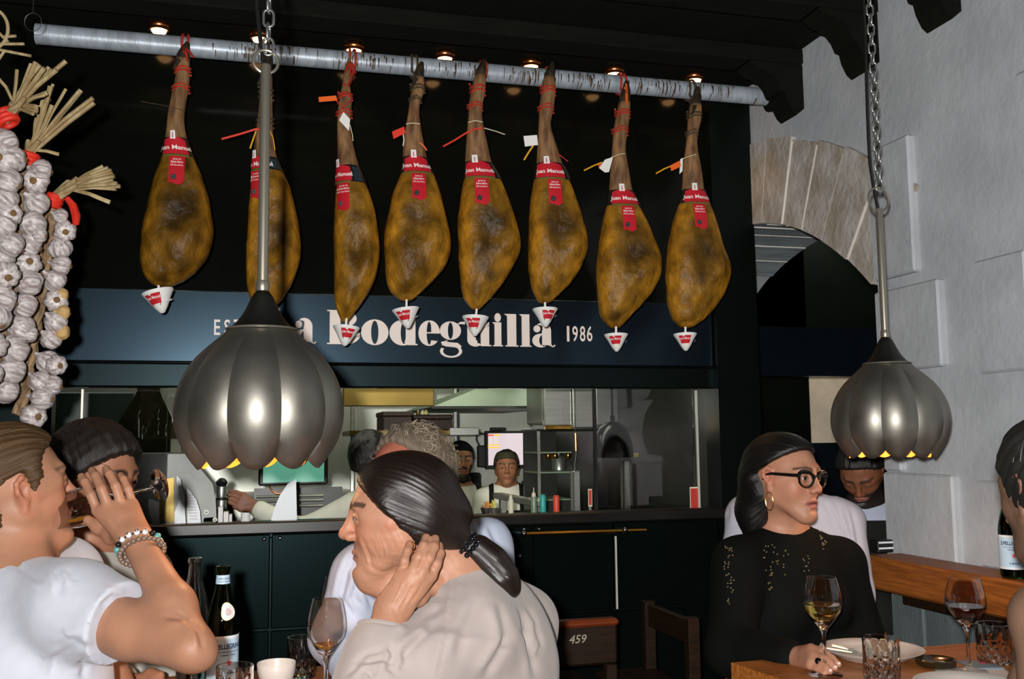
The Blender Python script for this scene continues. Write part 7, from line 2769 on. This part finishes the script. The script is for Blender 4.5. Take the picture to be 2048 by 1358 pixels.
_f1 = creases([([(900, 1140), (904, 1180), (899, 1225), (890, 1290), (872, 1358)], 3.0, .0024), ([(896, 1190), (862, 1192), (828, 1214)], 9, .006), ([(890, 1205), (845, 1232), (806, 1272)], 10, .007), ([(880, 1240), (840, 1275), (800, 1320)], 10, .006),
               ([(690, 1352), (722, 1326), (762, 1318), (790, 1328)], 6, .006), ([(700, 1330), (735, 1308), (768, 1302)], 6, .004), ([(778, 1290), (786, 1312), (776, 1336), (790, 1346)], 6, .006), ([(808, 1300), (812, 1325), (800, 1342)], 6, .004), ([(735, 1340), (745, 1358)], 5, .005),
               ([(1025, 1265), (990, 1325), (968, 1358)], 10, .007), ([(1042, 1235), (1066, 1300), (1076, 1358)], 9, .006), ([(1000, 1200), (1012, 1250), (1010, 1300)], 10, .005), ([(960, 1190), (930, 1260), (915, 1320)], 12, .004),
               ([(1056, 1205), (1078, 1240), (1082, 1290)], 6, .005), ([(1044, 1215), (1060, 1255), (1062, 1300)], 6, .005), ([(1085, 1260), (1090, 1290), (1078, 1312)], 5, .005)])
org_f = lambda v_, n_: _f0(v_, n_) + _f1(v_, n_)
organic('sweater', S2, 0.0042, M_sweater, ro, disp=org_f)
obj('cuff', MB().tube([cuff + frame(unit(elb - wri)) @ np.array([.043 * math.cos(a), .043 * math.sin(a), 0]) for a in np.linspace(0, 2 * PI, 30, endpoint=False)], 0.0055, 8, closed=True), M_sweater, ro)
ng = [nb - UP * 0.012 + bR @ np.array([.056 * math.cos(a) - .004, .056 * math.sin(a), .010 * -math.cos(a)]) for a in np.linspace(0, 2 * PI, 34, endpoint=False)]
obj('neckline', MB().tube(ng, 0.0060, 8, closed=True), M_sweater, ro)
# hair, beaded tie, ponytail, wisps
tie = P(930, 1086, 1.67)
ha = unit(tie - hc)
HS = haircap(hc, hR, hs, 0.007, ((.082, .074), (-.012, -.044)), -.060, 0.0)
HS.chain([hc + hR @ np.array([-.075, 0, -.008]), hc * 0.3 + tie * 0.7 + UP * 0.004, tie], [.046, .032, .018], 0.018)
HM = hairmat('dark_brown_hair', srgb(16, 11, 9), srgb(40, 29, 24), 0.30, 60, 0.22)
organic('hair', HS, 0.0028, HM, ro, disp=groove(hc, ha, 70, 0.0003), strand=strand_about(hc, ha, 2.2))
PT = Solid()
tail = [tie, P(956, 1100, 1.675), P(985, 1125, 1.67), P(1008, 1155, 1.665), P(1018, 1178, 1.665), P(1010, 1186, 1.665)]
PT.chain(tail, [.015, .021, .0235, .0215, .013, .005], 0.02)
pa_ = unit(tail[3] - tail[0])
organic('ponytail', PT, 0.0026, HM, ro, disp=groove(tail[2], pa_, 26, 0.0008), strand=strand_about(tail[2], pa_, 1.2))
tf = frame(pa_)
for k in range(16):
    for j in range(2):
        a = 2 * PI * (k + j * 0.5) / 16
        p = tie + pa_ * (0.004 + 0.011 * j) + tf @ np.array([math.cos(a) * .021, math.sin(a) * .021, 0])
        obj('hair_bead', MB().sphere(p, 0.0048, 10, 7), mat('black_gloss_bead', L(.004, .005, .007), 0.08, spec=0.8), ro)
g1 = lambda *p: hc + hR @ (np.array(p, float) * hs)
for k in range(0):
    u = RNG.rand()
    a = g1(.050 - .05 * u, .064 + .004 * u, .020 - .045 * u)
    b = g1(.020 - .05 * u + RNG.uniform(-.01, .01), .077, -.012 - .03 * u + RNG.uniform(-.01, .008))
    obj('loose_strand', MB().tube([a, (a + b) / 2 + hR[:, 1] * 0.004 - UP * 0.004, b], [0.0010, 0.0009, 0.0004], 5), mat('dark_strand', srgb(46, 32, 26), 0.4), ro)
er = P(825, 1093, 1.592)
obj('earring', MB().tube([er + RH * 0.004 * math.cos(a) + UP * 0.006 * math.sin(a) for a in np.linspace(0, 2 * PI, 16, endpoint=False)], 0.0012, 6, closed=True).sphere(er - UP * 0.010, 0.0028, 8, 6), M_brass, ro)

# ---- woman in black with glasses at the right
hc, hR, hs = P(1571, 957, 2.70), facing(39, -2, 2), 0.955
bR = facing(20)
nb = P(1566, 1072, 2.76)
shr, shl = P(1478, 1128, 2.66), P(1680, 1126, 2.82)
pel = xy(P(1590, 1250, 2.78), 0.50)
elb, wri = P(1462, 1300, 2.52), P(1592, 1316, 2.33)
elL, wrL = P(1722, 1290, 2.76), P(1668, 1345, 2.58)
ro = person('woman in a black lace blouse and dark glasses at the oak table', xy(pel, 0))
S = Solid()
head(S, hc, hR, hs, mouth=0.9, lids=1.2, jaw=0.92)
S.chain([hc + hR @ np.array([-.02, 0, -.05]), nb + (hc - nb) * 0.3, nb - UP * 0.05], [.050, .048, .055], 0.03)
torso(S, pel, nb - UP * 0.01, shl, shr, bR, 0.9, 0.9)
limb(S, [shr, elb], [.048, .040], 0.02)
limb(S, [elb, elb * 0.5 + wri * 0.5, wri], [.038, .034, .023], 0.02)
limb(S, [shl, elL, wrL], [.048, .038, .024], 0.02)
kn = [P(1622, 1296, 2.27), P(1626, 1308, 2.25), P(1626, 1320, 2.235), P(1621, 1331, 2.225)]
tips = [[P(1645, 1302, 2.235), P(1665, 1317, 2.215), P(1677, 1329, 2.205)], [P(1648, 1316, 2.215), P(1662, 1327, 2.200), P(1670, 1336, 2.190)], [P(1644, 1329, 2.205), P(1654, 1337, 2.190), P(1660, 1343, 2.182)], [P(1636, 1338, 2.205), P(1644, 1343, 2.195), P(1649, 1347, 2.185)]]
thumb = [P(1618, 1304, 2.31), P(1640, 1308, 2.30), P(1655, 1320, 2.285)]
hand(S, wri, kn, tips, thumb, rw=0.0225, r0=0.0094, r1=0.0072)


def teeth(col, v, q):
    m_ = ((np.abs(q[:, 1]) < .014) & (np.abs(q[:, 2] + .0645) < .0035) & (q[:, 0] > .084) & (q[:, 0] < .0975))
    col[m_] = (0.5, 0.46, 0.42)
    return col


legs(ro, pel, bR, TROUSER, 0.0)
organic('body', S, 0.0034, SKIN, ro, color=face_color(hc, hR, hs, (0.43, 0.205, 0.125), lip=(0.33, 0.095, 0.08), brow=(0.05, 0.03, 0.02), cheek=0.09, lids=1.2))
eyeballs(ro, None, hc, hR, hs, unit(hR[:, 0] - hR[:, 1] * 0.1))
g1 = lambda *p: hc + hR @ (np.array(p, float) * hs)
obj('teeth', MB().box((-.007, -.013, -.0035), (.004, .013, .0025), bev=0.002).__class__().add((MB().box((-.007, -.013, -.003), (.003, .013, .002), bev=0.002).verts() * hs + np.array([.0835, 0, -.0625])) @ hR.T + hc, MB().box((-.007, -.013, -.003), (.003, .013, .002), bev=0.002).f), mat('teeth', srgb(200, 192, 180), 0.3), ro)
M_blackcloth = mat('black_crepe', L(.0035, .004, .0035), 0.8, spec=0.12, bump=0.2, bscale=500, bdist=0.002)
S = Solid()
torso(S, pel, nb - UP * 0.02, shl, shr, bR, 1.0, 1.05, 0.014, bust=1.0)
limb(S, [shr, elb], [.070, .066], 0.03)
cuff = wri + unit(elb - wri) * 0.028
limb(S, [elb, cuff], [.062, .045], 0.03)
limb(S, [shl, elL, wrL], [.070, .064, .050], 0.03)
S.cap(nb + UP * 0.012, nb - UP * 0.04, .054, .072, 0.03)
organic('blouse', S, 0.006, M_blackcloth, ro, disp=folds(np.stack([bR[:, 0], bR[:, 1], UP], 1), 8, 0.006, (16, 22, 8)))
for k in range(26):
    a = 2 * PI * k / 26
    p = nb + UP * (0.016 + 0.004 * (k % 2)) + bR @ np.array([.054 * math.cos(a), .054 * math.sin(a), -.012 * math.cos(a)])
    obj('lace_scallop', MB().sphere(p, (0.0085, 0.0085, 0.010), 8, 6), M_blackcloth, ro)
# scattered sequins of the lace
SQ = MB()
for line in ([(1452, 1090), (1462, 1110), (1450, 1130), (1460, 1160), (1456, 1180), (1462, 1210)], [(1530, 1090), (1536, 1130), (1540, 1165), (1545, 1190)], [(1545, 1085), (1552, 1130)], [(1612, 1110), (1616, 1140), (1606, 1190)], [(1640, 1060), (1645, 1085), (1650, 1100)], [(1575, 1100), (1570, 1150)]):
    for (xa, ya), (xb_, yb2) in zip(line[:-1], line[1:]):
        for k in range(7):
            u = RNG.rand()
            px, py = xa + (xb_ - xa) * u + RNG.randn() * 4, ya + (yb2 - ya) * u
            SQ.n += 0
            GZ.setdefault('sq', []).append((px, py))
deps = bpy.context.evaluated_depsgraph_get()
bl = [o for o in ro.children if o.name.startswith('blouse')][0]
bpy.context.view_layer.update()
for px, py in GZ['sq']:
    d = ray(px, py)
    org = Vector(tuple(CAM - ORG[ro.name]))
    ok, loc, nr, _i = bl.ray_cast(org, Vector(tuple(d)))
    if ok:
        SQ.sphere(np.array(loc) + ORG[ro.name] + np.array(nr) * 0.001, 0.0022, 6, 4)
obj('sequins', SQ, mat('pale_gold_sequin', srgb(200, 180, 130), 0.2, metal=0.8), ro, kind='stuff')
ha = unit(hR @ np.array([-.9, 0, -.35]))
HS = haircap(hc, hR, hs, 0.014, ((.070, .082), (-.020, .030)), -.10, 0.014)
HS.ell(g1(-.058, 0, -.030), (.052, .068, .062), hR, 0.02)
HS.chain([g1(-.085, 0, -.02), g1(-.10, 0, -.10), g1(-.095, .0, -.19)], [.055, .050, .030], 0.04)
organic('hair', HS, 0.004, hairmat('black_hair', srgb(9, 8, 7), srgb(18, 15, 13), 0.4, 60, 0.25), ro, disp=groove(hc, ha, 50, 0.0005), strand=strand_about(hc, ha, 2.0))
# glasses
M_frame = mat('black_acetate', L(.005, .005, .005), 0.2, spec=0.6)
gl = MB()
for q in (-1, 1):
    t = np.linspace(0, 2 * PI, 32, endpoint=False)
    yy = .0360 + .0270 * np.cos(t) * (1 + 0.12 * np.sin(t))
    zz_ = .002 + .0205 * np.sin(t) + .0065 * np.clip(np.cos(t), 0, 1) * (np.sin(t) > -0.2)
    xx = .099 - .010 * (yy / .06) ** 2
    pts = [g1(a, q * b, c_) for a, b, c_ in zip(xx, yy, zz_)]
    rs = [0.0058 if math.sin(k) > 0.1 else 0.0036 for k in t]
    fr = obj('rim', MB().tube(pts, np.array(rs) * hs, 8, closed=True), M_frame, ro)
    c0 = np.mean(pts, 0)
    obj('lens', MB().add([c0] + pts, [(0, k + 1, (k + 1) % 32 + 1) for k in range(32)]), mat('lens_glass', L(.02, .02, .02), 0.03, alpha=0.05), fr, smooth=False)
    obj('temple', MB().tube([g1(.092, q * .060, .013), g1(.070, q * .072, .013), g1(.010, q * .078, .014), g1(-.012, q * .079, .010), g1(-.020, q * .078, -.004)], [.0048, .0048, .0040, .0032, .002], 8), M_frame, ro)
obj('bridge', MB().tube([g1(.099, -.011, .010), g1(.1035, 0, .013), g1(.099, .011, .010)], .0025, 8), M_frame, ro)
for q in (-1, 1):
    e0 = g1(.002, q * .078, -.038)
    obj('hoop_earring', MB().tube([e0 - UP * 0.024 + (hR[:, 0]) * .012 * math.cos(a) + UP * .024 * math.sin(a) for a in np.linspace(0, 2 * PI, 24, endpoint=False)], 0.0011, 6, closed=True), M_brass, ro)
rg = kn[2] * 0.55 + tips[2][0] * 0.45
obj('finger_ring', MB().sphere(rg - FH * 0.011 + UP * 0.004, (0.008, 0.008, 0.008), 14, 8), M_pupil, ro)
for i in range(3):
    t0 = tips[i][-1]
    obj('nail', MB().sphere(t0 - FH * 0.004 + UP * 0.0035, (0.0042, 0.0042, 0.0036), 10, 6), mat('pale_nail', srgb(232, 206, 196), 0.25), ro)
# ---- people further back
def simple(label, hc, yaw, pitch, s, nb, shr, shl, armr, arml, pel_z, floor, base, shirt_m, hair, byaw=None, v=0.006, seated=True, brow=(0.04, 0.025, 0.02), beard=None, beard_fn=None, lids=1.0, hair_kw=None, curls=0, w=1.0, dd=1.0, sleeve=1.0, hand_r=True, lip=(0.34, 0.12, 0.10), roll=0, collar=True, fold=0.006, shirt_name='shirt', bare=False, mouth=0.0, ears=True, nose=1.0, group=None, pelo=(0, 0), crease=None):
    hR = facing(yaw, pitch, roll)
    bR = facing(yaw if byaw is None else byaw)
    pel = xy(nb * 0.5 + (shr + shl) * 0.25 + RH * pelo[0] + FH * pelo[1], pel_z)
    ro = person(label, xy(pel, floor), group)
    legs(ro, pel, bR, TROUSER, floor, seated)
    S = Solid()
    head(S, hc, hR, s, lids=lids, mouth=mouth, ears=ears, nose=nose)
    S.chain([hc + hR @ np.array([-.02, 0, -.05]) * s, nb + (hc - nb) * 0.3, nb - UP * 0.05], [.052 * s, .054 * s, .06 * s], 0.03)
    torso(S, pel, nb - UP * 0.02, shl, shr, bR, w * 0.88, dd * 0.85)
    for arm, sh in ((armr, shr), (arml, shl)):
        if arm is None:
            continue
        pts = [sh] + arm
        limb(S, pts, [.046, .038, .024][:len(pts)], 0.02)
        if len(arm) > 1 and hand_r:
            d_ = unit(arm[-1] - arm[-2])
            side = unit(np.cross(d_, CAM - arm[-1]))
            for i in range(4):
                k0 = arm[-1] + d_ * 0.075 + side * (i - 1.5) * 0.018
                finger(S, [k0, k0 + d_ * 0.04 - UP * 0.004, k0 + d_ * 0.07 - UP * 0.016], .0095, .007)
                S.cap(arm[-1] + side * (i - 1.5) * 0.008, k0, .014, .0105, 0.012)
            S.chain([arm[-1] + d_ * 0.02, arm[-1] + d_ * 0.055 - side * 0.035, arm[-1] + d_ * 0.085 - side * 0.04], [.014, .0105, .008], 0.01)
    organic('body', S, min(v, 0.0042), SKIN, ro, color=face_color(hc, hR, s, base, lip=lip, brow=brow, browt=0.005, beard=beard, beard_fn=beard_fn, cheek=0.06, lids=lids))
    eyeballs(ro, None, hc, hR, s, unit(CAM - hc) * 0.4 + hR[:, 0] * 0.6)
    if not bare:
        S = Solid()
        torso(S, pel, nb - UP * 0.03, shl, shr, bR, w, dd, 0.012)
        for arm, sh in ((armr, shr), (arml, shl)):
            if arm is None:
                continue
            pts = [sh] + arm[:-1] + [arm[-1] * 0.9 + arm[-2] * 0.1 if len(arm) > 1 else arm[-1]]
            if sleeve < 1:
                pts = [sh, sh + (arm[0] - sh) * sleeve]
            limb(S, pts, [.064, .056, .044][:len(pts)], 0.03)
        S.cap(nb - UP * 0.005, nb - UP * 0.05, .060 * s, .075, 0.03)
        organic(shirt_name, S, v, shirt_m, ro, disp=lambda v_, n_: folds(np.stack([bR[:, 0], bR[:, 1], UP], 1), int(hc[0] * 97) % 50, fold, (20, 24, 9))(v_, n_) + (crease(v_, n_) if crease else 0))
        if collar:
            pts = [nb + UP * 0.010 + bR @ np.array([.056 * s * math.cos(a), .056 * s * math.sin(a), -.020 * math.cos(a)]) for a in np.linspace(0.25, 2 * PI - 0.25, 26)]
            obj('collar', MB().tube(pts, 0.011, 8), shirt_m, ro)
    if hair is not None:
        kw = dict(infl=0.013, line=((.070, .078), (-.008, .000)), nape=-.075, back=0.0)
        kw.update(hair_kw or {})
        HS = haircap(hc, hR, s, **kw)
        ha = hR @ np.array([-.6, 0, .8])
        organic('hair', HS, min(v, 0.0045), hair, ro, disp=lambda v_, n_: 0.003 * vnoise(v_, 120, 3) + groove(hc, ha, 30, 0.001)(v_, n_), strand=strand_about(hc, ha, 2.0))
    return ro, hc, hR, bR, pel


M_beigeshirt = mat('beige_henley', srgb(176, 172, 164), 0.85, var=0.05, bump=0.15, bscale=300, bdist=0.002)
M_blueshirt = mat('pale_blue_shirt', srgb(176, 184, 202), 0.8, var=0.04, vscale=20, bump=0.15, bscale=260, bdist=0.002)
M_whiteshirt = mat('white_shirt', srgb(182, 180, 190), 0.8, var=0.04, vscale=20, bump=0.15, bscale=260, bdist=0.002)
M_cookshirt = mat('off_white_cook_shirt', srgb(214, 214, 196), 0.8, var=0.04, vscale=20, bump=0.15, bscale=200, bdist=0.002)
M_apron = mat('black_apron', L(.006, .007, .006), 0.7, spec=0.2, bump=0.15, bscale=200, bdist=0.002)
M_cap = mat('black_cap', L(.007, .008, .007), 0.8, spec=0.2, bump=0.15, bscale=250, bdist=0.002)
M_capo = mat('olive_cap', srgb(54, 54, 34), 0.8, bump=0.15, bscale=250, bdist=0.002)
H_dark = hairmat('dark_hair', srgb(12, 9, 7), srgb(34, 26, 18), 0.5, 30, 0.4)
H_grey = hairmat('grey_hair', srgb(80, 68, 54), srgb(142, 128, 110), 0.6, 30, 0.5)

# man in the beige henley behind the drinking woman
ro, hc, hR, bR, pel = simple('man in a beige henley shirt seated behind the drinking woman', P(190, 955, 2.36), 74, -12, 1.0, P(182, 1082, 2.40), P(112, 1150, 2.28), P(290, 1150, 2.56), [P(128, 1330, 2.2), P(250, 1370, 2.1)], [P(318, 1300, 2.5), P(330, 1372, 2.3)], 0.50, 0.0, (0.34, 0.15, 0.085), M_beigeshirt, H_dark, 50, 0.0055, lids=0.8, hair_kw=dict(infl=0.020, line=((.074, .066), (-.002, -.012))), collar=False, pelo=(0, 0))
pts = [P(182, 1082, 2.40) - UP * 0.0 + bR @ np.array([.060 * math.cos(a), .060 * math.sin(a), -.018 * math.cos(a)]) for a in np.linspace(0, 2 * PI, 30, endpoint=False)]
obj('neckband', MB().tube(pts, 0.009, 8, closed=True), M_beigeshirt, ro)
for px, py in ((277, 1190), (268, 1130)):
    q = P(px, py, 2.36)
    obj('button', MB().lathe([(0.006, 0), (0.006, 0.003), (0.002, 0.004)], 12, q, axis=-FH), M_pupil, ro)

tufts(ro, hc, hR, 1.0, 220, .05, mat('dark_brown_lock', srgb(40, 28, 18), 0.45), lambda d: d[2] > -.3 and not (d[0] > .55 and d[2] < .55), infl=0.019, comb=(-.3, 0, .5), rnd=.6)
# grey haired man behind the ponytail
ro, hc, hR, bR, pel = simple('grey curly haired man in a pale blue shirt behind the ponytail woman', P(822, 968, 2.26), -38, -14, 1.02, P(850, 1082, 2.30), P(722, 1150, 2.14), P(972, 1092, 2.44), [P(672, 1272, 2.12), P(712, 1345, 1.98)], [P(1010, 1250, 2.42), P(940, 1340, 2.25)], 0.50, 0.0, (0.42, 0.13, 0.085), M_blueshirt, H_grey, -30, 0.0055, hair_kw=dict(infl=0.012, line=((.040, .105), (-.010, -.030)), back=0.004), brow=(0.3, 0.27, 0.24), fold=0.010, crease=creases([([(712, 1100), (690, 1150), (676, 1210)], 7, .007), ([(735, 1140), (715, 1165), (705, 1195), (722, 1215)], 6, .007), ([(700, 1130), (720, 1150), (745, 1155)], 6, .005), ([(745, 1160), (735, 1190), (745, 1215)], 6, .006), ([(660, 1195), (690, 1205), (705, 1240)], 6, .006), ([(955, 1040), (972, 1080), (985, 1115)], 7, .005), ([(975, 1045), (995, 1085), (1005, 1125)], 6, .005), ([(945, 1060), (960, 1100)], 6, .004)]))
S = Solid()
torso(S, pel, P(850, 1082, 2.30) - UP * 0.03, P(722, 1150, 2.14), P(972, 1092, 2.44), bR, .93, 1.0, 0.016)
S.half(P(765, 1190, 2.0), unit(-bR[:, 1] * 0.2 + RH * 1.0 + UP * .25), 0.004)
S.half(P(700, 1215, 2.0), unit(-RH * .75 + UP * .6), 0.004)
organic('inner_tee', S, 0.006, mat('grey_blue_tee', srgb(150, 158, 174), 0.85, var=0.05), ro)
cu = MB()
for k in range(1100):
    u, w_ = RNG.uniform(-1, 1), RNG.uniform(0, 2 * PI)
    d = np.array([math.sqrt(1 - u * u) * math.cos(w_), math.sqrt(1 - u * u) * math.sin(w_), u])
    if d[2] < -0.35 or (d[0] > 0.35 and d[2] < 0.86 and abs(d[1]) < 0.75) or d[0] > 0.8:
        continue
    p = hc + hR @ (np.array([-.018, 0, .032]) + d * np.array([.106, .088, .098]))
    F_ = frame(hR @ d + RNG.randn(3) * 0.5)
    r = RNG.uniform(.004, .009)
    t = np.linspace(0, RNG.uniform(5.0, 9.5), 11)
    cu.tube([p + F_ @ np.array([r * math.cos(a), r * math.sin(a), 0.0022 * a - .006]) for a in t], [0.0007] * 10 + [0.0003], 4)
HSTR = mat('dark_lock', srgb(26, 19, 13), 0.45)
obj('curls', cu, mat('grey_curl', srgb(172, 156, 134), 0.5, col2=srgb(104, 88, 68), vscale=20), ro, kind='stuff')

# white shirted man with his back turned behind the woman in black
ro, hc, hR, bR, pel = simple('man in a white shirt mostly hidden behind the woman in black', P(1578, 950, 3.20), 172, -4, 0.92, P(1590, 992, 3.20), P(1688, 1040, 3.16), P(1492, 1034, 3.24), [P(1712, 1190, 3.12), P(1700, 1300, 3.0)], [P(1462, 1180, 3.26), P(1470, 1300, 3.1)], 0.50, 0.0, (0.30, 0.14, 0.09), M_whiteshirt, H_dark, 172, 0.006, w=1.15, fold=0.012, crease=creases([([(1700, 1010), (1712, 1060), (1722, 1110)], 5, .006), ([(1670, 1000), (1690, 1050), (1700, 1090)], 6, .006), ([(1650, 1005), (1672, 1040), (1685, 1075)], 5, .005), ([(1455, 1010), (1448, 1050)], 5, .005)]))

# waiter beyond the arch
ro, hc, hR, bR, pel = simple('bearded waiter in a black apron bowing his head beyond the arch', P(1722, 940, 3.78), -30, -46, 0.98, P(1738, 1002, 3.86), P(1662, 1042, 3.78), P(1826, 1040, 3.98), [P(1652, 1180, 3.72), P(1720, 1250, 3.6)], [P(1850, 1180, 3.95), P(1790, 1250, 3.75)], 0.55, -0.351, (0.22, 0.085, 0.04), M_blueshirt, H_dark, -15, 0.006, seated=False, lids=0.3, beard=(0.02, 0.014, 0.01), beard_fn=lambda x, y, z: smooth1(-z + .35 * x * 0 - .032 - .25 * (.075 - np.clip(np.abs(y), 0, .075)) * 0, 0, .02) * (z > -.16) * (np.hypot(y / .028, (z + .0635) / .012) > 1))
ap = Solid()
torso(ap, pel, P(1738, 1002, 3.86) - UP * 0.10, P(1690, 1050, 3.82), P(1790, 1050, 3.94), bR, 0.90, 1.05, 0.020)
organic('apron', ap, 0.008, M_apron, ro)
bk = P(1730, 1085, 3.48)
bd = thing('menu_board', 'black menu folder held open by the bowing waiter', 'menu', bk - UP * 0.10, None)
obj('cover', MB().prism([bk + RH * a + UP * b for a, b in ((-.075, -.10), (.085, -.10), (.085, .075), (-.075, .075))], tuple(FH * 0.006)), M_apron, bd, smooth=False)
obj('pages', MB().prism([bk + FH * 0.007 + RH * a + UP * b for a, b in ((-.07, -.095), (.08, -.095), (.08, .07), (-.07, .07))], tuple(FH * 0.004)), M_white, bd, smooth=False)
cz = PX(1765, 1100, 2.09)
cz[2] = zl_ + 0.0008
ct = thing('card_box', 'small dark box with pale stripes on the far end of the ledge', 'box', cz)
obj('box', MB().box(cz + [-0.03, -0.02, 0.0], cz + [0.03, 0.03, 0.042], bev=0.003), M_plastic, ct, smooth=False)
for z_ in (0.012, 0.031):
    obj('stripe', MB().box(cz + [-0.028, -0.0215, z_], cz + [0.028, -0.0202, z_ + 0.006]), M_lab2, ct, smooth=False)

# person at the right edge
hc, hR = P(2126, 985, 1.56), facing(-168, 4)
NBR, SF, SN = P(2160, 1150, 1.56), P(2200, 1190, 1.76), P(2098, 1240, 1.42)
ro, hc, hR, bR, pel = simple('person with bare shoulder and short dark hair at the right edge', hc, -168, 2, 1.0, NBR, SF, SN, [P(2260, 1420, 1.8), P(2200, 1500, 1.7)], [P(2102, 1500, 1.38), P(2060, 1600, 1.42)], 0.50, 0.0, (0.20, 0.115, 0.075), M_blackcloth, hairmat('short_dark_hair', srgb(10, 10, 8), srgb(30, 28, 20), 0.6, 30, 0.5), -100, 0.005, bare=True, hair_kw=dict(infl=0.014, line=((.075, .070), (.030, -.010)), nape=-.05), lids=0.7)
tufts(ro, hc, hR, 1.0, 260, .03, mat('dark_lock', srgb(26, 22, 16), 0.5), lambda d: d[2] > -.2 and d[0] < .6, infl=0.012, comb=(-.3, 0, .8), rnd=.8)
S = Solid()
torso(S, pel, NBR - UP * 0.14, SF - UP * 0.13, SN - UP * 0.13 + RH * 0.05, bR, 0.85, 0.92, 0.008)
organic('sleeveless_top', S, 0.007, M_blackcloth, ro)


# cooks
def cap_part(ro, hc, hR, s, m_, lo=0.028, infl=0.018, tall=0.0, nm='cap'):
    S = Solid()
    S.ell(hc + hR @ (np.array([-.010, 0, .034]) * s), (np.array([.096, .078, .086 + tall]) + infl - 0.006) * s, hR, 0.01)
    S.half(hc + hR @ (np.array([0, 0, lo + .018]) * s), unit(-hR[:, 2] + hR[:, 0] * 0.28), 0.006)
    if tall:
        S.half(hc + hR @ (np.array([0, 0, .112 + tall * 0.4]) * s), hR[:, 2], 0.012)
    organic(nm, S, 0.0045, m_, ro)


def bib(ro, nb, shr, shl, bR, pel, drop=0.13, m_=None, w=1.0):
    """apron bib and its two shoulder straps, cut from a shell just outside the shirt"""
    m_ = m_ or M_apron
    mid = (shr + shl) / 2
    S = Solid()
    torso(S, pel, nb - UP * 0.03, shl, shr, bR, w, 1.0, 0.019)
    S.half(nb - UP * drop, UP, 0.004)
    for q in (-1, 1):
        S.half(mid + bR[:, 1] * q * 0.115, bR[:, 1] * q, 0.004)
    S.half(mid - bR[:, 0] * 0.02, -bR[:, 0], 0.004)
    organic('apron', S, 0.006, m_, ro)
    for q in (-1, 1):
        S = Solid()
        torso(S, pel, nb - UP * 0.03, shl, shr, bR, w, 1.0, 0.0185)
        S.half(mid + bR[:, 1] * q * 0.105, bR[:, 1] * q, 0.002)
        S.half(mid + bR[:, 1] * q * 0.076, -bR[:, 1] * q, 0.002)
        S.half(nb - UP * (drop + 0.02), -UP, 0.002)
        organic('apron_strap', S, 0.005, m_, ro)


bf = lambda x, y, z: np.clip(smooth1(-z, .072, .084) + smooth1(np.abs(y), .040, .052) * smooth1(-z, .012, .03) * (x > -.01) + (np.abs(z + .047) < .0055) * (np.abs(y) < .03) * (x > .07), 0, 1) * (z > -.135) * (np.hypot(y / .025, (z + .0635) / .0095) > 1)
nb, shr, shl = P(922, 980, 6.24), P(866, 1008, 6.2), P(984, 1008, 6.26)
ro, hc, hR, bR, pel = simple('bearded cook in a black cap standing beside the order screen', P(921, 922, 6.2), 14, -1, 0.97, nb, shr, shl, [P(850, 1090, 6.1), P(880, 1110, 5.95)], [P(975, 1090, 6.26), P(935, 1112, 6.12)], 0.62, -0.351, (0.52, 0.26, 0.13), M_cookshirt, H_dark, 18, 0.007, seated=False, beard=(0.04, 0.025, 0.015), beard_fn=bf, brow=(0.03, 0.02, 0.015), hair_kw=dict(line=((.05, .06), (-.004, -.03))))
cap_part(ro, hc, hR, 0.97, M_cap)
bib(ro, nb, shr, shl, bR, pel, 0.16)
nb, shr, shl = P(1013, 978, 6.02), P(968, 998, 6.0), P(1056, 998, 6.04)
ro, hc, hR, bR, pel = simple('woman cook in an olive cap and apron straps before the screen', P(1013, 936, 6.0), 3, 0, 0.86, nb, shr, shl, [P(958, 1060, 5.95), P(985, 1085, 5.8)], [P(1058, 1060, 6.0), P(1036, 1085, 5.86)], 0.60, -0.351, (0.30, 0.13, 0.06), M_cookshirt, H_dark, 3, 0.007, seated=False, brow=(0.05, 0.03, 0.02), w=0.85, hair_kw=dict(line=((.05, .06), (-.004, -.02))), lip=(0.28, 0.09, 0.07))
cap_part(ro, hc, hR, 0.86, M_capo, tall=0.012)
bib(ro, nb, shr, shl, bR, pel, 0.12, w=0.85)
for q in (-1, 1):
    e0 = hc + hR @ (np.array([.0, q * .076, -.040]) * 0.86)
    obj('earring', MB().tube([e0 - UP * .012 + RH * .008 * math.cos(a) + UP * .012 * math.sin(a) for a in np.linspace(0, 2 * PI, 14, endpoint=False)], 0.0012, 5, closed=True), M_brass, ro)
# server turned away at the counter, arm stretched to the left
nb, shr, shl = P(748, 985, 4.56), P(830, 1015, 4.66), P(712, 1012, 4.50)
ro, hc, hR, bR, pel = simple('server in black cap turned away, arm stretched along the pass', P(742, 915, 4.56), 148, -4, 0.98, nb, shr, shl, [P(850, 1120, 4.6), P(800, 1160, 4.5)], [P(602, 1062, 4.50), P(512, 1016, 4.46)], 0.62, -0.351, (0.24, 0.10, 0.055), M_cookshirt, H_dark, 150, 0.006, seated=False)
cap_part(ro, hc, hR, 0.98, M_cap, 0.0)
for o in ro.children:
    pass
st = MB()
a = nb * 0.5 + shl * 0.5
st.tube([a - bR[:, 0] * 0.10 - UP * 0.06, a - bR[:, 0] * 0.05 + UP * 0.045, a + UP * 0.062, a + bR[:, 0] * 0.06 + UP * 0.03, a + bR[:, 0] * 0.11 - UP * 0.06], 0.012, 6)
obj('apron_strap', st, M_apron, ro)
